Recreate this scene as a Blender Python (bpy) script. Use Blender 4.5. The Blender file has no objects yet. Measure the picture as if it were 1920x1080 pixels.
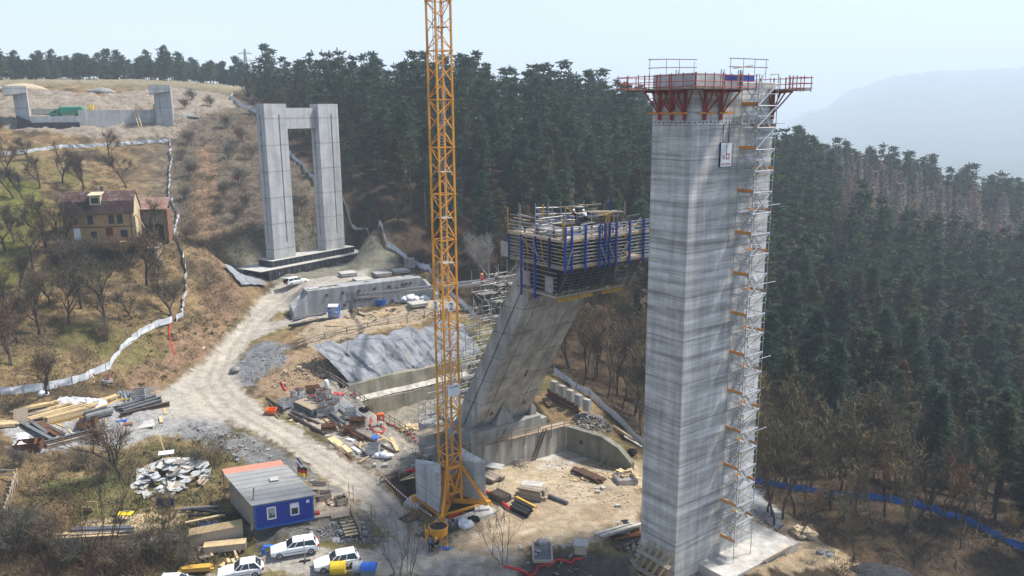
import bpy, bmesh, math, random
import numpy as np
from mathutils import Vector, Matrix

# ------------------------------------------------------------------ camera, sky, sun, exposure
R = math.radians
CZ = 41.5                      # camera height above the crane yard
PITCH, ROLL, FPX = 12.2, 0.48, 1520.0
_c, _s = math.cos(R(PITCH)), math.sin(R(PITCH))
_F = np.array([0, _c, -_s]); _R0 = np.array([1.0, 0, 0]); _U0 = np.array([0, _s, _c])
_Rt = _R0*math.cos(R(ROLL)) - _U0*math.sin(R(ROLL))
_Up = _U0*math.cos(R(ROLL)) + _R0*math.sin(R(ROLL))
S = bpy.context.scene
C = S.collection
cam_d = bpy.data.cameras.new('camera')
cam = bpy.data.objects.new('camera', cam_d); C.objects.link(cam); S.camera = cam
cam_d.sensor_width = 36; cam_d.lens = FPX/1920*36; cam_d.clip_start = 1; cam_d.clip_end = 12000
cam.matrix_world = Matrix(((_Rt[0], _Up[0], -_F[0], 0), (_Rt[1], _Up[1], -_F[1], 0),
                           (_Rt[2], _Up[2], -_F[2], CZ), (0, 0, 0, 1)))
SUN_EL, SUN_AZ = 57.0, 71.5   # azimuth: degrees clockwise from the viewing direction
W = bpy.data.worlds.new('World'); S.world = W; W.use_nodes = True
_nt = W.node_tree; _bg = _nt.nodes['Background']
_sky = _nt.nodes.new('ShaderNodeTexSky'); _sky.sky_type = 'NISHITA'; _sky.sun_disc = False
_sky.sun_elevation = R(SUN_EL); _sky.sun_rotation = R(SUN_AZ)
_sky.altitude = 300; _sky.air_density = 1.0; _sky.dust_density = 1.4; _sky.ozone_density = 2.6
_nt.links.new(_sky.outputs[0], _bg.inputs[0]); _bg.inputs[1].default_value = 0.101
sun_d = bpy.data.lights.new('sun', 'SUN'); sun_d.energy = 4.3; sun_d.angle = R(6.5); sun_d.color = (1.0, 0.955, 0.88)
sun = bpy.data.objects.new('sun', sun_d); C.objects.link(sun)
_sd = Vector((math.sin(R(SUN_AZ))*math.cos(R(SUN_EL)), math.cos(R(SUN_AZ))*math.cos(R(SUN_EL)), math.sin(R(SUN_EL))))
sun.rotation_euler = (-_sd).to_track_quat('-Z', 'Y').to_euler(); sun.location = (60, -20, 120)
S.view_settings.view_transform = 'Standard'; S.view_settings.look = 'None'
S.view_settings.exposure = 0.98; S.view_settings.gamma = 1
S.cycles.max_bounces = 6; S.cycles.diffuse_bounces = 3; S.cycles.volume_bounces = 1
S.cycles.transparent_max_bounces = 8; S.cycles.use_denoising = True
HAZE = 0.0004

# ------------------------------------------------------------------ ground shape
#G0
def ray(px, py):
    return _F*FPX + _Rt*(px-960) + _Up*(540-py)
def at_d(px, py, d):
    r = ray(px, py); k = d/math.hypot(r[0], r[1]); return np.array([r[0]*k, r[1]*k, CZ+r[2]*k])
def at_z(px, py, z):
    r = ray(px, py); k = (z-CZ)/r[2]; return np.array([r[0]*k, r[1]*k, z])
def proj(p):
    q = np.asarray(p, float)-np.array([0, 0, CZ]); d = q@_F
    return np.stack([960+FPX*(q@_Rt)/d, 540-FPX*(q@_Up)/d], -1)
# control points: (pixel x, pixel y, 'z' height or 'd' horizontal distance)
CTRL = [
 # yard and road
 (835,985,'z',0),(640,1045,'z',-.3),(560,1070,'z',-.35),(1000,960,'z',0),(1180,985,'z',-.2),(930,905,'z',0),(1180,910,'z',-.2),
 (1050,1010,'z',-.1),(900,1060,'z',-.3),(760,1060,'z',-.35),(1062,845,'z',-.1),(740,905,'z',.3),(700,960,'z',.1),(770,1010,'z',-.1),(930,862,'z',0),
 (640,880,'z',.8),(560,830,'z',1.5),(470,770,'z',2.5),(380,740,'z',3.3),(330,745,'z',3.4),(400,680,'z',4.5),(445,620,'z',6.5),
 (500,560,'z',9),(545,530,'z',11),(600,640,'z',6.4),(560,600,'z',7.2),
 (620,770,'z',2),(700,830,'z',1.1),(760,870,'z',.6),(560,720,'z',3.3),(540,690,'z',4.8),(500,660,'z',5.6),(600,720,'z',3.2),
 # terraces
 (700,587,'z',7.6),(840,565,'z',7.8),(600,605,'z',7.6),(700,620,'z',7.6),(850,590,'z',7.8),(770,605,'z',7.6),
 (620,530,'z',11.6),(760,505,'z',11.9),(580,520,'z',11.6),(650,500,'z',11.9),(500,520,'z',11.5),
 (620,420,'d',172),(430,480,'d',158),(440,520,'d',148),(480,440,'d',166),(690,440,'d',163),
 # left bank and meadow
 (385,560,'z',10.8),(370,620,'z',8.0),(330,640,'z',7.6),(300,690,'z',6.0),(380,450,'d',165),(380,330,'d',207),(400,250,'d',242),(425,180,'d',300),(440,330,'d',205),(450,400,'d',182),
 (180,447,'d',155),(250,447,'d',156),(100,447,'d',155),(180,505,'d',147),(100,505,'d',147),(240,500,'d',148),(180,560,'z',13.8),(280,560,'z',13.0),(120,640,'z',10.6),(60,720,'z',8.0),(200,700,'z',7.4),
 (100,790,'z',4.6),(250,770,'z',4.2),(30,800,'z',5.2),(180,835,'z',3.2),(250,850,'z',2.7),(100,880,'z',3.2),(200,940,'z',1.5),(100,1000,'z',1.4),(300,1030,'z',0.3),(20,1070,'z',0.8),(200,1075,'z',0.0),(330,905,'z',1.7),
 (350,830,'z',2.0),(430,830,'z',1.6),(390,880,'z',1.3),(20,900,'z',3.6),
 (20,430,'d',166),(20,560,'z',14.8),(40,340,'d',205),(150,320,'d',216),(150,268,'d',236),(300,262,'d',238),(300,340,'d',205),(310,430,'d',168),
 (180,238,'d',246),(60,238,'d',246),(330,230,'d',248),
 (200,175,'d',283),(60,165,'d',300),(340,160,'d',320),(400,165,'d',315),
 # cabin terrace, parking bank
 (400,900,'z',1.5),(470,880,'z',1.6),(560,900,'z',1.5),(640,965,'z',1.15),(530,992,'z',1.3),(420,985,'z',1.2),(600,995,'z',1.15),
 (500,1016,'z',-.2),(600,1016,'z',-.25),(660,1012,'z',-.2),(400,1055,'z',-.2),(470,1078,'z',-.3),
 # tower surroundings
 (1450,1000,'z',-1.6),(1500,1070,'z',-2.2),(1410,940,'z',-2.2),(1190,840,'z',-.6),(1120,790,'z',2.0),(1200,830,'z',-.9),(1100,740,'z',3.0),(1045,707,'z',2.5),
 (1560,928,'z',-3.2),(1700,945,'z',-3.8),(1910,1032,'z',-5.8),(1750,1070,'z',-5.2),(1620,1060,'z',-3.8),
 (1100,650,'d',129),(950,640,'d',130),(1040,620,'d',134),
 # forest edge along the fence
 (870,570,'d',146),(820,530,'d',150),(740,475,'d',158),(650,392,'d',178),(545,292,'d',218),(480,210,'d',255),(432,178,'d',305),
]
XYZ = [  # bearing (degrees), distance, height above the yard
 (-14.4,265,43),(-14.4,310,46),(-10,240,39.5),(-10,300,42),(-5.9,150,14.5),(-5.9,182,26),(-5.9,218,38),(-5.9,265,40),(-5.9,330,40),
 (1.5,140,8.5),(1.5,170,19),(1.5,200,30),(1.5,232,37),(1.5,290,38),(7,115,0),(7,140,5),(7,180,16),(7,230,32),(7,290,37),(13,120,-4),(13,180,5),(13,260,20),(13,320,24),
 (19,110,-6),(19,135,-6),(19,200,1),(19,280,16),(19,340,14),(25.5,130,-9),(25.5,200,-4),(25.5,290,9),(25.5,370,8),(31,130,-12),(31,200,-12),(31,300,-7),(31,400,-4),(38,130,-14),(38,300,-14),(38,420,-12),
 (31,480,-10),(19,460,0),(7,450,25),(-6,450,32),(-15,450,52),(-22,420,57),(-30,420,57),(-40,420,56),(-42,240,34),(-42,150,14),(-42,90,2),(-42,55,-1),(0,45,-2),(20,45,-6),(40,60,-9),(-20,50,-1),
 (-27,360,55),(-20,360,54),(-33,340,53)]
_P = [at_z(a, b, v) if k == 'z' else at_d(a, b, v) for a, b, k, v in CTRL]
_P += [np.array([d*math.sin(R(b)), d*math.cos(R(b)), z]) for b, d, z in XYZ]
_P = np.array(_P)
def _phi(r2): return 0.5*r2*np.log(r2+1e-9)
_sc = 60.0
_X = _P[:, :2]/_sc; _n = len(_P)
_A = np.zeros((_n+3, _n+3))
_A[:_n, :_n] = _phi(((_X[:, None]-_X[None])**2).sum(-1)) + np.eye(_n)*2e-3
_A[:_n, _n] = 1; _A[:_n, _n+1:] = _X; _A[_n, :_n] = 1; _A[_n+1:, :_n] = _X.T
_wt = np.linalg.solve(_A, np.concatenate([_P[:, 2], np.zeros(3)]))
def h_base(x, y):
    x = np.atleast_1d(np.asarray(x, float)); y = np.atleast_1d(np.asarray(y, float)); out = np.empty(x.shape)
    for i in range(0, x.size, 40000):
        q = np.stack([x.flat[i:i+40000], y.flat[i:i+40000]], -1)/_sc
        r2 = ((q[:, None]-_X[None])**2).sum(-1)
        out.flat[i:i+40000] = _phi(r2)@_wt[:_n] + _wt[_n] + q@_wt[_n+1:]
    return out
def _hash(i, j, s):
    h = (i*374761393 + j*668265263 + s*1442695041) & 0xffffffff
    h = ((h ^ (h >> 13))*1274126177) & 0xffffffff
    return ((h ^ (h >> 16)) & 0xffff)/65535.0
def vnoise(x, y, s=0):
    i = np.floor(x).astype(np.int64); j = np.floor(y).astype(np.int64); u = x-i; v = y-j
    u = u*u*(3-2*u); v = v*v*(3-2*v)
    return (_hash(i, j, s)*(1-u)+_hash(i+1, j, s)*u)*(1-v) + (_hash(i, j+1, s)*(1-u)+_hash(i+1, j+1, s)*u)*v
def fbm(x, y, f, o=4, s=0):
    t = 0; a = 0.5; n = 0
    for k in range(o):
        t = t + a*vnoise(x*f, y*f, s+k*7); n += a; f *= 2.07; a *= 0.5
    return t/n
def sdist(poly, x, y):
    """signed distance to a polygon, negative inside"""
    poly = np.asarray(poly, float)[:, :2]; d = np.full(x.shape, 1e18); ins = np.zeros(x.shape, bool)
    for a, b in zip(poly, np.roll(poly, -1, 0)):
        e = b-a; wx = x-a[0]; wy = y-a[1]
        t = np.clip((wx*e[0]+wy*e[1])/(e@e+1e-12), 0, 1)
        d = np.minimum(d, (wx-e[0]*t)**2+(wy-e[1]*t)**2)
        c = ((a[1] > y) != (b[1] > y)) & (x < (b[0]-a[0])*(y-a[1])/(b[1]-a[1]+1e-12)+a[0]); ins ^= c
    d = np.sqrt(d); return np.where(ins, -d, d)
def ldist(line, x, y):
    line = np.asarray(line, float)[:, :2]; d = np.full(x.shape, 1e18)
    for a, b in zip(line[:-1], line[1:]):
        e = b-a; wx = x-a[0]; wy = y-a[1]; t = np.clip((wx*e[0]+wy*e[1])/(e@e+1e-12), 0, 1)
        d = np.minimum(d, (wx-e[0]*t)**2+(wy-e[1]*t)**2)
    return np.sqrt(d)
def sstep(a, b, v):
    t = np.clip((v-a)/(b-a), 0, 1); return t*t*(3-2*t)
RD = np.array([0.7986, 0.6018, 0]); BD = np.array([0.6018, -0.7986, 0])   # across / along the bridge line
# leaning pier foot (front left corner of its underside) and the pit round it
LEG0 = at_z(887, 797, 5.7)
BENCH0 = at_z(640, 722, 3.0); BENCH1 = BENCH0 + RD*24       # foot of the shotcrete slope
def loc_rb(x, y, o): return (x-o[0])*RD[0]+(y-o[1])*RD[1], (x-o[0])*BD[0]+(y-o[1])*BD[1]
TW0 = at_d(1281, 640, 71.0)                                 # front corner of the tall tower
CRANE = at_z(846, 950, 0)
CONT_Z = 1.35
_pitA = [at_z(643, 722, 2.2), at_z(700, 775, 1.5), at_z(790, 848, .6), at_z(872, 856, 0)]
_wallL = at_z(872, 893, 0); _wallR = at_z(1062, 845, -.1)
PIT = np.array([p[:2] for p in _pitA] + [_wallL[:2]-BD[:2]*1.0, _wallR[:2]-BD[:2]*1.0, _wallR[:2]-BD[:2]*12+RD[:2]*3, (BENCH1-RD*2)[:2], BENCH0[:2]])
CPIT = [at_z(*q)[:2] for q in ((722,905,0.2),(768,886,0.2),(800,930,0),(790,952,0),(765,945,0))]
TPIT = [at_z(*q)[:2] for q in ((975,1052,-.2),(1040,1028,-.2),(1110,1034,-.2),(1165,1048,-.3),(1200,1075,-.4),(1215,1140,-.4),(1130,1180,-.4),(1000,1150,-.4))]
TBASE = [TW0[:2]+RD[:2]*a+BD[:2]*b for a, b in ((-3,3),(17,3),(17,-7.5),(-1,-7.5))]
BLK0 = at_z(583, 589, 7.6); BLK1 = at_z(792, 561, 7.7); _bd = (BLK1-BLK0)[:2]; BLKL = float(np.hypot(*_bd)); _bd = _bd/BLKL; _bn = np.array([_bd[1], -_bd[0]])   # block line, normal to the viewer
A1 = R(36.0); r1 = np.array([math.sin(A1), math.cos(A1), 0]); b1 = np.array([math.cos(A1), -math.sin(A1), 0]); P1 = at_z(515, 488, 14.35)
PPAD = [P1[:2]+r1[:2]*a+b1[:2]*c for a, c in ((-5, 3.4), (24.5, 3.4), (24.5, -5.5), (-5, -5.5))]
def H(x, y, rough=None):
    x = np.atleast_1d(np.asarray(x, float)); y = np.atleast_1d(np.asarray(y, float)); z = h_base(x, y)
    # shotcrete slope: the ground behind it is held back and everything in front dropped
    u, v = loc_rb(x, y, BENCH0)
    m = (u > -3) & (u < 27) & (v > -8) & (v < 3)
    sl = sstep(-6.4, -.2, v)*sstep(-2.5, 1.5, u)*sstep(27, 24, u)
    z = np.where(m, np.minimum(z, z*(1-sl)+(2.6)*sl), z)
    u = (x-BLK0[0])*_bd[0]+(y-BLK0[1])*_bd[1]; v = (x-BLK0[0])*_bn[0]+(y-BLK0[1])*_bn[1]
    k = sstep(-3, 1, u)*sstep(BLKL+5, BLKL, u)
    z = np.where(v > -1.2, z*(1-k*sstep(7, 2.5, v))+7.6*k*sstep(7, 2.5, v), z*(1-k*sstep(-9, -5, v))+11.7*k*sstep(-9, -5, v))
    k = sstep(5.5, 0, sdist(PPAD, x, y)); z = z*(1-k) + np.clip(z, 10.5, 11.6)*k
    k = sstep(.6, -.9, sdist(PIT, x, y)); z = z*(1-k) + (-1.6)*k
    k = sstep(.3, -1.0, sdist(CPIT, x, y)); z = z*(1-k) + (z-2.2)*k
    k = sstep(.4, -1.6, sdist(TPIT, x, y)); z = z*(1-k) + (z-2.4)*k
    k = sstep(1.5, -.5, sdist(TBASE, x, y)); z = z*(1-k) + np.minimum(z, -2.6)*k
    if rough is not None:
        z = z + rough*((fbm(x, y, .35, 4, 3)-.5)*1.5 + (fbm(x, y, 1.7, 3, 9)-.5)*.45)
    return z
def G(px, py, lo=45.0, hi=420.0):
    """first point of the ground seen at a pixel"""
    r = ray(px, py); r = r/math.hypot(r[0], r[1]); t = np.geomspace(lo, hi, 700)
    f = CZ+r[2]*t - H(r[0]*t, r[1]*t); i = np.argmax(f < 0)
    if f[i] >= 0: i = len(t)-1
    a, b = t[i-1], t[i]
    tt = np.linspace(a, b, 60); f = CZ+r[2]*tt - H(r[0]*tt, r[1]*tt); j = np.argmax(f < 0)
    if f[j] >= 0: j = len(tt)-1
    t = tt[j]; x, y = r[0]*t, r[1]*t
    return np.array([x, y, float(H(x, y)[0])])
def GP(pts): return [G(*p) for p in pts]
#G1
# ------------------------------------------------------------------ materials
class NT:
    def __init__(s, name):
        s.m = bpy.data.materials.new(name); s.m.use_nodes = True; s.t = s.m.node_tree; s.b = s.t.nodes['Principled BSDF']
    def n(s, typ, **kw):
        x = s.t.nodes.new(typ)
        for k, v in kw.items():
            if k.startswith('i_'): x.inputs[k[2:].replace('_', ' ')].default_value = v
            else: setattr(x, k, v)
        return x
    def l(s, a, b): s.t.links.new(a, b)
    def coord(s, scale=(1, 1, 1), rot=(0, 0, 0), geo=False):
        c = s.n('ShaderNodeNewGeometry').outputs['Position'] if geo else s.n('ShaderNodeTexCoord').outputs['Object']
        m = s.n('ShaderNodeMapping'); m.inputs['Scale'].default_value = scale; m.inputs['Rotation'].default_value = rot
        s.l(c, m.inputs[0]); return m.outputs[0]
    def noise(s, co, scale, detail=4, rough=.55):
        x = s.n('ShaderNodeTexNoise'); x.inputs['Scale'].default_value = scale; x.inputs['Detail'].default_value = detail
        x.inputs['Roughness'].default_value = rough
        if co is not None: s.l(co, x.inputs['Vector'])
        return x.outputs['Fac']
    def ramp(s, f, stops):
        x = s.n('ShaderNodeValToRGB'); e = x.color_ramp.elements
        while len(e) < len(stops): e.new(.5)
        for el, (p, c) in zip(e, stops): el.position = p; el.color = (*c, 1) if len(c) == 3 else c
        s.l(f, x.inputs[0]); return x.outputs[0]
    def mix(s, f, a, b, mode='MIX'):
        x = s.n('ShaderNodeMix', data_type='RGBA', blend_type=mode)
        for sock, v in ((x.inputs[0], f), (x.inputs[6], a), (x.inputs[7], b)):
            if hasattr(v, 'is_linked'): s.l(v, sock)
            elif isinstance(v, (int, float)): sock.default_value = v
            else: sock.default_value = (*v, 1)
        return x.outputs[2]
    def base(s, c, rough=.85, spec=.3, metal=0):
        if hasattr(c, 'is_linked'): s.l(c, s.b.inputs['Base Color'])
        else: s.b.inputs['Base Color'].default_value = (*c, 1)
        s.b.inputs['Roughness'].default_value = rough; s.b.inputs['Metallic'].default_value = metal
        s.b.inputs['Specular IOR Level'].default_value = spec; return s.m
    def bump(s, f, dist=.05, strength=.5):
        x = s.n('ShaderNodeBump'); x.inputs['Strength'].default_value = strength; x.inputs['Distance'].default_value = dist
        s.l(f, x.inputs['Height']); s.l(x.outputs[0], s.b.inputs['Normal'])
g1 = lambda v: (v, v, v)
_MC = {}
def mat(name, col, rough=.7, var=.25, scale=1.5, spec=.3, metal=0, bump=0, dirt=None, dirt_amt=.5):
    """plain surface with mottling; optional dirt colour in patches"""
    if name in _MC: return _MC[name]
    t = NT(name); co = t.coord(geo=True)
    f = t.noise(co, scale, 5, .6)
    lo = tuple(c*(1-var) for c in col); hi = tuple(min(.9, c*(1+var)) for c in col)
    c = t.ramp(f, [(.3, lo), (.7, hi)])
    # objects that share a material differ a little in tone
    oi = t.n('ShaderNodeObjectInfo').outputs['Random']
    c = t.mix(1, c, t.ramp(oi, [(0, g1(.86)), (1, g1(1.08))]), 'MULTIPLY')
    if dirt:
        f2 = t.noise(co, scale*.6+.13, 6, .7)
        c = t.mix(t.ramp(f2, [(.5, g1(0)), (.66, g1(dirt_amt))]), c, dirt)
    if bump: t.bump(f, bump, .6)
    _MC[name] = t.base(c, rough, spec, metal); return _MC[name]
def concrete(name, base, band=.35, bz=1.2, streak=.25, warm=0, stain=None, bump=.02, sx=.05, joints=None, fine=(2.2, 2.2, 7), vj=None):
    """fair-faced concrete: pour bands along the object's z, vertical runs, blotches"""
    t = NT(name)
    f = t.noise(t.coord((sx, sx, bz)), 1.0, 7, .66)
    c = t.ramp(f, [(.28, tuple(b*(1-band)*(1-warm*.1) for b in base)), (.46, tuple(b*(1-.35*band) for b in base)), (.56, base), (.74, tuple(min(.84, b*(1+.75*band)) for b in base))])
    f2 = t.noise(t.coord((1.1, 1.1, .07)), 1.0, 5, .6)
    c = t.mix(1, c, t.ramp(f2, [(.35, g1(1-streak)), (.6, g1(1.06))]), 'MULTIPLY')
    f3 = t.noise(t.coord((1, 1, 1)), .45, 5, .6)
    c = t.mix(1, c, t.ramp(f3, [(.3, g1(.82)), (.7, g1(1.1))]), 'MULTIPLY')
    f4 = t.noise(t.coord(fine), 1.0, 4, .7)
    c = t.mix(1, c, t.ramp(f4, [(.34, g1(.8)), (.5, g1(1.0)), (.7, g1(1.07))]), 'MULTIPLY')
    if joints:   # thin lines where one lift of formwork ended
        w = t.n('ShaderNodeTexWave', wave_type='BANDS', bands_direction='Z'); w.inputs['Scale'].default_value = math.pi/10/joints*1.0
        w.inputs['Distortion'].default_value = .05; t.l(t.coord(), w.inputs['Vector'])
        c = t.mix(1, c, t.ramp(w.outputs['Fac'], [(0, g1(.62)), (.004, g1(.9)), (.02, g1(1.0))]), 'MULTIPLY')
    if vj:   # faint panel edges and runs down the face, spaced along the wall
        w = t.n('ShaderNodeTexWave', wave_type='BANDS', bands_direction='X'); w.inputs['Scale'].default_value = math.pi/10/vj; w.inputs['Distortion'].default_value = .5; w.inputs['Detail'].default_value = 2
        t.l(t.coord((1, 1, .25), (0, 0, -R(37))), w.inputs['Vector'])
        k = t.ramp(t.noise(t.coord((.3, .3, .25)), 1.0, 4, .7), [(.42, g1(0)), (.6, g1(1))])
        c = t.mix(k, c, t.mix(1, c, t.ramp(w.outputs['Fac'], [(0, g1(.80)), (.10, g1(.95)), (.3, g1(1.02))]), 'MULTIPLY'))
    if stain:
        f5 = t.noise(t.coord((.5, .5, .3)), 1.0, 6, .7)
        c = t.mix(t.ramp(f5, [(.46, g1(0)), (.66, g1(.75))]), c, stain)
    t.bump(f4, bump, .5)
    return t.base(c, .88, .2)
def wood(name, col, var=.3):
    t = NT(name); co = t.coord((1, 1, 1), geo=True)
    f = t.noise(t.coord((9, .7, 9), geo=True), 1, 4); c = t.ramp(f, [(.3, tuple(x*(1-var) for x in col)), (.7, tuple(min(.9, x*(1+var*.6)) for x in col))])
    oi = t.n('ShaderNodeObjectInfo').outputs['Random']
    c = t.mix(1, c, t.ramp(oi, [(0, (.72, .70, .66)), (.6, g1(1.0)), (1, (1.1, 1.08, 1.05))]), 'MULTIPLY')
    c = t.mix(t.ramp(t.noise(co, .9, 5, .7), [(.5, g1(0)), (.7, g1(.45))]), c, tuple(x*.55 for x in col))
    return t.base(c, .8, .2)
M = {}
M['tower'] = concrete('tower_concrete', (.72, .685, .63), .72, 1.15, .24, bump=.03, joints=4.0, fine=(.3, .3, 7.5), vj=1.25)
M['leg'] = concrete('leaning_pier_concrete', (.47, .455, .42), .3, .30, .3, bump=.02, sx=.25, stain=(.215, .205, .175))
M['pier'] = concrete('pier_concrete', (.46, .46, .455), .1, .22, .2, bump=.01, joints=4.9)
M['conc'] = concrete('site_concrete', (.36, .35, .32), .18, .4, .3, bump=.02, sx=.2)
M['concw'] = concrete('warm_wall_concrete', (.50, .465, .40), .16, .3, .4, bump=.02, sx=.25)
M['concg'] = concrete('mossy_concrete', (.24, .235, .19), .25, .4, .4, stain=(.15, .15, .10), bump=.03, sx=.3)
M['bench'] = concrete('sprayed_bench', (.29, .265, .20), .25, .5, .3, stain=(.2, .185, .12), bump=.08, sx=.3)
M['graff'] = concrete('block_concrete', (.36, .37, .37), .15, .3, .35, stain=(.26, .27, .28), bump=.02, sx=.3)
M['ballast'] = concrete('ballast_concrete', (.52, .51, .48), .35, 1.6, .3, bump=.03, sx=.12)
M['slab'] = concrete('pale_slab', (.5, .48, .44), .15, .6, .15, stain=(.36, .33, .28), sx=.6)
M['bitumen'] = mat('bitumen_coat', (.016, .019, .027), .45, .35, .8, .4, dirt=(.07, .075, .08), dirt_amt=.6)
M['crane'] = mat('crane_yellow', (.78, .33, .025), .42, .14, .5, .45, dirt=(.42, .19, .03), dirt_amt=.55)
M['red'] = mat('bracket_red', (.36, .035, .026), .5, .25, 1.2, .4, dirt=(.2, .05, .03))
M['galv'] = mat('galvanised_steel', (.42, .43, .44), .42, .18, 2, .5, .35, dirt=(.3, .29, .27))
M['galvd'] = mat('dull_scaffold_steel', (.36, .35, .335), .55, .3, 2, .4, .2, dirt=(.2, .17, .14))
M['bluep'] = mat('formwork_blue', (.012, .055, .30), .45, .25, 1.5, .4, dirt=(.03, .05, .12))
M['dkblue'] = mat('dark_formwork_blue', (.010, .022, .085), .5, .3, 1.5, .4)
M['rust'] = mat('rusty_steel', (.11, .045, .022), .9, .45, 1.6, .2, dirt=(.19, .085, .04))
M['rustd'] = mat('brown_pipe_steel', (.075, .052, .043), .7, .35, 1.2, .3, dirt=(.14, .09, .065))
M['pipe'] = mat('dark_grey_steel', (.105, .11, .12), .6, .3, 1.2, .4, dirt=(.2, .19, .18))
M['black'] = mat('black_plastic', (.018, .018, .02), .6, .3, 2, .3)
M['timber'] = wood('fresh_timber', (.60, .45, .25))
M['timbery'] = wood('yellow_formwork_timber', (.62, .36, .07))
M['timberg'] = wood('weathered_timber', (.33, .28, .22))
M['plank'] = wood('scaffold_plank', (.43, .34, .25))
M['ply'] = mat('dark_plywood', (.06, .045, .035), .6, .3, 1.5, .3, dirt=(.12, .1, .08))
M['sheetg'] = mat('grey_sheet', (.45, .46, .45), .7, .35, .9, .3, dirt=(.25, .24, .22))
M['white'] = mat('white_paint', (.80, .80, .79), .5, .05, 1, .4)
M['carw'] = mat('white_car_paint', (.80, .81, .82), .25, .03, .3, .5, dirt=(.62, .6, .56), dirt_amt=.25)
M['glass'] = mat('dark_car_glass', (.018, .024, .028), .08, .1, .5, .6)
M['tyre'] = mat('tyre_rubber', (.022, .022, .022), .8, .2, 3, .2)
M['rim'] = mat('grey_wheel_rim', (.42, .42, .43), .35, .15, 3, .5, .4)
M['lampred'] = mat('red_tail_lamp', (.45, .02, .015), .25, .1, 2, .5)
M['lampw'] = mat('clear_head_lamp', (.6, .62, .64), .15, .1, 2, .6)
M['bumper'] = mat('grey_bumper', (.12, .12, .125), .6, .1, 2, .3)
M['cabin'] = mat('cabin_blue', (.006, .042, .36), .45, .12, .6, .35, dirt=(.012, .045, .26), dirt_amt=.4)
M['cabinl'] = mat('cabin_frame_blue', (.02, .12, .42), .45, .12, .6, .35)
M['blue'] = mat('bright_blue_plastic', (.02, .13, .55), .45, .15, 1.2, .4)
M['tarp'] = mat('white_plastic_sheet', (.70, .71, .72), .4, .12, 2, .4, bump=.05)
M['fenceb'] = mat('blue_fence_fabric', (.015, .15, .52), .55, .25, .5, .3, dirt=(.05, .14, .35))
M['fencew'] = mat('white_fence_fabric', (.60, .62, .65), .7, .16, .5, .2, dirt=(.36, .37, .38))
M['hose'] = mat('red_hose', (.55, .025, .02), .5, .12, 1, .4)
M['orange'] = mat('orange_paint', (.75, .13, .02), .5, .12, 1, .4)
M['yellow'] = mat('yellow_paint', (.75, .50, .02), .5, .15, 1, .4)
M['green'] = mat('green_truck_paint', (.02, .25, .15), .5, .15, 1, .4)
M['lime'] = mat('lime_marking', (.55, .75, .03), .5, .1, 1, .3)
M['toe'] = mat('orange_toe_board', (.72, .27, .03), .6, .15, 2, .3)
M['facade'] = mat('ochre_render', (.43, .265, .115), .9, .18, .6, .2, dirt=(.38, .24, .11), dirt_amt=.5)
M['cream'] = mat('cream_render', (.52, .43, .28), .9, .15, .7, .2, dirt=(.4, .3, .19))
M['dkglass'] = mat('dark_window', (.025, .024, .024), .2, .2, 1, .5)
M['doorred'] = mat('dark_red_door', (.16, .018, .018), .6, .15, 1, .3)
M['brick'] = mat('old_red_brick', (.20, .105, .07), .95, .35, 2.5, .2, dirt=(.4, .3, .22))
M['skin'] = mat('skin', (.45, .27, .18), .6, .08, 3, .3)
M['helmw'] = mat('white_helmet', (.8, .8, .78), .35, .05, 2, .4)
M['helmy'] = mat('orange_helmet', (.8, .36, .03), .35, .05, 2, .4)
M['jackr'] = mat('red_jacket', (.42, .03, .03), .8, .2, 4, .2)
M['jackn'] = mat('navy_clothes', (.03, .05, .11), .8, .25, 4, .2)
M['jackb'] = mat('black_clothes', (.015, .016, .018), .85, .3, 4, .2)
M['jackbl'] = mat('blue_work_clothes', (.10, .20, .38), .8, .2, 4, .2)
M['jackg'] = mat('grey_clothes', (.2, .21, .22), .8, .2, 4, .2)
M['shirt'] = mat('white_shirt', (.68, .7, .73), .8, .1, 4, .2)
M['stone'] = mat('grey_stone', (.25, .245, .235), .9, .4, 1.5, .2, bump=.06)
M['stonew'] = mat('tan_boulder', (.46, .36, .24), .9, .3, 1.5, .2, bump=.06)
M['roofred'] = None
# roof tiles and sheets with a real pattern
def roof(name, col, freq, dirt):
    t = NT(name); w = t.n('ShaderNodeTexWave', wave_type='BANDS', bands_direction='X'); w.inputs['Scale'].default_value = freq
    w.inputs['Distortion'].default_value = .6; t.l(t.coord(), w.inputs['Vector'])
    c = t.ramp(w.outputs['Fac'], [(0, tuple(x*.6 for x in col)), (.4, col), (1, tuple(x*1.15 for x in col))])
    f = t.noise(t.coord(geo=True), 1.3, 6, .75)
    c = t.mix(t.ramp(f, [(.52, g1(0)), (.6, g1(.8))]), c, dirt); t.bump(w.outputs['Fac'], .05, .6)
    return t.base(c, .85, .2)
M['tiles'] = roof('old_clay_tiles', (.085, .045, .042), 1.6, (.19, .15, .135))
M['tilesd'] = roof('dark_clay_tiles', (.042, .026, .025), 1.6, (.10, .065, .06))
M['tileso'] = roof('pale_red_tiles', (.24, .135, .10), 1.6, (.30, .24, .20))
M['pinksheet'] = roof('salmon_sheet', (.62, .27, .19), 2.2, (.52, .25, .18))
def felt():
    t = NT('roof_felt'); f = t.noise(t.coord(), .5, 5, .6); c = t.ramp(f, [(.3, (.23, .23, .22)), (.7, (.31, .305, .295))])
    f2 = t.noise(t.coord(), 12, 3); c = t.mix(1, c, t.ramp(f2, [(.3, g1(.9)), (.7, g1(1.08))]), 'MULTIPLY')
    return t.base(c, .9, .15)
M['felt'] = felt()
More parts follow.
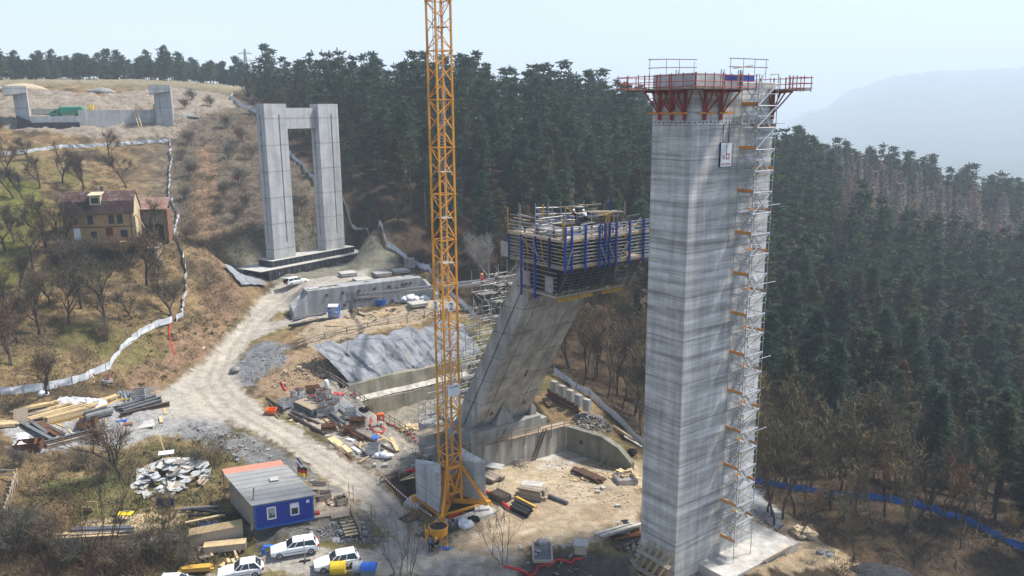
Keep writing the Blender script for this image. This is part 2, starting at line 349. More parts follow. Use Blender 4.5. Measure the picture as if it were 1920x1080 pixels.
def shot():
    t = NT('sprayed_concrete'); f = t.noise(t.coord(geo=True), .35, 7, .7)
    c = t.ramp(f, [(.3, (.11, .118, .135)), (.46, (.195, .207, .228)), (.56, (.25, .262, .28)), (.72, (.33, .338, .352))])
    v = t.n('ShaderNodeTexVoronoi', feature='DISTANCE_TO_EDGE'); v.inputs['Scale'].default_value = .42; mp = t.n('ShaderNodeMapping'); t.l(t.mix(.45, t.coord((1, 1, .6), geo=True), t.n('ShaderNodeTexNoise', i_Scale=.8).outputs['Color']), mp.inputs[0]); t.l(mp.outputs[0], v.inputs['Vector']); c = t.mix(t.ramp(v.outputs['Distance'], [(.0, g1(.65)), (.035, g1(0))]), c, (.07, .075, .085))
    f2 = t.noise(t.coord((1.3, 1.3, .12), geo=True), .8, 4); c = t.mix(t.ramp(f2, [(.56, g1(0)), (.68, g1(.55))]), c, (.27, .24, .18))
    t.bump(t.noise(t.coord(geo=True), 1.2, 7, .75), .22, .9); return t.base(c, .9, .2)
M['shot'] = shot(); M['dgravel'] = mat('dark_gravel', (.045, .045, .048), .95, .5, 3.5, .1, bump=.1)
def ground_mat():
    t = NT('ground_surface')
    a = t.n('ShaderNodeAttribute', attribute_name='zone').outputs['Color']
    g = t.n('ShaderNodeAttribute', attribute_name='rough').outputs['Fac']
    co = t.coord(geo=True)
    f1 = t.noise(co, .9, 8, .72); f2 = t.noise(co, 5.5, 5, .7); f3 = t.noise(co, .16, 5, .6)
    m = t.mix(1, t.ramp(f1, [(.3, g1(.5)), (.5, g1(1)), (.7, g1(1.45))]), t.ramp(f2, [(.3, g1(.55)), (.5, g1(1)), (.7, g1(1.45))]), 'MULTIPLY')
    m = t.mix(1, m, t.ramp(f3, [(.3, (.84, .84, .86)), (.7, (1.14, 1.13, 1.1))]), 'MULTIPLY')
    k = t.mix(t.ramp(g, [(0, g1(.35)), (1, g1(1))]), g1(1), m)
    c = t.mix(1, a, k, 'MULTIPLY')
    # scattered stones on broken ground
    v = t.n('ShaderNodeTexVoronoi', feature='F1'); v.inputs['Scale'].default_value = 2.1; t.l(co, v.inputs['Vector'])
    st = t.ramp(v.outputs['Distance'], [(.06, g1(1)), (.12, g1(0))])
    sel = t.ramp(t.noise(co, .5, 3), [(.54, g1(0)), (.64, g1(.9))])
    st2 = t.mix(1, t.mix(1, st, sel, 'MULTIPLY'), t.ramp(g, [(.2, g1(.15)), (.8, g1(.75))]), 'MULTIPLY')
    c = t.mix(st2, c, (.40, .38, .34))
    t.bump(t.mix(.5, f1, f2), .4, .9)
    return t.base(c, .95, .12)
M['ground'] = ground_mat()

# ------------------------------------------------------------------ objects
CNT = {}
class MB:
    def __init__(s): s.v = []; s.f = []
    def add(s, vs, fs):
        o = len(s.v); s.v += [tuple(map(float, p)) for p in vs]; s.f += [tuple(i+o for i in f) for f in fs]; return s
    def box(s, c, d, X=(1, 0, 0), Y=None, Z=(0, 0, 1)):
        c = np.asarray(c, float); X = np.asarray(X, float); Z = np.asarray(Z, float)
        X = X/np.linalg.norm(X); Z = Z/np.linalg.norm(Z); Y = np.cross(Z, X) if Y is None else np.asarray(Y, float)
        vs = [c+X*a*d[0]/2+Y*b*d[1]/2+Z*e*d[2]/2 for a in (-1, 1) for b in (-1, 1) for e in (-1, 1)]
        return s.add(vs, [(0, 1, 3, 2), (4, 6, 7, 5), (0, 4, 5, 1), (2, 3, 7, 6), (0, 2, 6, 4), (1, 5, 7, 3)])
    def bar(s, a, b, w, h=None, up=(0, 0, 1)):
        a = np.asarray(a, float); b = np.asarray(b, float); d = b-a; L = np.linalg.norm(d)
        if L < 1e-6: return s
        X = d/L; up = np.asarray(up, float); Y = np.cross(up, X)
        if np.linalg.norm(Y) < 1e-4: Y = np.cross((0, 1, 0), X)
        Y /= np.linalg.norm(Y); Z = np.cross(X, Y); return s.box((a+b)/2, (L, w, h or w), X, Y, Z)
    def tube(s, pts, r, n=6, cap=True):
        pts = [np.asarray(p, float) for p in pts]; rs = r if hasattr(r, '__len__') else [r]*len(pts); vs = []; fs = []; pv = None
        for i, p in enumerate(pts):
            d = pts[min(i+1, len(pts)-1)]-pts[max(i-1, 0)]; d = d/(np.linalg.norm(d)+1e-9)
            u = np.cross(d, (0, 0, 1)) if pv is None else pv-d*(pv@d)
            if np.linalg.norm(u) < 1e-3: u = np.cross(d, (0, 1, 0))
            u /= np.linalg.norm(u); w = np.cross(d, u); pv = u
            vs += [p+rs[i]*(u*math.cos(2*math.pi*k/n)+w*math.sin(2*math.pi*k/n)) for k in range(n)]
        for i in range(len(pts)-1):
            fs += [(i*n+k, i*n+(k+1) % n, (i+1)*n+(k+1) % n, (i+1)*n+k) for k in range(n)]
        if cap: fs += [tuple(range(n-1, -1, -1)), tuple((len(pts)-1)*n+k for k in range(n))]
        return s.add(vs, fs)
    def prism(s, poly, z0, z1):
        n = len(poly); z0 = z0 if hasattr(z0, '__len__') else [z0]*n; z1 = z1 if hasattr(z1, '__len__') else [z1]*n
        A = sum(p[0]*q[1]-q[0]*p[1] for p, q in zip(poly, list(poly[1:])+[poly[0]]))
        if A < 0: poly = list(poly)[::-1]; z0 = list(z0)[::-1]; z1 = list(z1)[::-1]
        vs = [(p[0], p[1], a) for p, a in zip(poly, z0)]+[(p[0], p[1], a) for p, a in zip(poly, z1)]
        return s.add(vs, [tuple(range(n-1, -1, -1)), tuple(range(n, 2*n))]+[(i, (i+1) % n, n+(i+1) % n, n+i) for i in range(n)])
    def loft(s, rings, closed=True, cap=True):
        n = len(rings[0]); vs = [p for r_ in rings for p in r_]; fs = []
        for i in range(len(rings)-1):
            for k in range(n if closed else n-1): fs.append((i*n+k, i*n+(k+1) % n, (i+1)*n+(k+1) % n, (i+1)*n+k))
        if cap and closed: fs += [tuple(range(n-1, -1, -1)), tuple((len(rings)-1)*n+k for k in range(n))]
        return s.add(vs, fs)
    def lathe(s, prof, n=16, o=(0, 0, 0)):
        o = np.asarray(o, float)
        return s.loft([[o+np.array([r_*math.cos(2*math.pi*k/n), r_*math.sin(2*math.pi*k/n), z]) for k in range(n)] for r_, z in prof])
    def ball(s, c, rad, n=8, m=6):
        rad = rad if hasattr(rad, '__len__') else (rad,)*3
        return s.loft([[np.asarray(c)+np.array([rad[0]*math.sin(math.pi*i/m)*math.cos(2*math.pi*k/n), rad[1]*math.sin(math.pi*i/m)*math.sin(2*math.pi*k/n), -rad[2]*math.cos(math.pi*i/m)]) for k in range(n)] for i in [.15]+list(range(1, m))+[m-.15]])
def obj(name, mb, m, parent=None, world=True, smooth=False, bevel=0):
    """one mesh object; with world=True the shape was built in world space and is moved under its parent"""
    me = bpy.data.meshes.new(name)
    v = mb.v
    if parent is not None and world:
        ox, oy, oz = WL[parent.name]; v = [(a-ox, b-oy, c-oz) for a, b, c in v]
    me.from_pydata(v, [], mb.f); me.update()
    for mm in (m if isinstance(m, (list, tuple)) else [m]): me.materials.append(mm)
    if smooth: me.polygons.foreach_set('use_smooth', [True]*len(me.polygons))
    o = bpy.data.objects.new(name, me); C.objects.link(o)
    if parent is not None: o.parent = parent; WL[o.name] = WL[parent.name] if world else (0, 0, 0)
    if bevel:
        b = o.modifiers.new('bevel', 'BEVEL'); b.width = bevel; b.segments = 1; b.limit_method = 'ANGLE'
    return o
WL = {}
def thing(name, label, cat, at=(0, 0, 0), rz=0, group=None):
    o = bpy.data.objects.new(name, None); C.objects.link(o); o.empty_display_size = .3
    o.location = tuple(map(float, at)); o.rotation_euler = (0, 0, rz); WL[o.name] = tuple(map(float, at))
    return tag(o, label, cat, group)
def tag(o, label=None, cat=None, group=None, kind=None):
    if label: o['label'] = label
    if cat: o['category'] = cat; o['kind'] = 'thing'
    if group: o['group'] = group
    if kind: o['kind'] = kind
    return o
def solo(name, mb, m, label, cat, group=None, smooth=False, bevel=0):
    """a thing that is one mesh, its origin at its base"""
    a = np.array(mb.v); c = np.array([a[:, 0].mean(), a[:, 1].mean(), a[:, 2].min()])
    mb.v = [tuple(p-c) for p in a]; o = obj(name, mb, m, None, False, smooth, bevel); o.location = tuple(c); return tag(o, label, cat, group)
def dup(root, at=None, rz=None, label=None, group=None, scale=None):
    r_ = root.copy(); C.objects.link(r_)
    if at is not None: r_.location = tuple(map(float, at))
    if rz is not None: r_.rotation_euler = (0, 0, rz)
    if scale is not None: r_.scale = (scale,)*3 if not hasattr(scale, '__len__') else scale
    tag(r_, label, None, group)
    for ch in list(root.children):
        c = ch.copy(); C.objects.link(c); c.parent = r_
        for g in ch.children:
            d = g.copy(); C.objects.link(d); d.parent = c
    return r_
def npmesh(name, V, F, m, parent=None, smooth=False, colattr=None):
    """fast mesh from arrays; F is (n,3) or (n,4)"""
    me = bpy.data.meshes.new(name); V = np.asarray(V, np.float32); F = np.asarray(F, np.int32); k = F.shape[1]
    me.vertices.add(len(V)); me.vertices.foreach_set('co', V.ravel())
    me.loops.add(F.size); me.loops.foreach_set('vertex_index', F.ravel())
    me.polygons.add(len(F)); me.polygons.foreach_set('loop_start', np.arange(0, F.size, k, dtype=np.int32)); me.polygons.foreach_set('loop_total', np.full(len(F), k, np.int32))
    if smooth: me.polygons.foreach_set('use_smooth', np.ones(len(F), bool))
    me.update(calc_edges=True); me.materials.append(m)
    o = bpy.data.objects.new(name, me); C.objects.link(o)
    if parent is not None: o.parent = parent
    return o
def text(name, s, size, m, parent, loc, X, Z, extrude=.01, align='CENTER'):
    """lettering as mesh, reading along X, upright along Z"""
    cu = bpy.data.curves.new(name, 'FONT'); cu.body = s; cu.size = size; cu.extrude = extrude; cu.align_x = align; cu.resolution_u = 2
    t = bpy.data.objects.new(name+'_curve', cu); C.objects.link(t)
    me = bpy.data.meshes.new_from_object(t.evaluated_get(bpy.context.evaluated_depsgraph_get())); bpy.data.objects.remove(t); bpy.data.curves.remove(cu)
    me.materials.clear(); me.materials.append(m); me.name = name
    o = bpy.data.objects.new(name, me); C.objects.link(o); X = Vector(X).normalized(); Z = Vector(Z).normalized(); Y = X.cross(Z)
    mw = Matrix((X, Z, Y)).transposed().to_4x4()
    if Y.dot(X.cross(Z)) < 0: pass
    lx = np.asarray(loc, float)-np.array(WL[parent.name]); mw.translation = Vector(lx); o.parent = parent; o.matrix_local = mw
    return o
def v3(p, z=None): return np.array([p[0], p[1], p[2] if z is None else z], float)
def gz(x, y): return float(H(x, y)[0])
UP = np.array([0, 0, 1.0])
# ------------------------------------------------------------------ ground: one sheet, split by zone
def build_ground():
    az = np.radians(np.arange(-46, 46.01, .135)); d = [37.0]
    while d[-1] < 620: d.append(d[-1]*1.0029)
    while d[-1] < 8200: d.append(d[-1]*1.03)
    d = np.array(d); A, D = np.meshgrid(az, d); X = D*np.sin(A); Y = D*np.cos(A); sh = X.shape; x = X.ravel(); y = Y.ravel()
    dd = D.ravel(); aa = np.degrees(A.ravel())
    z0 = H(x, y)
    P = {k: np.array([G(*p)[:2] for p in v]) for k, v in dict(
        road=[(525,533),(495,556),(465,590),(430,625),(400,660),(356,700),(322,722),(268,752),(330,785),(400,782),(470,803),(530,838),(590,880),(640,915),(690,960),(735,1005),(700,1030),(500,1040),(380,1079),(640,1079),(960,1079),(950,1030),(860,1030),(800,1008),(765,960),(715,905),(690,880),(620,845),(560,805),(500,770),(460,735),(437,700),(442,672),(475,640),(530,613),(600,597),(645,588),(645,578),(580,590),(520,602),(495,604),(520,585),(560,560),(585,540),(690,520),(690,505),(600,520)],
        yard=[(850,1010),(900,1079),(960,1079),(990,1030),(1110,1024),(1200,1050),(1198,870),(1130,850),(1062,846),(960,868),(905,890),(925,950),(880,990)],
        gravel=[(0,800),(50,845),(220,838),(330,815),(420,830),(420,790),(330,760),(270,735),(200,760),(60,790)],
        gravel2=[(515,765),(560,790),(640,840),(720,890),(790,880),(800,850),(760,815),(715,780),(640,720),(590,725),(560,745)],
        soil=[(335,625),(375,600),(372,560),(400,520),(372,430),(362,330),(372,270),(402,270),(410,330),(400,420),(425,500),(470,560),(440,605),(400,655),(350,692),(300,722),(240,735),(240,700),(300,672)],
        soil2=[(480,735),(520,745),(590,735),(640,715),(590,660),(560,655),(520,690),(490,700)],
        hill=[(0,242),(0,180),(60,168),(190,178),(330,165),(430,180),(440,200),(340,240),(330,258),(200,262)],
        lawn=[(0,330),(78,345),(84,400),(60,450),(40,510),(0,560)],
        dug=[(412,470),(430,450),(500,432),(610,405),(650,405),(720,470),(760,500),(700,520),(560,540),(500,520),(440,505)],
        terr=[(560,622),(600,600),(650,585),(700,582),(860,560),(880,580),(760,612),(640,640),(590,655),(570,645)],
        cabin=[(420,990),(440,985),(600,960),(600,930),(640,925),(680,960),(660,990),(600,1000),(500,1010)],
        bank=[(490,1003),(600,990),(660,965),(720,1010),(660,1020),(580,1015),(480,1022)],
        bank2=[(425,800),(470,812),(530,845),(590,890),(640,925),(600,930),(560,890),(500,870),(470,860)],
        towdirt=[(1395,975),(1440,945),(1520,1000),(1640,1079),(1400,1079)],
        gray=[(436,690),(470,650),(510,640),(540,650),(530,690),(500,700),(470,720),(450,720)],
        gray2=[(350,790),(420,800),(500,850),(480,880),(430,850),(380,830),(330,815)],
        conc_slab=[(985,862),(1060,843),(1112,858),(1055,876),(1010,880)],
        lumsand=[(150,985),(250,960),(330,960),(330,990),(250,1000),(160,1005)],
        mound=[(50,950),(100,925),(150,955),(130,1000),(50,1015)],
        hbank=[(95,470),(150,462),(240,466),(262,480),(255,505),(150,512),(95,500)],
        greenpatch=[(60,905),(200,890),(250,900),(200,925),(90,925)],
        ashy=[(1400,985),(1400,910),(1430,915),(1460,970),(1440,990)]).items()}
    def mk(k, soft=1.2, jit=1.6, s=1):
        return sstep(soft*.45, -soft*.45, sdist(P[k], x, y)+(fbm(x, y, .45, 4, s)-.5)*2*jit+(fbm(x, y, 2.1, 3, s+5)-.5)*1.6)
    n1 = fbm(x, y, .07, 4, 21); n2 = fbm(x, y, .5, 5, 33); n3 = fbm(x, y, .22, 4, 55)
    col = np.empty((x.size, 3)); c3 = lambda *c: np.array(c)
    def lerp(m, c):
        nonlocal col
        col = col*(1-m[:, None]) + np.asarray(c)*m[:, None]
    col[:] = (.165, .112, .058)
    lerp(sstep(.42, .62, n2), c3(.235, .168, .085)); lerp(sstep(.5, .64, n3)*.85, c3(.068, .05, .03)); lerp(sstep(.56, .7, n1)*.6, c3(.13, .125, .04))
    # scrubby hillside between the cleared strip and the forest
    sc = sstep(-26, -22, aa)*sstep(150, 175, dd)*sstep(330, 300, dd); lerp(sc*.75, c3(.125, .105, .082))
    lerp(sstep(290, 330, dd)*sstep(-14, -18, aa), c3(.22, .19, .12))
    rough = np.full(x.size, .8)
    # forest floor beyond the fence
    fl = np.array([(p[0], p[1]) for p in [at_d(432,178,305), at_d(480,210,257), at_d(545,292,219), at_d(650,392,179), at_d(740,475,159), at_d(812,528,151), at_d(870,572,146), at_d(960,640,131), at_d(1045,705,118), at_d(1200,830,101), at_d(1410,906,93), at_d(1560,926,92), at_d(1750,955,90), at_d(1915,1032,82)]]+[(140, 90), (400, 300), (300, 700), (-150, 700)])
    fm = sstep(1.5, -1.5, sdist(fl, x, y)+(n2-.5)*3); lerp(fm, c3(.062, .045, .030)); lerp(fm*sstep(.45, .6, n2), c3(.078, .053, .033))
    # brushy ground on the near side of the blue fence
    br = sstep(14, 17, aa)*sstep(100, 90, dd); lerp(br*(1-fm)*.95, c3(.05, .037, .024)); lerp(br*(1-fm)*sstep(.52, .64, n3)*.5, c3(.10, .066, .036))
    for k, c, r_ in (('hill', (.245, .205, .16), 1), ('lawn', (.125, .125, .03), .7), ('dug', (.19, .18, .135), .6), ('soil', (.225, .145, .088), .9), ('soil2', (.275, .19, .115), .9),
                     ('gravel', (.30, .29, .275), .6), ('gravel2', (.31, .275, .225), .6), ('terr', (.36, .285, .19), .8), ('cabin', (.30, .255, .19), .5), ('lumsand', (.52, .40, .24), .5),
                     ('greenpatch', (.13, .15, .05), .8), ('bank', (.16, .15, .135), 1), ('bank2', (.17, .165, .155), 1), ('gray', (.185, .185, .185), 1), ('gray2', (.20, .195, .19), 1), ('mound', (.20, .12, .06), 1), ('hbank', (.062, .048, .032), 1),
                     ('towdirt', (.33, .25, .155), .8), ('yard', (.43, .345, .235), .5), ('road', (.41, .365, .30), .4), ('conc_slab', (.55, .52, .46), .15), ('ashy', (.38, .39, .40), .8)):
        m = mk(k, s=hash(k) % 97 if False else sum(map(ord, k)) % 97, soft=.5 if k == 'conc_slab' else 1.2, jit=.1 if k == 'conc_slab' else (.7 if k == 'road' else 1.6)); lerp(m, c3(*c)); rough = rough*(1-m)+r_*m
    m_road = mk('road', s=sum(map(ord, 'road')) % 97, jit=.7)
    m_yard = mk('yard', s=sum(map(ord, 'yard')) % 97)
    # wheel tracks and pale dust on the road, greyer gravel where cars park
    tr = vnoise(x*.11+3, y*.11, 5); ln = np.array([G(*p)[:2] for p in [(800,1060),(745,985),(690,925),(600,860),(520,805),(440,760),(400,715),(420,660),(455,605),(500,565),(545,540)]])
    q = ldist(ln, x, y); w = np.minimum(np.abs(q-.9), np.abs(q-2.6)); st_ = .5+.5*np.sin(q*5.2+fbm(x, y, .08, 3, 2)*14); lerp(m_road*sstep(5, 3, q)*sstep(.35, .9, st_)*.55, c3(.44, .40, .34)); lerp(m_road*sstep(.55, .1, w)*.5, c3(.26, .225, .18)); lerp(m_road*sstep(3.6, 5.5, q)*.45, c3(.31, .295, .265)); lerp(m_road*sstep(.56, .7, n2)*.3, c3(.28, .255, .22))
    lerp(m_yard*sstep(.5, .68, n3)*.7, c3(.50, .41, .29)); lerp(m_yard*sstep(.48, .62, n2)*.6, c3(.29, .215, .135)); st_ = .5+.5*np.sin((x*.3-y*.95)*4.2+fbm(x, y, .1, 3, 8)*16); lerp(m_yard*sstep(.5, .95, st_)*.35, c3(.28, .21, .135))
    # pits and their cut edges get their own, mostly darker ground colours
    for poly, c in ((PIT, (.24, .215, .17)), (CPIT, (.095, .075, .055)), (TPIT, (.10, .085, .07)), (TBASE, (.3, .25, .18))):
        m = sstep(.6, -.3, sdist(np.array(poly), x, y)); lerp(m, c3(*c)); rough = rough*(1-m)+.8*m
    ramp = np.array([G(*p)[:2] for p in [(385,300),(378,380),(388,470),(400,560)]]); q = ldist(ramp, x, y); lerp(sstep(.8, .3, np.abs(q-1.6))*sstep(4, 3, q)*.6, c3(.15, .095, .06))
    z = H(x, y, rough*sstep(37, 60, dd)*np.where(dd > 160, 1.3, .85)*(1-.8*m_road)*(1-.6*m_yard)*(1-.9*mk('conc_slab', .5, .1)))
    # far country: valley floor and the hazy hill
    zf = -150 + 415*sstep(2500, 6200, dd)*sstep(15.0, 27, aa+(fbm(x, y, .004, 3, 3)-.5)*3)*(1-.5*sstep(7000, 8200, dd)) + (fbm(x, y, .004, 4, 8)-.5)*16*sstep(600, 1000, dd)
    zl = z*0+46
    zf = np.where(aa < 12, zl+(zf-zl)*sstep(-14, 12, aa), zf)
    k = sstep(440, 760, dd); z = z*(1-k)+zf*k + sstep(900, 1200, dd)*sstep(13, 16, aa)*(vnoise(x*.035, y*.035, 4)*16+vnoise(x*.012, y*.012, 6)*14)
    lerp(sstep(420, 560, dd)*sstep(-12, 5, aa), c3(.045, .06, .04))
    V = np.stack([x, y, z], -1); nr, nc = sh
    i = np.arange(nr-1)[:, None]*nc+np.arange(nc-1)[None]; F = np.stack([i, i+1, i+nc+1, i+nc], -1).reshape(-1, 4)[:, ::-1]
    rm = (m_road > .5)[F].mean(1) > .5; ym = (~rm) & ((m_yard > .5)[F].mean(1) > .5)
    far = (dd[F].min(1) > 620) & (aa[F].mean(1) > 12)
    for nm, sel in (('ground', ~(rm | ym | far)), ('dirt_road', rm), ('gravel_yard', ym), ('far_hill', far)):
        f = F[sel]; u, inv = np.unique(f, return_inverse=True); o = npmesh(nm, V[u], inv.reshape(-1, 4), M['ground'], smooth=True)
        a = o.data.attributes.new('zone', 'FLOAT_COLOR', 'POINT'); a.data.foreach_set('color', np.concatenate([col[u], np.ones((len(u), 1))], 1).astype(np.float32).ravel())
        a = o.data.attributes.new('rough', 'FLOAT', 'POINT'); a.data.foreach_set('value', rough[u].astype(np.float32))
        tag(o, kind='structure')
    return fl
FOREST = build_ground()
# ------------------------------------------------------------------ tall tower pier
def rb(o, u, v, z): return np.array([o[0]+RD[0]*u+BD[0]*v, o[1]+RD[1]*u+BD[1]*v, z])
TT = 44.0; TWW, TWD = 11.35, 4.5
t = thing('bridge_pier', 'tall square grey concrete bridge pier with banded faces and red platform brackets on top', 'bridge pier', v3(TW0, -2.6))
b = MB(); b.prism([rb(TW0, u, v, 0)[:2] for u, v in ((0, 0), (TWW, 0), (TWW, -TWD), (0, -TWD))], -4.2, TT); obj('shaft', b, M['tower'], t, bevel=.06)
b = MB()
for i in range(22): b.box(rb(TW0, .5+i*.5, .004, 40.55+.05*math.sin(i*2.1)), (.13, .02, .12), RD)
for i in range(9): b.box(rb(TW0, -.004, -.3-i*.47, 40.55+.05*math.sin(i*1.7)), (.02, .12, .10), RD)
b.box(rb(TW0, TWW/2, .003, 40.3), (TWW, .012, .035), RD); b.box(rb(TW0, -.003, -TWD/2, 40.3), (.012, TWD, .035), RD)
obj('tie_holes', b, M['black'], t)
b = MB(); b.prism([rb(TW0, u, v, 0)[:2] for u, v in ((3.5, 3.6), (14.6, 3.6), (14.6, -7), (3.5, -7))], -4.6, -1.55); obj('foundation_slab', b, M['slab'], t, bevel=.04)
b = MB(); e0, e1 = rb(TW0, 8.6, 3.72, -1.45), rb(TW0, 13.2, 3.72, -1.45); b.bar(e0, e1, .12, .22)
b.bar(e1-RD*1.2, e1-RD*.9+BD*1.0-UP*2.4, .12, .12); b.bar(e0+RD*.4, e0+RD*.6+BD*1.0-UP*2.4, .12, .12); obj('edge_formwork', b, M['plank'], t)
# climbing formwork platform round the top
f = thing('climbing_platform', 'red bracketed working platform with plank deck and thin railings round the tall pier top', 'work platform', rb(TW0, 0, 0, 41.2))
ZD = 43.25
def bracket(p, out, side):
    b = MB(); p = np.asarray(p, float)
    b.bar(p+out*.16+UP*(ZD-2.5), p+out*.16+UP*ZD, .24, .2); b.bar(p+UP*(ZD-.1), p+out*2.15+UP*(ZD-.1), .12, .2)
    b.bar(p+out*.2+UP*(ZD-2.0), p+out*2.05+UP*(ZD-.15), .1, .1); b.bar(p+out*.2+UP*(ZD-1.95), p+out*.2+side*.85+UP*(ZD-.15), .09, .09); b.bar(p+out*.2+UP*(ZD-1.95), p+out*.2-side*.85+UP*(ZD-.15), .09, .09)
    for k, z in ((2.05, .55), (2.05, 1.1)): pass
    b.bar(p+out*2.08+UP*ZD, p+out*2.08+UP*(ZD+1.25), .09, .09)
    obj('bracket', b, M['red'], f)
for s_ in (.7, 2.1, 3.5): bracket(rb(TW0, 0, -s_, 0), -RD, BD)
for u in (1.5, 3.6): bracket(rb(TW0, u, 0, 0), BD, RD)
for u in (10.9,): bracket(rb(TW0, u, 0, 0), BD, RD)
for s_ in (.4, 1.7, 3.2): bracket(rb(TW0, TWW, -s_, 0), RD, BD)
b = MB()
for lo, hi, z in ((.6, 2.7, ZD-1.9), (3.2, 5.2, ZD-1.9)): b.bar(rb(TW0, lo, .3, z), rb(TW0, hi, .3, z), .12, .16)
b.bar(rb(TW0, -.3, -.2, ZD-1.9), rb(TW0, -.3, -4.6, ZD-1.9), .12, .16); obj('lower_walkway', b, M['toe'], f)
b = MB(); r_ = random.Random(3)
for k in range(5):   # decks: several boards of uneven length
    o_ = .25+k*.42
    b.bar(rb(TW0, -o_, .6+r_.random()*.5+1.2, ZD+.06), rb(TW0, -o_, -TWD-2-r_.random()*.3, ZD+.06), .4, .12); b.bar(rb(TW0, -2.1-r_.random()*.2, o_, ZD+.06), rb(TW0, 5.3+r_.random()*.3, o_, ZD+.06), .4, .12)
    b.bar(rb(TW0, 10.2-r_.random()*.2, o_, ZD+.06), rb(TW0, TWW+2.2+r_.random()*.2, o_, ZD+.06), .4, .12); b.bar(rb(TW0, TWW+o_, .2, ZD+.06), rb(TW0, TWW+o_, -TWD-2, ZD+.06), .4, .12); b.bar(rb(TW0, -2, -TWD-o_, ZD+.06), rb(TW0, TWW+2, -TWD-o_, ZD+.06), .4, .12)
obj('plank_deck', b, M['timberg'], f)
b = MB()
for (u0, v0), (u1, v1) in (((-2.2, 2.1), (-2.2, -6.6)), ((-2.2, 2.2), (5.5, 2.2)), ((10.2, 2.2), (13.55, 2.2)), ((13.55, 2.2), (13.55, -6.6)), ((-2.2, -6.6), (13.55, -6.6))):
    n = max(1, int(math.hypot(u1-u0, v1-v0)/1.1))
    for z in (.2, .62, 1.12): b.tube([rb(TW0, u0-.2*(u1 > u0), v0, ZD+z), rb(TW0, u1+.25*(u1 > u0), v1, ZD+z+.03)], .035, 5)
    for i in range(n+1): q = i/n; b.tube([rb(TW0, u0+(u1-u0)*q, v0+(v1-v0)*q, ZD-.1), rb(TW0, u0+(u1-u0)*q, v0+(v1-v0)*q, ZD+1.3)], .04, 5)
obj('railing', b, M['red'], f)
b = MB()
for z in (45.2, 45.9): b.tube([rb(TW0, -1.6, -3.6, z-.1), rb(TW0, .4, -3.5, z), rb(TW0, 6.6, -5.3, z+.25)], .035, 5); b.tube([rb(TW0, 4.2, .3, z), rb(TW0, 10.6, -.4, z+.1)], .035, 5)
for u, v in ((4.4, .3), (6.4, .1), (8.4, -.2), (10.3, -.4), (-1.4, -3.6), (.6, -3.55), (3, -4.2), (6, -5.1)): b.tube([rb(TW0, u, v, TT), rb(TW0, u, v, 45.95)], .022, 5)
obj('upper_guard_rail', b, M['rust'], f)
b = MB(); b.box(rb(TW0, -.12, -2.0, 44.1), (.12, 4.6, 1.0), RD); obj('shutter_panel', b, M['sheetg'], f); b = MB(); b.box(rb(TW0, 1.9, .12, 44.1), (4.1, .12, 1.0), RD); obj('shutter_panel', b, M['sheetg'], f)
b = MB(); b.box(rb(TW0, 6.3, -.3, 44.3), (4.2, .2, .6), RD); obj('shutter_panel', b, M['bluep'], f)
b = MB()
for u, v in ((1.5, 1.6), (3.6, 1.7), (4.1, 1.5), (-1.3, -.8)):
    b = MB()
    for k in (0, .35): b.tube([rb(TW0, u+k, v, ZD-.2), rb(TW0, u+k+.1, v, ZD+1.6)], .045, 5)
    b.bar(rb(TW0, u, v, ZD+.6), rb(TW0, u+.4, v, ZD+1.4), .05)
    obj('prop', b, M['galvd'], f)
b = MB(); b.bar(rb(TW0, 5.2, .1, 45.1), rb(TW0, 7.2, .3, 45.35), .5, .08); obj('loose_board', b, M['plank'], f); b = MB(); b.bar(rb(TW0, 9.4, .9, 44.6), rb(TW0, 10.6, .6, 44.7), .35, .06); obj('loose_board', b, M['plank'], f)
# company board
sg = thing('company_sign', 'white board with red letters hung high on the tall banded pier', 'sign', rb(TW0, 4.5, .1, 36.7))
b = MB(); b.box(rb(TW0, 4.5, .14, 37.75), (1.42, .12, 2.05), RD); obj('board', b, M['white'], sg)
b = MB(); b.box(rb(TW0, 4.5, .10, 37.75), (1.5, .12, 2.13), RD)
for u in (4.1, 4.9): b.bar(rb(TW0, u, .08, 38.7), rb(TW0, u, .08, 40.4), .05)
obj('frame', b, M['black'], sg)
b = MB(); y_ = .205
b.box(rb(TW0, 4.52, y_, 37.98), (.09, .012, 1.15), RD)
for du, dz, w, h in ((.2, .2, .46, .09), (.2, -.2, .46, .09), (.385, 0, .09, .49), (.015, 0, .09, .49)): b.box(rb(TW0, 4.52+du, y_, 37.6+dz), (w, .012, h), RD)
for du in (-.42, -.24): b.box(rb(TW0, 4.52+du, y_, 37.55), (.07, .012, .3), RD); b.box(rb(TW0, 4.52+du-.02, y_, 37.4), (.14, .012, .04), RD); b.box(rb(TW0, 4.52+du-.03, y_, 37.69), (.08, .012, .04), RD)
obj('logo', b, M['lampred'], sg)
text('lettering', 'MAX BÖGL', .25, M['lampred'], sg, rb(TW0, 4.5, .205, 36.86), RD, UP)
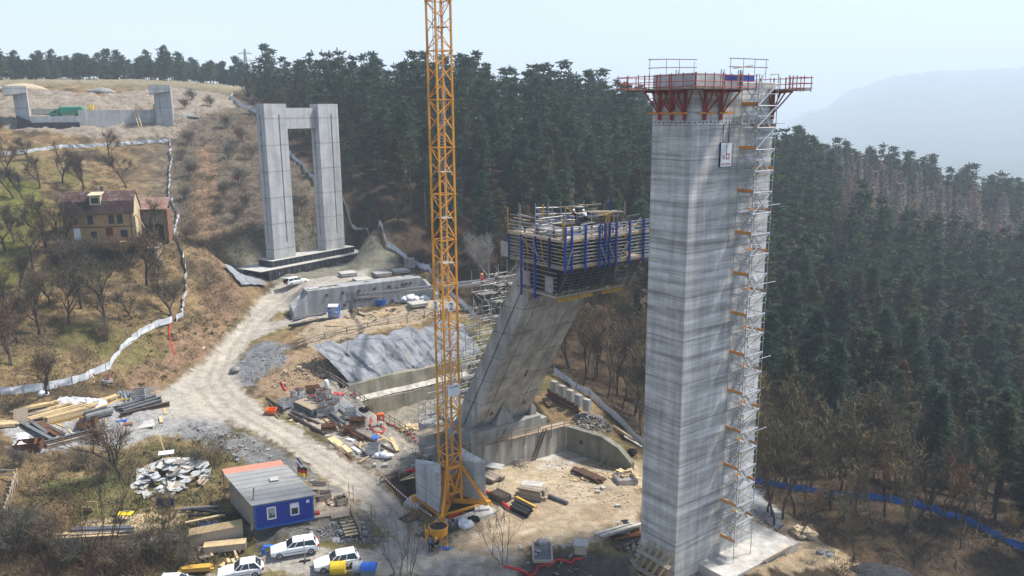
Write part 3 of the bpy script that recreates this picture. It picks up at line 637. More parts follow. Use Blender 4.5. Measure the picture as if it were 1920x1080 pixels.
# stair scaffold on its right hand face
st = thing('stair_scaffold', 'slender galvanised stair scaffold with orange toe boards zigzagging up the tall pier', 'scaffold', rb(TW0, 7.4, 1, -1.55))
SU0, SU1, SV0, SV1 = 6.25, 8.95, .22, 1.95
HL = 1.88; Z0 = .55; NL = 23
sb, lb, db = MB(), MB(), MB()
for u in (SU0, SU1):
    for v in (SV0, SV1): sb.tube([rb(TW0, u, v, -1.6), rb(TW0, u, v, 44.6)], .04, 6)
obj('standards', sb, M['galv'], st)
lm = MB()
for k in range(NL):
    z = Z0+k*HL; left = k % 2 == 0
    b = MB()
    for v in (SV0, SV1): b.tube([rb(TW0, SU0, v, z), rb(TW0, SU1, v, z)], .055 if v == SV1 else .035, 5)
    for u in (SU0, SU1): b.tube([rb(TW0, u, SV0, z), rb(TW0, u, SV1, z)], .035, 5)
    b.tube([rb(TW0, SU0, SV1, z+1), rb(TW0, SU1, SV1, z+1)], .025, 5); b.tube([rb(TW0, SU0, SV0, z+1), rb(TW0, SU0, SV1, z+1)], .025, 5)
    b.tube([rb(TW0, SU0, SV1, z), rb(TW0, SU1, SV1, z+HL)], .055, 6); b.tube([rb(TW0, SU1, SV0, z), rb(TW0, SU0, SV0, z+HL)], .035, 5)
    b.tube([rb(TW0, SU0, SV0, z+HL), rb(TW0, SU0, SV1, z)], .035, 5); b.tube([rb(TW0, SU1, SV1, z+HL), rb(TW0, SU1, SV0, z)], .035, 5)
    obj('bracing', b, M['galv'], st)
    u0, u1 = (SU0, SU0+.62) if left else (SU1-.62, SU1)
    b = MB(); b.box(rb(TW0, (u0+u1)/2, (SV0+SV1)/2, z+.06), (u1-u0, SV1-SV0-.06, .05), RD); obj('landing', b, M['galv'], st)
    b = MB(); ue = SU0-.02 if left else SU1+.02
    b.box(rb(TW0, ue, (SV0+SV1)/2, z+.19), (.04, SV1-SV0, .24), RD)
    if not left: b.box(rb(TW0, SU1-.4, SV0+.02, z+.19), (.7, .04, .2), RD)
    obj('toe_board', b, M['toe'], st)
    b = MB(); vv = (SV0+.15, SV0+.75) if left else (SV1-.75, SV1-.15)
    a0, a1 = (SU0+.6, SU1-.6) if left else (SU1-.6, SU0+.6)
    for v in vv: b.bar(rb(TW0, a0, v, z+.05), rb(TW0, a1, v, z+HL), .05, .16)
    for i in range(1, 8): q = i/8; b.box(rb(TW0, a0+(a1-a0)*q, sum(vv)/2, z+.05+HL*q), (.2, .6, .035), RD)
    b.tube([rb(TW0, a0, vv[1], z+1), rb(TW0, a1, vv[1], z+HL+.95)], .025, 5)
    obj('stair_flight', b, M['galv'], st)
    for u, v in ((SU0, SV1), (SU1, SV1), (SU0, SV0)): lm.box(rb(TW0, u, v, z-.28-.3*(u > SU0)), (.08, .08, .13), RD)
    if k % 4 == 1:
        b = MB(); b.tube([rb(TW0, SU0+.3, .12, z+.3), rb(TW0, TWW+1.6, .12, z+.3)], .035, 5); b.tube([rb(TW0, SU1, .02, z+.3), rb(TW0, SU1, SV1, z+.3)], .035, 5); obj('anchor_tube', b, M['galv'], st)
obj('couplers', lm, M['lime'], st)
# raking shores at the pier foot
sh = thing('raking_shore', 'orange timber raking shore frame propped against the foot of the tall pier', 'shoring', rb(TW0, -1.2, -2, -2.6))
for i in range(5):
    b = MB(); s_ = -.25-i*.78; b.bar(rb(TW0, -1.9, s_-.9, -2.7), rb(TW0, -.12, s_+.15, .75), .17, .2); obj('raker', b, M['timber'], sh)
for z, o_, in ((-.35, -.78), (-1.7, -1.45)): b = MB(); b.bar(rb(TW0, o_-.12, .2, z), rb(TW0, o_-.12, -4.0, z), .1, .42, up=rb((0, 0), .85, .0, .5)); obj('waling', b, M['timberg'], sh)
b = MB()
for i in range(5): b.bar(rb(TW0, -1.5, -.6-i*.8, -2.6), rb(TW0, -.2, -.5-i*.8, -1.2), .1)
obj('prop', b, M['toe'], sh)
# ------------------------------------------------------------------ leaning pier
LEAN = np.array([BD[0]*11.3, BD[1]*11.3, 18.2])/18.2
def lg(u, v, z): return LEG0 + RD*u - BD*v + LEAN*(z-LEG0[2])
lp = thing('leaning_pier', 'massive concrete bridge pier leaning toward the tall pier with formwork on its head', 'bridge pier', v3(LEG0, 1.0)+RD*4-BD*2)
LWW, LTH = 8.4, 3.5
def lsec(z, gw, gd):
    c = 4.15
    pts = [(0, 0), (1.42, 0), (1.45, .14), (1.53, .14), (1.56, 0), (c-gw-.02, 0), (c-gw*.1, gd), (c+.05+gw*.1, gd), (c+gw+.07, 0), (6.42, 0), (6.45, .14), (6.53, .14), (6.56, 0), (LWW, 0), (LWW, LTH), (0, LTH), (0, 1.75), (.16, 1.75), (.16, 1.45), (0, 1.45)]
    return [lg(u, v, z) for u, v in pts]
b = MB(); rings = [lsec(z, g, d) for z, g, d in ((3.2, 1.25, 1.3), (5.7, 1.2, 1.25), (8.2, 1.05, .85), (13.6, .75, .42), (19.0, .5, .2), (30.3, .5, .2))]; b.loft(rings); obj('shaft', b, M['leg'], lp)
b = MB()
for z in (8.7, 11.9, 15.1, 18.3, 21.5):
    for u0, u1 in ((0, 2.9), (5.3, LWW)): b.bar(lg(u0, -.003, z+.15*(u0 > 1)), lg(u1, -.003, z+.15), .02, .05)
    b.bar(lg(-.003, .02, z), lg(-.003, LTH, z-.25), .02, .05)
obj('pour_joint', b, M['rustd'], lp)
b = MB(); q = [lg(4.9+du, .05, 11.6+dz) for du, dz in ((0, 0), (.55, .1), (.55, .95), (.3, 1.35), (0, .95))]; b.add([p-BD*.28 for p in q]+[p+BD*.02 for p in q], [(0, 1, 2, 3, 4), (9, 8, 7, 6, 5)]+[(i, (i+1) % 5, 5+(i+1) % 5, 5+i) for i in range(5)]); obj('opening_shade', b, M['black'], lp)  # black plug; its colour stands in for the shaded hollow
b = MB()
for u, z in ((1.9, 6.9), (6.6, 7.3)): b.bar(lg(u, -.05, z), lg(u+.45, -.12, z-.2), .14, .1); b.bar(lg(u+.1, -.05, z-.3), lg(u+.25, -.12, z+.2), .1, .1)
obj('bracket', b, M['red'], lp)
pl = MB(); pl.prism([rb(LEG0, u, v, 0)[:2] for u, v in ((-1.0, .95), (9.5, .95), (9.5, -6.5), (-1.0, -6.5))], -2, [5.0, 5.0, 5.5, 5.5])
for u0, u1 in ((2.65, 5.65),): pl.add([rb(LEG0, u0, .75, 4.9), rb(LEG0, u1, .75, 4.9), rb(LEG0, (u0+u1)/2+.1, .2, 7.6), rb(LEG0, u0, -2.5, 4.9), rb(LEG0, u1, -2.5, 4.9), rb(LEG0, (u0+u1)/2+.1, -2.5, 7.6)], [(0, 1, 2), (3, 5, 4), (0, 2, 5, 3), (1, 4, 5, 2)])
pl.prism([rb(LEG0, u, v, 0)[:2] for u, v in ((8.3, .4), (9.2, .4), (9.2, -5), (8.3, -5))], 4.9, [6.9, 5.8, 5.8, 6.9]); pl.prism([rb(LEG0, u, v, 0)[:2] for u, v in ((9.5, .3), (11.0, .3), (11.0, -6), (9.5, -6))], -2, 4.2)
pl.prism([rb(LEG0, u, v, 0)[:2] for u, v in ((-3.6, -2.2), (-1.0, -2.2), (-1.0, -6.5), (-3.6, -6.5))], -2, 5.0)
obj('plinth', pl, M['conc'], lp, bevel=.05)
b = MB(); b.tube([lg(4.8, -.1, 5.9), rb(LEG0, 4.2, 1.0, 4.6), rb(LEG0, 3.2, 1.02, 3.5), rb(LEG0, 1.8, 1.1, 3.05)], .035, 5); obj('cable', b, M['rustd'], lp)
# formwork scaffold on its head
FQ = np.array([4.83, 74.9]); FB, FR = 8.6, 11.6
def fq(u, v, z): return np.array([FQ[0]+RD[0]*u-BD[0]*v, FQ[1]+RD[1]*u-BD[1]*v, z])
fw = thing('formwork_scaffold', 'blue posted timber formwork scaffold with many rails wrapped round the leaning pier head', 'scaffold', fq(5, 4, 23.5))
zb, zm, zt = 23.9, 27.0, 29.65
rr = random.Random(8)
def frame_deck(nm, z, u0, u1, v0, v1, w, m):
    b = MB()
    for k in range(int(w/.32)):
        o_ = .16+k*.32
        b.bar(fq(u0, v0+o_, z), fq(u1+rr.random()*.2, v0+o_, z+rr.uniform(-.02, .03)), .29, .07); b.bar(fq(u0, v1-o_, z), fq(u1, v1-o_, z), .29, .07); b.bar(fq(u0+o_, v0+w, z), fq(u0+o_, v1-w, z), .29, .07); b.bar(fq(u1-o_, v0+w, z), fq(u1-o_, v1-w, z), .29, .07)
    for v in (v0, v1): b.bar(fq(u0-.1, v-.06, z+.06), fq(u1+.1, v-.06, z+.06), .05, .24)
    for u in (u0, u1): b.bar(fq(u-.06, v0, z+.06), fq(u-.06, v1, z+.06), .05, .24)
    obj(nm, b, m, fw)
frame_deck('plank_deck', zm, 0, FR, 0, FB, 1.6, M['plank']); frame_deck('plank_deck', zb, .6, FR-2.2, 1.7, FB-.3, 1.1, M['plank'])
b = MB()   # closed upper deck
for k in range(26): b.bar(fq(-.1+rr.random()*.3, .3+k*.32, zt+rr.uniform(-.02, .04)), fq(FR*rr.uniform(.9, 1), .3+k*.32, zt), .3, .07)
for v in (0, FB): b.bar(fq(-.1, v-.06, zt), fq(FR, v-.06, zt), .05, .26)
b.bar(fq(-.06, 0, zt), fq(-.06, FB, zt), .05, .26); obj('plank_deck', b, M['plank'], fw)
for u in (.15, .95, 2.7, 4.5, 5.25, 5.85, 6.75, 8.6, 10.6): b = MB(); b.bar(fq(u, -.12, zm-.35), fq(u, -.12, zt+1.35), .2, .17, up=RD); obj('post', b, M['bluep'], fw)
for v, z0, z1 in ((FB-.2, zm-.2, zt-.1), (6.3, zb-.35, zt), (4.1, zb-.35, zt+.1), (1.9, zm-.35, zt+.2)): b = MB(); b.bar(fq(-.12, v, z0), fq(-.12, v, z1), .2, .17, up=RD); obj('post', b, M['bluep'] if v != 1.9 else M['dkblue'], fw)
for side in range(2):
    b = MB()
    for i in range(12):
        z = zm+.25+i*.33+rr.uniform(-.03, .03)
        if abs(z-zt) < .15: continue
        w_ = rr.uniform(-.05, .04)
        if side == 0: b.bar(fq(-.15, -.02, z), fq(FR, -.02, z+w_), .05, .10)
        else: b.bar(fq(-.02, -.1, z), fq(-.02, FB if z < zt+.9 else FB, z+w_), .05, .08)
    for i in range(6):
        if side == 1: z = zb+.3+i*.42; b.bar(fq(.55, 1.6, z), fq(.55, FB-.6, z+rr.uniform(-.03, .03)), .05, .07)
    obj('guard_rail', b, M['galvd'] if side else M['galv'], fw)
b = MB()
for i in range(9): z = zb+.15+i*.33; s_ = (zm-z)/(zm-zb); b.bar(fq(.4+s_*.3, .25+1.5*s_, z), fq(FR-.3-1.7*s_, .25+1.5*s_, z), .06, .07)
for k in range(10): u = .8+k*1.05; b.bar(fq(u, 1.9, zb), fq(u+.25, .15, zm-.1), .07, .09)
obj('underside_truss', b, M['pipe'], fw)
b = MB(); b.box(fq(LWW/2+1.3, 5.0, (zb+zt)/2), (8.6, 3.7, zt-zb-.3), RD); b.box(fq(5.4, 1.9, (zm+zt)/2), (9.6, .2, 2.3), RD); b.box(fq(1.3, 4.6, (zm+zt)/2), (.2, 6, 2.4), RD); obj('shutter_panel', b, M['ply'], fw)
b = MB()
for i in range(4): b.bar(fq(.8, 1.72, zm+.4+i*.55), fq(10.2, 1.72, zm+.4+i*.55), .1, .16)
for i in range(5): b.bar(fq(1.1, 1.9+i*1.2, zm+.3), fq(1.1, 2.3+i*1.2, zt-.1), .12, .16)
obj('waling_beam', b, M['timbery'], fw)
for u in (1.6, 3.4, 5.0, 6.4, 7.9, 9.4): b = MB(); b.bar(fq(u, 1.55, zm), fq(u, 1.55, zt+.9), .18, .18); b.bar(fq(u, 1.5, zm+.2), fq(u, .4, zm+.1), .1); obj('post', b, M['dkblue'], fw)
for v in (2.6, 5.2, 7.2): b = MB(); b.bar(fq(1.05, v, zb), fq(1.05, v, zt+.8), .18, .18); obj('post', b, M['dkblue'], fw)
b = MB()
for u0, u1 in ((.75, 3.4), (3.5, 5.2), (6.6, 9.3)): b = MB(); b.bar(fq(u0, 1.6, zb-.25), fq(u1, 1.6, zb-.25), .22, .36); obj('bearer_beam', b, M['timbery'], fw)
b = MB()
for u in (.9, 1.4, 1.9, 3.0, 3.5, 4.0, 4.5, 6.9, 7.4, 7.9): a = lg(u-.4, -.13, 24.2); b.bar(a, a+(LEAN*-1)*1.25, .2, .14)
obj('hanger', b, M['dkblue'], fw)
for v0, z0, z1, u0 in ((FB-.1, zt+.1, zt+2.5, -.1), (.3, zt-.6, zt+2.0, .2), (-.05, zt+.2, zt+1.7, .12), (0, zt-.6, zt+2.2, 5.5), (.1, zt, zt+2.3, 5.95), (7.5, zt, zt+2.2, 7.4), (6.5, zt, zt+2.8, 2.9)): b = MB(); b.bar(fq(u0, v0, z0), fq(u0, v0, z1), .16, .14); obj('timber_post', b, M['timbery'], fw)
b = MB()   # upper inner stage with its own rails and boards
for k in range(3):
    z = zt+.65+k*.65
    b.tube([fq(2.2, 6.9, z+.5), fq(7.6, 5.6, z+.3)], .05, 5); b.tube([fq(0, 8.2, z-.1), fq(0, 3.6, z-.1)], .04, 5); b.tube([fq(0, 3.6, z-.1), fq(3, 3.2, z)], .04, 5); b.tube([fq(2.2, 6.9, z+.4), fq(2.4, 3.4, z+.2)], .04, 5)
for u, v in ((2.2, 6.9), (3.6, 6.5), (5, 6.2), (6.4, 5.9), (7.6, 5.6), (0, 6.5), (0, 3.6), (3, 3.2), (1.2, 8.3)): b.tube([fq(u, v, zt), fq(u, v, zt+2.9)], .045, 5)
obj('inner_rail', b, M['galv'], fw)
b = MB()
for k in range(5): b.bar(fq(6.3+k*.1, 3.2+k*.35, zt+1.95), fq(10.7, 2.8+k*.35, zt+1.75), .25, .07)
b.bar(fq(3.9, 5.2, zt+2.5), fq(7.6, 3.0, zt+2.75), .3, .1); b.bar(fq(10.5, 1, zt+.4), fq(8, 4.5, zt+.5), .3, .06); obj('loose_board', b, M['timberg'], fw)
b = MB(); b.box(fq(8.6, 4.2, zt+.75), (4.0, 2.4, 1.1), RD); obj('shutter_panel', b, M['ply'], fw); b = MB(); b.box(fq(4.6, 4.6, zt+.5), (2.6, 1.6, .9), RD); obj('shutter_panel', b, M['ply'], fw)
b = MB()
for k in range(90):
    u, v = rr.uniform(.3, 10.5), rr.uniform(.4, 8); a = rr.uniform(0, 6.3); L = rr.uniform(.3, 1.3); p = fq(u, v, zt+rr.uniform(.1, .5)); b.bar(p, p+np.array([math.cos(a)*L, math.sin(a)*L, rr.uniform(-.1, .35)]), rr.uniform(.05, .2), .08)
obj('clutter', b, M['galvd'], fw)
for m_, n_ in (('galv', 34), ('pipe', 40), ('plank', 26), ('timbery', 10), ('bluep', 14)):
    b = MB()
    for k in range(n_):
        u, v = rr.uniform(.4, 10.8), rr.uniform(.5, 8.2); h_ = zt+rr.uniform(.1, 1.9 if v > 2 else .9); q = rr.random(); L = rr.uniform(.6, 2.4)
        d_ = RD*L if q < .45 else -BD*L if q < .75 else UP*L*.7; b.bar(fq(u, v, h_), fq(u, v, h_)+d_+UP*rr.uniform(-.1, .15), rr.uniform(.05, .13), .07)
    obj('clutter', b, M[m_], fw)
b = MB()
for u0, z0, u1, z1 in ((2.8, zt-.2, 4.4, zt+1.3), (.3, zm+.1, 1.0, zm+2), (4.6, zm+1.9, 5.4, zm+.2), (6.9, zm+.1, 8.4, zm+1.9), (5.7, zm+2, 6.4, zm+.4), (8.7, zt+.2, 10, zt+1.5)): b.bar(fq(u0, -.2, z0), fq(u1, -.2, z1), .06, .06)
for v0, z0, v1, z1 in ((6.2, zm+2.4, 2.2, zm+.3), (4.2, zm+2.2, 3.4, zm+.3), (6.2, zb+2.4, 4.2, zb+.2)): b.bar(fq(-.2, v0, z0), fq(-.2, v1, z1), .05, .05)
obj('brace', b, M['galv'], fw)
for a_ in ((.45, 2.6, zb+1.2), (.45, 6.2, zb+1.3), (-.25, 8.9, zm+.9)): b = MB(); b.box(fq(*a_), (.1, 1.2, 1.5), RD); obj('shutter_panel', b, M['galvd'], fw)
# stepped access scaffold up the back of the leaning pier
sc = thing('access_scaffold', 'grey tubular access scaffold stepping up the back of the leaning pier', 'scaffold', v3(LEG0, .5)-BD*6-RD*2)
def bay(b, o, L, D_, h, diag=True):
    pts = [(0, 0), (L, 0), (L, D_), (0, D_)]
    P_ = lambda q, z: o+RD*q[0]-BD*q[1]+UP*z
    for q in pts: b.tube([P_(q, -.1), P_(q, h+.3)], .03, 4)
    for i in range(4):
        for z in (0, 1.0): b.tube([P_(pts[i], z), P_(pts[(i+1) % 4], z)], .026, 4)
    b.tube([P_(pts[0], 0), P_(pts[1], h)], .028, 4); b.tube([P_(pts[3], 0), P_(pts[0], h)], .028, 4); b.tube([P_(pts[1], h), P_(pts[2], 0)], .028, 4)
    if diag: b.bar(P_((0, .5), 0.02), P_((L, .5), .02), .5, .05)
for i in range(11):
    b = MB(); z = 3.2+i*2.05; o = lg(-1.2, LTH+.6, z)+RD*(.35*math.sin(i*2.2)); bay(b, o, 2.4+.4*(i % 2), 1.7, 2.05)
    if i % 2 == 0: bay(b, o-RD*2.3-UP*.6, 2.2, 1.6, 2.0)
    if i < 4: bay(b, o-RD*2.4-BD*1.0-UP*1.2, 2.2, 1.6, 2.0)
    for q in range(6): a = o-BD*.5+RD*rr.uniform(-1, 2.4); b.tube([a+UP*rr.uniform(0, 1), a-BD*rr.uniform(0, 1.6)+RD*rr.uniform(-1, 1)+UP*rr.uniform(.4, 2)], .03, 4)
    obj('scaffold_bay', b, M['galvd'], sc)
b = MB()
for i in range(22): o = lg(-1.2, LTH+.6, 3.2+i*1.02)+RD*rr.uniform(-.1, 2.4)-BD*rr.choice((0, 1.6)); b.box(o, (.14, .14, .22), RD)
obj('couplers', b, M['lime'], sc)
lo = thing('landing_scaffold', 'low tube scaffold with plank deck at the left end of the leaning pier plinth', 'scaffold', rb(LEG0, -4.6, -3.5, -1.6))
for i in range(3): b = MB(); bay(b, rb(LEG0, -5.4-.3*(i == 1), -2.0, -1.5+i*2.0), 2.2, 2.4, 2.0); obj('scaffold_bay', b, M['galvd'], lo)
b = MB()
for k in range(6): b.bar(rb(LEG0, -5.9, -2.0-k*.36, 5.1), rb(LEG0, -1.2, -2.0-k*.36, 5.12), .32, .06)
obj('plank_deck', b, M['plank'], lo)
b = MB()
for k in range(4): b.tube([rb(LEG0, -5.2+k*.5, -5.6, -1.2), rb(LEG0, -5.9+k*.25, -2.3, 4.0)], .05, 5)
obj('brace', b, M['galvd'], lo)
# ------------------------------------------------------------------ site retaining walls
wl = thing('retaining_wall', 'long pale concrete retaining wall with timber handrail below the leaning pier', 'wall', v3((_wallL+_wallR)/2, -.2))
wd = (_wallR-_wallL); wd[2] = 0; WLn = np.linalg.norm(wd); wd /= WLn; wn = np.array([wd[1], -wd[0], 0])
def wp(t_, n_, z): return np.array([_wallL[0], _wallL[1], 0])+wd*t_+wn*n_+UP*z
b = MB(); b.prism([wp(a, c, 0)[:2] for a, c in ((-.5, 0), (WLn, 0), (WLn, -.6), (-.5, -.6))], -2.4, 3.15); obj('wall_face', b, M['concw'], wl, bevel=.03)
b = MB()
for k in range(9): b.bar(wp(1+k*1.75, .02, .1), wp(1+k*1.75, .02, 3.1), .025, .02)
obj('panel_joint', b, M['timberg'], wl)
b = MB()
for k in range(4): b.bar(wp(-.6, -.2-k*.36, 3.2), wp(WLn+.6, -.2-k*.36, 3.2), .33, .06)
obj('plank_walkway', b, M['plank'], wl)
b = MB()
for k in range(8): t_ = .6+k*(WLn-1)/7; b.bar(wp(t_, .06, 2.1), wp(t_, .06, 4.2), .09, .12)
for z in (3.55, 4.05): b.bar(wp(-.4, .1, z), wp(WLn+.2, .1, z+.05), .05, .12)
obj('handrail', b, M['plank'], wl)
b = MB(); sd = BD; c0 = wp(WLn, 0, 0); L_ = np.linalg.norm((at_z(1183, 886, -.4)-c0)[:2]); ed = at_z(1183, 886, -.4)-c0; ed[2] = 0; ed /= np.linalg.norm(ed); en = np.array([ed[1], -ed[0], 0])
if en@np.array([1, 0, 0]) < 0: en = -en
w2 = thing('side_wall', 'dark mossy concrete side wall sloping down at its far end beside the gravel yard', 'wall', v3(c0+ed*5, -.3))
for t0, t1, z0, z1 in ((0, L_*.55, 3.15, 3.05), (L_*.55, L_*.8, 3.05, 2.2), (L_*.8, L_, 2.2, .7)):
    a, c = c0+ed*t0, c0+ed*t1; b.prism([a[:2], c[:2], (c+en*.8)[:2], (a+en*.8)[:2]], -2.4, [z0, z1, z1, z0])
obj('wall_face', b, M['concg'], w2, bevel=.03)
b = MB(); a = c0+ed*2.2-en*.02+UP*1.6; b.box(a, (.35, .08, .5), ed); obj('opening_shade', b, M['black'], w2)  # black block painted as the shade of a hole in the wall
# sheet pile wall behind the plinth
s0, s1 = at_z(1026, 757, 2.2), at_z(1090, 788, 1.6); d_ = s1-s0; d_[2] = 0; Ls = np.linalg.norm(d_); d_ /= Ls; n_ = np.array([d_[1], -d_[0], 0]); n_ = -n_ if n_@np.array([0, -1, 0]) < 0 else n_
sp = thing('sheet_pile_wall', 'rusty steel sheet pile wall with grey concrete blocks on top beyond the plinth', 'wall', (s0+s1)/2)
b = MB(); pr = []
for k in range(int(Ls/.4)+1):
    o_ = .18 if (k//2) % 2 else 0; pr.append(s0+d_*k*.4+n_*o_)
b.loft([[v3(p, -.5), v3(p, 4.4-i*.06)] for i, p in enumerate(pr)], closed=False, cap=False)
bk = [p-n_*.12 for p in pr]; b.loft([[v3(p, 4.4-i*.06), v3(p, -.5)] for i, p in enumerate(bk)], closed=False, cap=False); obj('sheet', b, M['rust'], sp)
b = MB(); b.bar(v3(s0+n_*.3, 3.6), v3(s1+n_*.3, 2.9), .22, .25); obj('waling_beam', b, M['rustd'], sp)
for k in range(5): b = MB(); p = s0+d_*(1.2+k*1.5)-n_*.2; b.box(v3(p, 4.9-k*.25), (1.0, .6, 1.6), d_); obj('concrete_block', b, M['conc'], sp)
# sprayed slope and benches of the excavation
ex = thing('sprayed_slope', 'lumpy grey sprayed concrete slope above stepped mossy benches behind the yellow crane', 'retaining slope', BENCH0+RD*12-UP*4)
nu, nv = 130, 46; us = np.linspace(.1, 26, nu); V = []
for j in range(nv):
    q = j/(nv-1)*1.12; v = -q*6.2
    for u in us:
        N_ = lambda a, c, k: float(vnoise(np.array([u*a+40]), np.array([q*c]), k)[0])-.5
        fade = min(1, max(0, (1.0-q)*3.2)); lump = (N_(.5, 2, 3)*1.1+N_(1.8, 6, 5)*.5+N_(4.5, 14, 6)*.22)*fade
        w = u*.36-q*.75+.25*N_(.9, 3, 9); fr_ = w-math.floor(w); fold = (fr_*.7 if fr_ < .85 else (1-fr_)*3.97)*.95*fade
        top = 1+.05*math.sin(u*.9)+.03*math.sin(u*2.3+1)
        p = BENCH0+RD*(u+1.3*(1-q)*(26-u)/26-1.6*q)+BD*(v*top+(lump+fold)*.85*min(1, q*8)+.25); zt_ = min(q, 1)*4.95*top-max(0, q-1)*3
        p[2] = 2.9+zt_+lump*.4*q-(u/26)*.2; V.append(p)
V = np.array(V)-np.array(WL[ex.name]); i_ = np.arange(nv-1)[:, None]*nu+np.arange(nu-1)[None]; F_ = np.stack([i_, i_+1, i_+nu+1, i_+nu], -1).reshape(-1, 4)
npmesh('sprayed_face', V, F_, M['shot'], ex, smooth=True)
b = MB()
def bwave(u, s): return .25*math.sin(u*.5+s)+.12*math.sin(u*1.7+s*2)
pr = [[BENCH0+RD*u+BD*(c+bwave(u, k)*(k > 0)*.5)+UP*(z-3.0+bwave(u, k+3)*.25) for k, (c, z) in enumerate(((0, 3.1), (.5, 2.95), (.75, 0.9), (2.3, .55), (2.5, -1.9)))] for u in np.linspace(.8, 24, 60)]
b.loft(pr, closed=False, cap=False); obj('bench', b, M['bench'], ex)
b = MB()
pr = [[BENCH0+RD*u+BD*(c+bwave(u, 2)*.4)+UP*(z-3.0+.12) for c, z in ((.8, .9), (2.2, .62))] for u in np.linspace(1.5, 24, 50)]
b.loft(pr, closed=False, cap=False); obj('ledge', b, M['terr'] if 'terr' in M else M['concw'], ex)
# ------------------------------------------------------------------ twin legged pier and its footing
def pp(u, v, z): return np.array([P1[0]+r1[0]*u+b1[0]*v, P1[1]+r1[1]*u+b1[1]*v, z])
tp = thing('twin_leg_pier', 'grey concrete portal pier of two legs joined by a crossbeam on a black footing', 'bridge pier', pp(8, -1, 11.4))
def lsec1(u0, w, z):
    m = w*.60; return [pp(u0+a, c, z) for a, c in ((0, 0), (m, 0), (m, -.22), (m+.32, -.22), (m+.32, 0), (w, 0), (w, -2.4), (0, -2.4), (0, -1.6), (.22, -1.6), (.22, -1.15), (0, -1.15))]
def lfull(u0, w, z):
    m = w*.60; return [pp(u0+a, c, z) for a, c in ((0, 0), (m, 0), (m, -.01), (m+.32, -.01), (m+.32, 0), (w, 0), (w, -2.4), (0, -2.4), (0, -1.6), (.01, -1.6), (.01, -1.15), (0, -1.15))]
for u0 in (0, 12.8):
    b = MB(); w = 5.1
    b.loft([lfull(u0, w, 14.3), lfull(u0, w, 17.5), lsec1(u0, w, 17.5), lsec1(u0, w, 41.5), lfull(u0, w, 41.5), lfull(u0, w, 43.5)]); obj('leg', b, M['pier'], tp, bevel=.05)
b = MB(); b.box(pp(8.95, -1.65, 40.8), (7.8, 1.4, 3.9), r1); obj('crossbeam', b, M['pier'], tp)
b = MB()
for u0 in (0, 12.8):
    for i in range(26): b.bar(pp(u0+.3+i*.17, -.4-.8*(i % 3), 43.3), pp(u0+.3+i*.17, -.4-.8*(i % 3), 43.75), .04)
obj('starter_bars', b, M['rust'], tp)
b = MB(); b.prism([pp(u, v, 0)[:2] for u, v in ((-1.2, .75), (19.8, .75), (19.8, -3.4), (-1.2, -3.4))], 12.0, 14.34); b.prism([pp(u, v, 0)[:2] for u, v in ((-3.4, 2.4), (22.3, 2.4), (22.3, -5), (-3.4, -5))], 9.5, 13.1); obj('footing', b, M['bitumen'], tp, bevel=.04)
b = MB(); b.prism([pp(u, v, 0)[:2] for u, v in ((-1.25, .8), (19.85, .8), (19.85, -3.4), (-1.25, -3.4))], 14.345, 14.42); b.prism([pp(u, v, 0)[:2] for u, v in ((-5.2, 2.45), (22.4, 2.45), (22.4, -5), (-5.2, -5))], 13.105, 13.17); obj('footing_top', b, M['slab'], tp)
b = MB()
for i in range(17): b.bar(pp(-1+i*1.2, .765, 13.2), pp(-1+i*1.2, .765, 14.3), .03, .04); b.bar(pp(-3+i*1.4, 2.415, 11), pp(-3+i*1.4, 2.415, 13.0), .03, .04)
for i in range(9): b.box(pp(-1+i*2.4, 2.42, 12.2+.3*math.sin(i*3)), (.12, .03, .5), r1)
obj('panel_joint', b, M['galvd'], tp)
# block with the scrawled front
g0 = thing('anchor_block', 'long grey concrete block with dark scrawls and square sockets on its front', 'concrete block', v3((BLK0+BLK1)/2, 7.5))
bd3 = np.array([_bd[0], _bd[1], 0]); bn3 = np.array([_bn[0], _bn[1], 0])
def bk_(t_, n, z): return np.array([BLK0[0], BLK0[1], 0])+bd3*t_+bn3*n+UP*z
b = MB(); b.prism([bk_(a, c, 0)[:2] for a, c in ((-.4, 0), (BLKL, 0), (BLKL, -3.2), (-.4, -3.2))], 5.5, [11.75, 11.9, 11.9, 11.75]); b.prism([bk_(a, c, 0)[:2] for a, c in ((-3.2, .8), (-.4, .0), (-.4, -3), (-3.2, -1.5))], 5.5, [8.4, 11.2, 11.2, 9.5])
b.prism([bk_(a, c, 0)[:2] for a, c in ((BLKL, 0), (BLKL+.6, .2), (BLKL+1.8, 3.6), (BLKL+1.0, 4.0))], 5.5, [11.6, 11.6, 9.3, 9.3]); obj('block', b, M['graff'], g0, bevel=.05)
b = MB()
for tx, tz in ((.14, .72), (.28, .74), (.42, .74), (.56, .76), (.69, .78), (.815, .80), (.85, .81), (.89, .82), (.155, .2), (.29, .2), (.585, .16), (.72, .14)): b = MB(); b.box(bk_(tx*BLKL, .04, 7.6+tz*4.2), (.45, .3, .45), bd3); obj('socket', b, M['rustd'], g0)
b = MB()
def stroke(pts): b.tube([bk_(x*BLKL, .025, 7.6+z*4.2) for x, z in pts], .055, 4)
for x in (.30, .345, .39): stroke([(x, .62), (x+.015, .74), (x+.03, .6), (x+.01, .48), (x+.035, .36), (x-.01, .3)])
for x, w in ((.45, 1), (.5, 1.1)): stroke([(x, .66), (x+.05*w, .56), (x+.02, .44), (x+.06*w, .36), (x, .3)]); stroke([(x-.02, .38), (x+.08, .34)])
for x in (.70, .74, .755): stroke([(x, .72), (x+.03, .62), (x+.045, .5)]); stroke([(x-.02, .56), (x+.02, .5), (x+.01, .4)])
obj('scrawl', b, M['black'], g0)
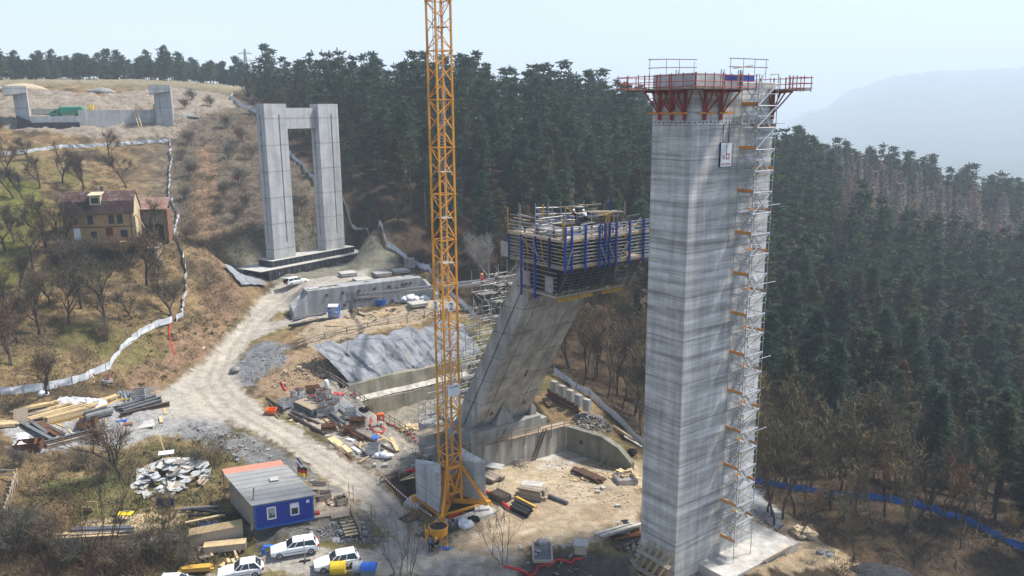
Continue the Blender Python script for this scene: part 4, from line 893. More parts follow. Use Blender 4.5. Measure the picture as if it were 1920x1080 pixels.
# far abutment
def ab(px, z, dd=0): p = at_d(px, 238, 246+dd); p[2] = z; return p
AZ = gz(*at_d(180, 238, 246)[:2])
abt = thing('bridge_abutment', 'far grey concrete bridge abutment with two tall end walls on the bare hilltop', 'bridge abutment', ab(180, AZ))
b = MB(); b.prism([p[:2] for p in (ab(58, 0), ab(150, 0), ab(150, 0, 4), ab(58, 0, 4))], AZ-3, AZ+2.9); b.prism([p[:2] for p in (ab(150, 0), ab(306, 0, 3), ab(306, 0, 9), ab(150, 0, 4))], AZ-3, AZ+4.4); b.prism([p[:2] for p in (ab(306, 0, 3), ab(334, 0, 4), ab(334, 0, 9), ab(306, 0, 9))], AZ-3, AZ+3.2); obj('front_wall', b, M['pier'], abt)
b = MB()
for x0, x1, z0, z1 in ((185, 198, .5, 2.2), (220, 256, .8, 2.6), (277, 289, 1, 2.4)): p, q = ab(x0, AZ+(z0+z1)/2, -.03+3*(x0-150)/156), ab(x1, AZ+(z0+z1)/2, -.03+3*(x1-150)/156); b.bar(p, q, .3, z1-z0)
obj('recess', b, M['galvd'], abt)
b = MB(); b.prism([p[:2] for p in (ab(32, 0, -.6), ab(150, 0, -.6), ab(150, 0, .5), ab(32, 0, .5))], AZ-2, AZ+1.3); b.prism([p[:2] for p in (ab(33, 0, -1), ab(60, 0, -1.2), ab(60, 0, 5), ab(33, 0, 5))], AZ-2, [AZ+3.2, AZ+1.6, AZ+1.6, AZ+3.2]); obj('black_base', b, M['bitumen'], abt)
for xa, xb, zt_, fl_ in ((32, 58, 10.4, -1), (294, 326, 10.9, 1)):
    b = MB(); b.prism([p[:2] for p in (ab(xa, 0, 1), ab(xb, 0, 0), ab(xb+2, 0, 7), ab(xa+2, 0, 8))], AZ, zt_+AZ-1.6); xc, xd = (xa-18, xb) if fl_ < 0 else (xa-9, xb); b.prism([p[:2] for p in (ab(xc, 0, -1), ab(xd, 0, -.6), ab(xd+2, 0, 7.5), ab(xc+2, 0, 8.5))], [zt_+AZ-2.4, zt_+AZ-1.6, zt_+AZ-1.6, zt_+AZ-2.4], zt_+AZ); obj('end_wall', b, M['pier'], abt)
# ------------------------------------------------------------------ tower crane
CA = R(9.5); ca = np.array([math.cos(CA), -math.sin(CA), 0]); cf = np.array([-math.sin(CA), -math.cos(CA), 0])   # right arm, front arm
def cp(a, f_, z): return np.array([CRANE[0], CRANE[1], 0])+ca*a+cf*f_+UP*z
cr = thing('tower_crane', 'tall yellow lattice tower crane mast standing on a cross base in the yard', 'tower crane', CRANE)
HD = 1.67/math.sqrt(2); cz0, SH, NS = 3.7, 4.55, 13
cor = [(HD, 0), (0, HD), (-HD, 0), (0, -HD)]
for k in range(NS):
    z0 = cz0+k*SH-1.8; b = MB(); gr, pf, pl_ = MB(), MB(), MB()
    for a, f_ in cor: b.bar(cp(a, f_, z0), cp(a, f_, z0+SH-.03), .17, .17, up=ca+cf); b.bar(cp(a, f_, z0+SH-.12), cp(a, f_, z0+SH+.05), .23, .23, up=ca+cf)
    for i in range(4):
        p, q = cor[i], cor[(i+1) % 4]
        b.bar(cp(*p, z0+SH-.06), cp(*q, z0+SH-.06), .09, .09)
        for j in range(3):
            za, zb_ = z0+j*SH/3, z0+(j+1)*SH/3
            if (j+i) % 2: p, q = q, p
            b.tube([cp(*p, za+.05), cp((p[0]+q[0])/2, (p[1]+q[1])/2, (za+zb_)/2), cp(*q, zb_-.05)], .048, 5); 
    sec = obj('mast_section', b, M['crane'], cr)
    lad = MB(); s_ = .18 if k % 2 else -.18
    for e in (-.2, .2): lad.tube([cp(.1+e+s_, -.35, z0+.1), cp(.1+e-s_, -.35, z0+SH+.1)], .025, 4)
    for j in range(15): q = j/15; lad.tube([cp(-.1+s_-2*s_*q, -.35, z0+.2+q*SH), cp(.3+s_-2*s_*q, -.35, z0+.2+q*SH)], .018, 4)
    obj('ladder', lad, M['galv'], sec)
    if k % 1 == 0: pf.box(cp(.1, -.1, z0+2.1), (1.5, 1.2, .05), ca+cf); obj('platform', pf, M['galvd'], sec)
b = MB()
for a, f_ in ((1, 0), (0, 1), (-1, 0), (0, -1)):
    e = cp(a*4.05, f_*4.05, .75); b.bar(cp(a*.3, f_*.3, .75), e, .34, .42); b.bar(cp(a*HD, f_*HD, 4.9), cp(a*3.8, f_*3.8, .95), .26, .26)
    b.box(e+UP*-.1, (.5, .5, .75), ca+cf); b.bar(cp(a*HD, f_*HD, .8), cp(a*HD, f_*HD, 2.6), .26, .26)
for i in range(4): p, q = cor[i], cor[(i+1) % 4]; b.bar(cp(*p, 4.9), cp(*q, 4.9), .26, .26); b.bar(cp(*p, 2.0), cp(*q, 2.0), .18, .18); b.bar(cp(*p, 4.8), cp((p[0]+q[0])/2, (p[1]+q[1])/2, 2.1), .12); b.bar(cp(*q, 4.8), cp((p[0]+q[0])/2, (p[1]+q[1])/2, 2.1), .12)
for a, f_ in ((3.7, 0), (0, 3.7), (-3.7, 0), (0, -3.7)):
    pass
b.bar(cp(-3.6, 0, .6), cp(0, 3.6, .6), .2, .28); b.bar(cp(3.6, 0, .6), cp(0, 3.0, .6), .16, .22); obj('cross_base', b, M['crane'], cr)
b = MB(); b.tube([cp(-.25, HD+.1, 4.8), cp(-.35, 3.2, 1.1)], .06, 5); b.tube([cp(.25, HD+.1, 4.8), cp(.1, 3.4, 1.1)], .05, 5)
for i in range(12): q = i/12; b.bar(cp(-.3-.08*q, HD+.15+q*2.1, 4.7-3.6*q), cp(.2-.1*q, HD+.15+q*2.2, 4.7-3.6*q), .05)
obj('base_ladder', b, M['crane'], cr)
b = MB(); b.tube([cp(-.3, -.2, 2), cp(-.3, -.2, 60)], .03, 4); b.tube([cp(-.55, .1, 2), cp(-.55, .1, 60)], .025, 4); obj('cable', b, M['black'], cr)
for nm, sgn in (('left', 1), ('right', -1)):
    b = MB(); pl3 = [cp(sgn*a, sgn*f_, 0)[:2] for a, f_ in ((-3.8, .32), (-.42, 3.5), (-.32, 2.7), (-.85, .85), (-2.7, .32))]
    for k in range(8): q = 1-.004*(k % 2); b.prism([(CRANE[0]+(p[0]-CRANE[0])*q, CRANE[1]+(p[1]-CRANE[1])*q) for p in pl3], 1.0+k*.55, 1.54+k*.55)
    obj('ballast_block', b, M['ballast'], cr, bevel=.03)
for a, f_, z, X in ((.62, .62, 21.6, None),):
    pass
def plate(nm, c, w, h, X, lines, m=M['black']):
    X = X/np.linalg.norm(X); N = np.cross(X, UP); N = -N if N@np.array([0, -1, 0]) < 0 else N
    b = MB(); b.box(c, (w, .05, h), X); p_ = obj('number_plate' if h/w > .9 and w < 1 else 'maker_plate', b, M['white'], cr)
    WL[p_.name] = WL[cr.name]
    for s_, size, dz, mm in lines: text('lettering', s_, size, mm, p_, c+N*.035+UP*dz, X, UP)
fr = ca-cf; fl2 = ca+cf   # front right face runs from front corner to right corner
def face_pt(p, q, t_, z, off): c = cp(p[0]*(1-t_)+q[0]*t_, p[1]*(1-t_)+q[1]*t_, z); n = cp((p[0]+q[0])/2, (p[1]+q[1])/2, z)-cp(0, 0, z); return c+n/np.linalg.norm(n)*off
zn = float(at_d(838, 575, np.hypot(*CRANE[:2])-1)[2])
plate('n', face_pt((0, HD), (HD, 0), .5, zn, .16), .72, .95, fr, [('2', 1.0, -.34, M['black'])])
plate('n', face_pt((-HD, 0), (0, HD), .3, zn, .16), .72, .95, fl2, [('2', 1.0, -.34, M['black'])])
zp = float(at_d(849, 733, np.hypot(*CRANE[:2])-1)[2])
plate('p', face_pt((0, HD), (HD, 0), .55, zp, .16), 1.4, 1.2, fr, [('POTAIN', .3, .26, M['bluep']), ('- - - - - -', .2, .02, M['galvd']), ('- - - - -', .2, -.22, M['galvd']), ('- - - -', .2, -.44, M['galvd'])])
b = MB(); b.prism([cp(a, f_, 0)[:2] for a, f_ in ((1.6, 4.6), (5.2, 1.0), (4.2, -.2), (.6, 3.4))], -.1, .38); obj('base_slab', b, M['slab'], cr, bevel=.03)
b = MB(); b.prism([cp(a, f_, 0)[:2] for a, f_ in ((2.9, 1.6), (4.4, .9), (4.1, -.5), (2.6, .2))], .38, .62); obj('base_slab', b, M['slab'], cr, bevel=.03)
b = MB(); b.prism([cp(a, f_, 0)[:2] for a, f_ in ((-5.2, .5), (-3.3, 1.3), (-3.0, -.6), (-4.9, -1.2))], -.3, .35); obj('base_slab', b, M['slab'], cr, bevel=.03)
b = MB(); b.prism([cp(a, f_, 0)[:2] for a, f_ in ((-.9, 5.0), (1.2, 5.2), (1.3, 3.3), (-.8, 3.2))], -.1, .38); obj('base_slab', b, M['slab'], cr, bevel=.03)
# ------------------------------------------------------------------ plants
rng = np.random.default_rng(11)
def leafmat(name, cols, rough=.8, trans=.0):
    t = NT(name); f = t.noise(t.coord(), 1.1, 4, .65); n = len(cols)
    c = t.ramp(f, [(.28+.44*i/(n-1), c) for i, c in enumerate(cols)])
    oi = t.n('ShaderNodeObjectInfo').outputs['Random']; c = t.mix(1, c, t.ramp(oi, [(0, (.66, .72, .74)), (.45, (.95, 1, .95)), (.8, (1.22, 1.12, .92)), (1, (1.45, 1.05, .78))]), 'MULTIPLY')
    t.base(c, rough, .15)
    if trans:
        tr = t.n('ShaderNodeBsdfTranslucent'); t.l(c, tr.inputs[0]); mx = t.n('ShaderNodeMixShader'); mx.inputs[0].default_value = trans; t.l(t.b.outputs[0], mx.inputs[1]); t.l(tr.outputs[0], mx.inputs[2]); t.l(mx.outputs[0], t.t.nodes['Material Output'].inputs[0])
    return t.m
M['needle'] = leafmat('pine_needles', [(.032, .052, .032), (.068, .096, .054), (.118, .148, .080)], trans=.35)
M['needleb'] = leafmat('bluish_needles', [(.028, .054, .040), (.058, .097, .066), (.100, .146, .092)], trans=.35)
M['needled'] = leafmat('browning_needles', [(.055, .052, .030), (.095, .075, .042), (.15, .105, .06)])
M['larch'] = leafmat('bare_larch_twigs', [(.17, .145, .135), (.28, .24, .22), (.38, .32, .29)])
M['bark'] = mat('tree_bark', (.075, .058, .045), .95, .4, 2.5, .1, dirt=(.13, .10, .08))
M['barkm'] = mat('grey_bark', (.15, .125, .11), .95, .35, 2.5, .1)
M['barkp'] = mat('pale_bark', (.30, .28, .25), .95, .3, 2.5, .1)
M['twig'] = leafmat('bare_twigs', [(.055, .042, .032), (.095, .075, .056), (.14, .112, .085)])
M['twigy'] = leafmat('budding_twigs', [(.095, .075, .045), (.155, .125, .075), (.21, .175, .105)])
M['twigr'] = leafmat('brown_twigs', [(.08, .058, .042), (.13, .10, .072), (.18, .14, .10)])
M['grass'] = leafmat('dry_grass', [(.12, .08, .035), (.22, .155, .075), (.31, .23, .12)])
M['scrub'] = leafmat('scrub_twigs', [(.07, .06, .048), (.125, .105, .083), (.17, .145, .115)])
def quads(c, d, s, w, l):
    """thin or leaf-like quads: centres c, long axes d, side axes s"""
    d = d/np.linalg.norm(d, axis=1, keepdims=True); s = s-d*(s*d).sum(1, keepdims=True); s = s/np.linalg.norm(s, axis=1, keepdims=True)
    w = np.asarray(w).reshape(-1, 1); l = np.asarray(l).reshape(-1, 1)
    V = np.stack([c-s*w*.5, c+s*w*.5, c+d*l+s*w*.22, c+d*l-s*w*.22], 1).reshape(-1, 3); F = np.arange(len(V)).reshape(-1, 4); return V, F
def cat(parts):
    V, F, o = [], [], 0
    for v, f in parts: V.append(v); F.append(f+o); o += len(v)
    return np.concatenate(V), np.concatenate(F)
def sph(n): v = rng.normal(size=(n, 3)); return v/np.linalg.norm(v, axis=1, keepdims=True)
def pine_crown(h, base, rad, nwh, per, nn, size, seed, taper=.8):
    """needle clumps along whorled branches with gaps and uneven reach"""
    g = np.random.default_rng(seed); out = []
    for i in range(nwh):
        q = (i+g.uniform(-.3, .3))/(nwh-1); z = h*base+(h*(1-base))*q
        reach = rad*((1-min(max(q, 0), 1))**taper*.95+.10)*(.55+.45*min(1, q*5+.35))
        for a in np.arange(per)*2*np.pi/per+g.uniform(0, 6.28):
            if g.random() < .13: continue
            L = reach*g.uniform(.55, 1.15); a += g.normal()*.25; up = g.uniform(-.22, .12)+.45*q
            m = max(2, int(L/.62))
            for k in range(m):
                t_ = (k+.55)/m; t_ = .22+.78*t_; c = np.array([math.cos(a)*L*t_, math.sin(a)*L*t_, z+up*L*t_*t_+g.normal()*.12])
                n_ = max(3, int(nn*(.5+.5*t_))); d = g.normal(size=(n_, 3)); d[:, :2] += np.array([math.cos(a), math.sin(a)])*.8; d[:, 2] = d[:, 2]*.55+.25
                cc = c+g.normal(size=(n_, 3))*np.array([.30, .30, .16])*size*1.5; out.append(quads(cc, d, g.normal(size=(n_, 3)), size*g.uniform(.35, .6, n_), size*g.uniform(.7, 1.25, n_)))
    c = np.array([0, 0, h]); n_ = 10; d = g.normal(size=(n_, 3))*.5; d[:, 2] = 1; out.append(quads(c+g.normal(size=(n_, 3))*.15-np.array([0, 0, .3]), d, g.normal(size=(n_, 3)), np.full(n_, size*.3), np.full(n_, size*1.1)))
    return cat(out)
def trunk_mb(h, r, lean=0, seed=0, nb=10, base=.4, rad=2):
    g = random.Random(seed); b = MB(); pts = [(lean*math.sin(q*2+seed)*q, lean*math.cos(q*3+seed)*q, h*q-.6*(q == 0)) for q in (0, .2, .4, .6, .8, .97)]
    b.tube(pts, [r*1.15, r, r*.85, r*.65, r*.42, r*.12], 6)
    for i in range(nb):
        q = base+(1-base)*g.random()*.85; a = g.random()*6.28; L = rad*(1-q*.7)*g.uniform(.4, .9); b.tube([(0, 0, h*q), (math.cos(a)*L, math.sin(a)*L, h*q+L*g.uniform(-.15, .4))], [r*.28, r*.08], 3, False)
    return b
PINES = []
def pine(name, h, base, rad, nwh, per, nn, size, m, seed, r=.19, lab='tall dark green pine standing in the dense forest on the slope', cat_='tree', grp='pines of the hillside forest', taper=.8):
    t = thing(name, lab, cat_, (0, 0, -500), 0, grp); obj('trunk', trunk_mb(h, r, .25, seed, 14, base*.6, rad), M['bark'] if m is not M['larch'] else M['twig'], t, False)
    V, F = pine_crown(h, base, rad, nwh, per, nn, size, seed, taper); npmesh('crown', V, F, m, t); return t
for k, (h, ba, ra, m) in enumerate(((15, .36, 3.0, 'needle'), (16.5, .42, 2.9, 'needleb'), (13.5, .3, 2.9, 'needle'), (17, .5, 3.2, 'needleb'), (14.5, .28, 2.5, 'needle'), (15.5, .4, 2.4, 'needled'))):
    PINES.append(pine('pine_tree', h, ba, ra, 15, 7, 19, .47, M[m], 100+k, taper=(.62, .7, .85, .55, .95, .7)[k]))
PINES.append(pine('pine_tree', 17, .6, 2.8, 10, 7, 19, .47, M['needleb'], 119, .17, taper=.6)); [c for c in PINES[6].children if c.name.startswith('trunk')][0].data.materials[0] = M['barkm']
LARCH = pine('larch_tree', 15, .2, 2.4, 17, 7, 9, .5, M['larch'], 140, .14, 'bare pinkish brown larch standing among the dark pines', 'tree', 'leafless larches on the hill')
def lod(seed, h, ba, ra): return pine_crown(h, ba, ra, 10, 6, 5, 1.0, seed, .7)
LODS = [lod(200+k, h, ba, ra) for k, (h, ba, ra) in enumerate(((15, .25, 3.0), (16, .3, 2.8), (13.5, .22, 2.9)))]
# forest points
_gx, _gy = np.arange(-195, 345, .75), np.arange(38, 530, .75); _gh = H(*[a.ravel() for a in np.meshgrid(_gx, _gy)]).reshape(len(_gy), len(_gx))
def HG(x, y):
    u = np.clip((np.asarray(x)-_gx[0])/.75, 0, len(_gx)-1.001); v = np.clip((np.asarray(y)-_gy[0])/.75, 0, len(_gy)-1.001); i = u.astype(int); j = v.astype(int); u = u-i; v = v-j
    return (_gh[j, i]*(1-u)+_gh[j, i+1]*u)*(1-v)+(_gh[j+1, i]*(1-u)+_gh[j+1, i+1]*u)*v
def in_frame(x, y, z, m=60):
    p = proj(np.stack([x, y, z], -1)); return (p[:, 0] > -m) & (p[:, 0] < 1920+m) & (p[:, 1] < 1080+m) & (p[:, 1] > -300)
pts = []
xs, ys = np.meshgrid(np.arange(-125, 330, 5.2), np.arange(70, 520, 5.2)); xs = xs.ravel()+rng.uniform(-2.4, 2.4, xs.size); ys = ys.ravel()+rng.uniform(-2.1, 2.1, ys.size)
sd_ = sdist(FOREST, xs, ys); dd_ = np.hypot(xs, ys); aa_ = np.degrees(np.arctan2(xs, ys))
mx = np.interp(aa_, [-18, -14, -6, 2, 7, 13, 19, 25, 33, 40], [345, 300, 262, 265, 285, 330, 375, 430, 460, 460]); mn = np.interp(aa_, [-18, -5, 1, 7, 12, 17, 22, 28, 40], [0, 0, 146, 139, 130, 116, 105, 101, 92])
k_ = (sd_ < -2.5) & (dd_ < mx) & (dd_ > mn) & (aa_ > -19) & (aa_ < 43) & ((dd_ < 300) | (rng.random(xs.size) < .75))
xs, ys, dd_, aa_, sd_ = xs[k_], ys[k_], dd_[k_], aa_[k_], sd_[k_]; zs = H(xs, ys)
vis = in_frame(xs, ys, zs+12, 420); xs, ys, zs, dd_, aa_, sd_ = [a[vis] for a in (xs, ys, zs, dd_, aa_, sd_)]
# what the picture shows: march the sight line to a point high in the crown against the ground and nearer crowns' bearing
order = np.argsort(dd_); n_th = 0; nl = 0; far_parts = []; far_t = []
lar = (np.abs(aa_-(27.5+fbm(xs, ys, .02, 3, 4)*3-1.5)) < 6.0) & (dd_ > 235+4*(aa_-22)) & (dd_ < 330+4*(aa_-22))
for o_ in order:
    x, y, z, d = xs[o_], ys[o_], zs[o_], dd_[o_]; s_ = rng.choice((.62, .78, .88, .98, 1.12))*rng.uniform(.93, 1.07)*(.62 if (sd_[o_] > -9 and aa_[o_] < -8) else 1); rz = rng.uniform(0, 6.28)
    if lar[o_] and nl < 130:
        if rng.random() < .25: continue
        dup(LARCH, (x, y, z), rz, scale=s_*.85); nl += 1; continue
    if n_th < 298:
        k = int(rng.choice(6, p=[.20, .21, .16, .16, .11, .16])); k = 6 if (sd_[o_] > -24 and aa_[o_] < 5 and rng.random() < .65) else k; dup(PINES[k], (x, y, z), rz, scale=(s_, s_, s_*rng.uniform(.92, 1.1))); n_th += 1
    else:
        V, F = LODS[int(rng.integers(3))]; c, s = math.cos(rz), math.sin(rz); Vr = np.stack([V[:, 0]*c-V[:, 1]*s, V[:, 0]*s+V[:, 1]*c, V[:, 2]], -1)*s_+np.array([x, y, z])
        far_parts.append((Vr, F)); far_t.append((x, y, z, s_))
for t in PINES+[LARCH]:
    for c in list(t.children): bpy.data.objects.remove(c)
    bpy.data.objects.remove(t)
print('forest', n_th, nl, len(far_parts))
V, F = cat(far_parts); fo = npmesh('forest_trees', V, F, M['needle']); tag(fo, 'distant dark pine forest covering the hill behind the site', 'forest', kind='stuff')
b = MB()
for x, y, z, s_ in far_t: b.tube([(x, y, z-.5), (x, y, z+9*s_)], .16, 3, False)
ft = obj('trunks', b, M['bark'], fo, False); ft['kind'] = 'stuff'
# plateau wood on the skyline at the left: each pine its own
def strip(px0, px1, n, d0, d1, seed):
    g = np.random.default_rng(seed); out = []
    for i in range(n):
        px = px0+(px1-px0)*(i+g.uniform(-.4, .4))/n; d = g.uniform(d0, d1); r = ray(px, 200); k = d/math.hypot(r[0], r[1]); out.append((r[0]*k, r[1]*k, g.uniform(.75, 1.05), g.uniform(0, 6.28)))
    return out
b6 = [pine('hilltop_pine', h, ba, ra, 10, 6, 8, .85, M['needleb'], 170+k, .2, 'bluish hazy pine in the row along the bare hilltop', 'tree', 'skyline pines on the plateau', .55) for k, (h, ba, ra) in enumerate(((11, .38, 2.9), (10, .3, 2.6), (12, .42, 2.7)))]
for x, y, s_, rz in strip(-20, 470, 120, 360, 425, 5): k_ = s_*rng.uniform(.7, 1.15); dup(b6[int(rng.integers(3))], (x, y, gz(x, y)-rng.uniform(.3, 2.5)), rz, scale=(k_, k_, k_*rng.uniform(.85, 1.1)))
for t in b6:
    for c in list(t.children): bpy.data.objects.remove(c)
    bpy.data.objects.remove(t)
# leafless trees
def bare_tree(seed, h, spread, r, nt, tw=.035, up=.5, stems=1, fork=.28, crown=1):
    g = random.Random(seed); b = MB(); tips = []
    def grow(p, d, L, rad, lev):
        m = 3; pts = [p]
        for k in range(m):
            d = d+np.array([g.gauss(0, .16), g.gauss(0, .16), g.gauss(0, .10)+up*.07]); d = d/np.linalg.norm(d); pts.append(pts[-1]+d*L/m)
        b.tube(pts, [rad, rad*.86, rad*.74, rad*.6], 5 if lev < 2 else 3, False)
        if lev >= 1: tips.extend((pts[k], d, L) for k in (1, 2, 3))
        if lev >= 4 or L < .5: return
        for k in range(g.choice((2, 3)) if lev else g.choice((3, 4))):
            a = g.random()*6.28; sp = spread*g.uniform(.6, 1.15); nd = d+np.array([math.cos(a)*sp, math.sin(a)*sp, up*.35*g.random()]); nd /= np.linalg.norm(nd)
            grow(pts[-1] if k < 2 else pts[2], nd, L*g.uniform(.58, .82), rad*.55, lev+1)
    for s_ in range(stems):
        a = g.random()*6.28; l_ = .32 if stems > 1 else .10; grow(np.array([math.cos(a)*.2*(stems > 1), math.sin(a)*.2*(stems > 1), -.4]), np.array([math.cos(a)*l_, math.sin(a)*l_, 1.0]), h*fork+.4, r, 0)
    q = np.random.default_rng(seed); i = q.integers(len(tips), size=nt); P0 = np.array([tips[j][0] for j in i]); D0 = np.array([tips[j][1] for j in i]); L0 = np.array([tips[j][2] for j in i])
    d = D0+q.normal(size=(nt, 3))*.75; d[:, 2] += up*.35; c = P0+q.normal(size=(nt, 3))*.12
    V1, F1 = quads(c, d, q.normal(size=(nt, 3)), tw*q.uniform(.7, 1.4, nt), crown*np.minimum(L0, 1.7)*q.uniform(.5, 1.25, nt))
    e = c+d/np.linalg.norm(d, axis=1, keepdims=True)*.5; d2 = d+q.normal(size=(nt, 3))*.9; V2, F2 = quads(e, d2, q.normal(size=(nt, 3)), tw*.7*q.uniform(.7, 1.4, nt), q.uniform(.3, .9, nt)*crown)
    return b, cat([(V1, F1), (V2, F2)])
BT = {}
def bare(kind, name, lab, grp, m='twig', bark='bark', **kw):
    b, (V, F) = bare_tree(**kw); t = thing(name, lab, 'tree', (0, 0, -500), 0, grp); obj('trunk', b, M[bark], t, False); npmesh('crown', V, F, M[m], t); BT.setdefault(kind, []).append(t)
for k in range(4): bare('orchard', 'fruit_tree', 'leafless dark fruit tree in the brown meadow below the house', 'bare fruit trees of the meadow', seed=20+k, h=10.0, spread=.70, r=.22, nt=1000, tw=.038, up=.5, fork=.24, crown=.9)
for k in range(3): bare('edge', 'slender_tree', 'leafless slender tree with yellowish twigs at the wood edge', 'slender bare trees at the wood edge', 'twigy', seed=40+k, h=10.5, spread=.36, r=.15, nt=420, tw=.06, up=1.3, fork=.38, crown=.8)
for k in range(3): bare('wood', 'broadleaf_tree', 'leafless brown broadleaf tree among the pines of the wood', 'bare broadleaf trees of the wood', 'twigr', seed=60+k, h=12, spread=.42, r=.17, nt=480, tw=.07, up=1.1, fork=.36, crown=.85)
for k in range(3): bare('shrub', 'bare_shrub', 'leafless grey brown shrub on the rough slope', 'bare shrubs of the rough slope', 'scrub', seed=80+k, h=3.0, spread=.8, r=.05, nt=800, tw=.035, up=.5, stems=4, fork=.3)
for k in range(2): bare('sapling', 'sapling', 'thin leafless sapling of several stems at the lower edge', 'thin saplings', 'twigr', seed=90+k, h=5.5, spread=.3, r=.045, nt=200, tw=.035, up=1.3, stems=4, fork=.5, crown=.8)
def plant(kind, px, py, s=1.0, lab=None, grp=None, sink=0, name=None):
    p = G(px, py) if not isinstance(px, np.ndarray) else px; t = BT[kind][int(rng.integers(len(BT[kind])))]; o = dup(t, p-UP*sink, rng.uniform(0, 6.28), scale=s)
    if lab:
        o['label'] = lab
        if 'group' in o: del o['group']
    return o
for px, py, s in ((35,640,1.1),(75,625,.95),(128,608,1.0),(195,612,1.25),(152,575,.95),(95,575,.9),(36,540,.8),(250,600,.7),(10,470,.9),(22,690,1.2),(28,375,1.05),(45,372,.9),(12,330,1.0),(118,345,1.1),(160,352,1.0),(205,300,.95),(75,352,.9),(55,300,.8),(5,262,.8),(0,560,1.0),(130,530,.9),(110,470,1.0),(60,505,1.0),(85,460,1.1),(28,455,.9),(15,610,1.1),(62,590,.9)): plant('orchard', px, py, s)
for px, py, s, lab in ((238,352,1.15,'leafless forked tree in the meadow just above the house annex'), (156,355,1.05,'leafless forked tree directly above the brown house roof'), (305,452,1.2,'tall leafless tree beside the white fence right of the house'), (274,535,1.25,'lone slim leafless tree standing below the small stone hut'), (322,596,.95,'leafless leaning tree by the bend of the white fence'), (88,742,.95,'small leafless tree in front of the white fence by the timber stacks'), (228,892,1.1,'dark crooked leafless tree between steel girders and rubble heap'), (160,452,1.0,'leafless tree growing close before the ochre house front'), (125,457,.95,'leafless tree at the left corner of the ochre house')): plant('orchard', px, py, s, lab)
for px, py, s, lab in ((197,1050,1.3,'thin leafless tree rising between the boards at the lower edge'), (160,1045,.9,'short thin leafless tree left of the board stacks'), (943,1056,.85,'thin leafless sapling at the rim of the dark pit'), (308,1040,.5,'leafless bushy tree in front of the pale timber boxes')): plant('edge' if px == 308 else 'sapling', px, py, s, lab)
for px, py, s in ((1445,975,.9),(1440,968,.95),(1452,990,.95),(1468,975,1.05),(1490,965,1),(1505,992,.9),(1530,960,1.0),(1558,955,.95),(1580,980,1.0),(1605,960,1.05),(1660,975,.95),(1700,1000,.8),(1640,1015,.8),(1560,1010,.7),(1500,1010,.55),(1750,990,.8),(1800,1030,.7),(1850,1050,.6),(1720,1050,.6),(1600,1050,.6),(1440,925,1.1),(1470,915,1.15),(1520,915,1.1),(1575,920,1.15),(1620,930,1.1),(1680,935,1.1),(1740,950,1.0),(1790,975,.9),(1840,1000,.8)): plant('edge', px, py, s)
for px, py in ((745,1078),(768,1079)): plant('sapling', px, py, .8, None)
g_ = np.random.default_rng(77)
for bear, d0, d1, n in ((-7, 142, 152, 6), (-2, 128, 150, 18), (3, 118, 148, 26), (7.5, 106, 140, 26), (11.5, 100, 132, 14), (16, 96, 122, 10), (20, 95, 114, 8), (25, 95, 110, 6), (30, 90, 110, 8), (-15.5, 235, 300, 16), (-12, 190, 240, 6)):
    for i in range(n):
        a = R(bear+g_.uniform(-2.4, 2.4)); d = g_.uniform(d0, d1); p = np.array([d*math.sin(a), d*math.cos(a)])
        if sdist(FOREST, p[:1], p[1:])[0] > -1: continue
        plant('wood' if g_.random() < .6 else 'edge', v3(p, gz(*p)), 0, g_.uniform(.55, 1.0)*(1 if bear > -10 else .8))
for px, py, s, lab in ((918,505,1.25,'pale slim leafless birch standing alone behind the leaning pier scaffold'), (1500,205,0,'')):
    if s:
        b_, (V, F) = bare_tree(seed=5, h=13, spread=.38, r=.12, nt=1500, tw=.035, up=1.2, fork=.42); t = thing('birch_tree', lab, 'tree', G(920, 575)-UP*.2, 1.0); obj('trunk', b_, M['barkp'], t, False); npmesh('crown', V, F, M['barkp'], t)
for k, v in BT.items():
    for t in v:
        if k == 'shrub': continue
        for c in list(t.children): bpy.data.objects.remove(c)
        bpy.data.objects.remove(t)
# scattered shrubs one can tell apart, then undergrowth and grass that nobody could count
for px, py, s in ((360,330,1),(345,375,.9),(430,300,1.2),(450,345,1.1),(420,370,1),(440,415,1.1),(465,390,1),(410,400,.9),(455,265,1.2),(470,300,1.2),(425,240,1),(395,200,1),(350,205,1),(360,190,1.1),(340,300,.9),(355,270,1),(270,480,1.1),(230,485,1.1),(200,480,1),(120,490,1.1),(160,480,.9),(330,560,1),(300,520,.9),(350,450,.8),(372,880,.7),(400,870,.6),(205,640,.9),(180,630,.8),(60,1010,1),(100,1030,1.1),(30,1040,1.2),(150,1060,1),(240,1065,1),(290,1045,.9),(330,1050,.9),(350,1065,.7),(10,1000,1),(200,900,.6),(150,880,.6),(40,880,.7),(640,360,1.2),(560,400,1.2),(660,300,1)): plant('shrub', px, py, s)
for t in BT['shrub']:
    for c in list(t.children): bpy.data.objects.remove(c)
    bpy.data.objects.remove(t)
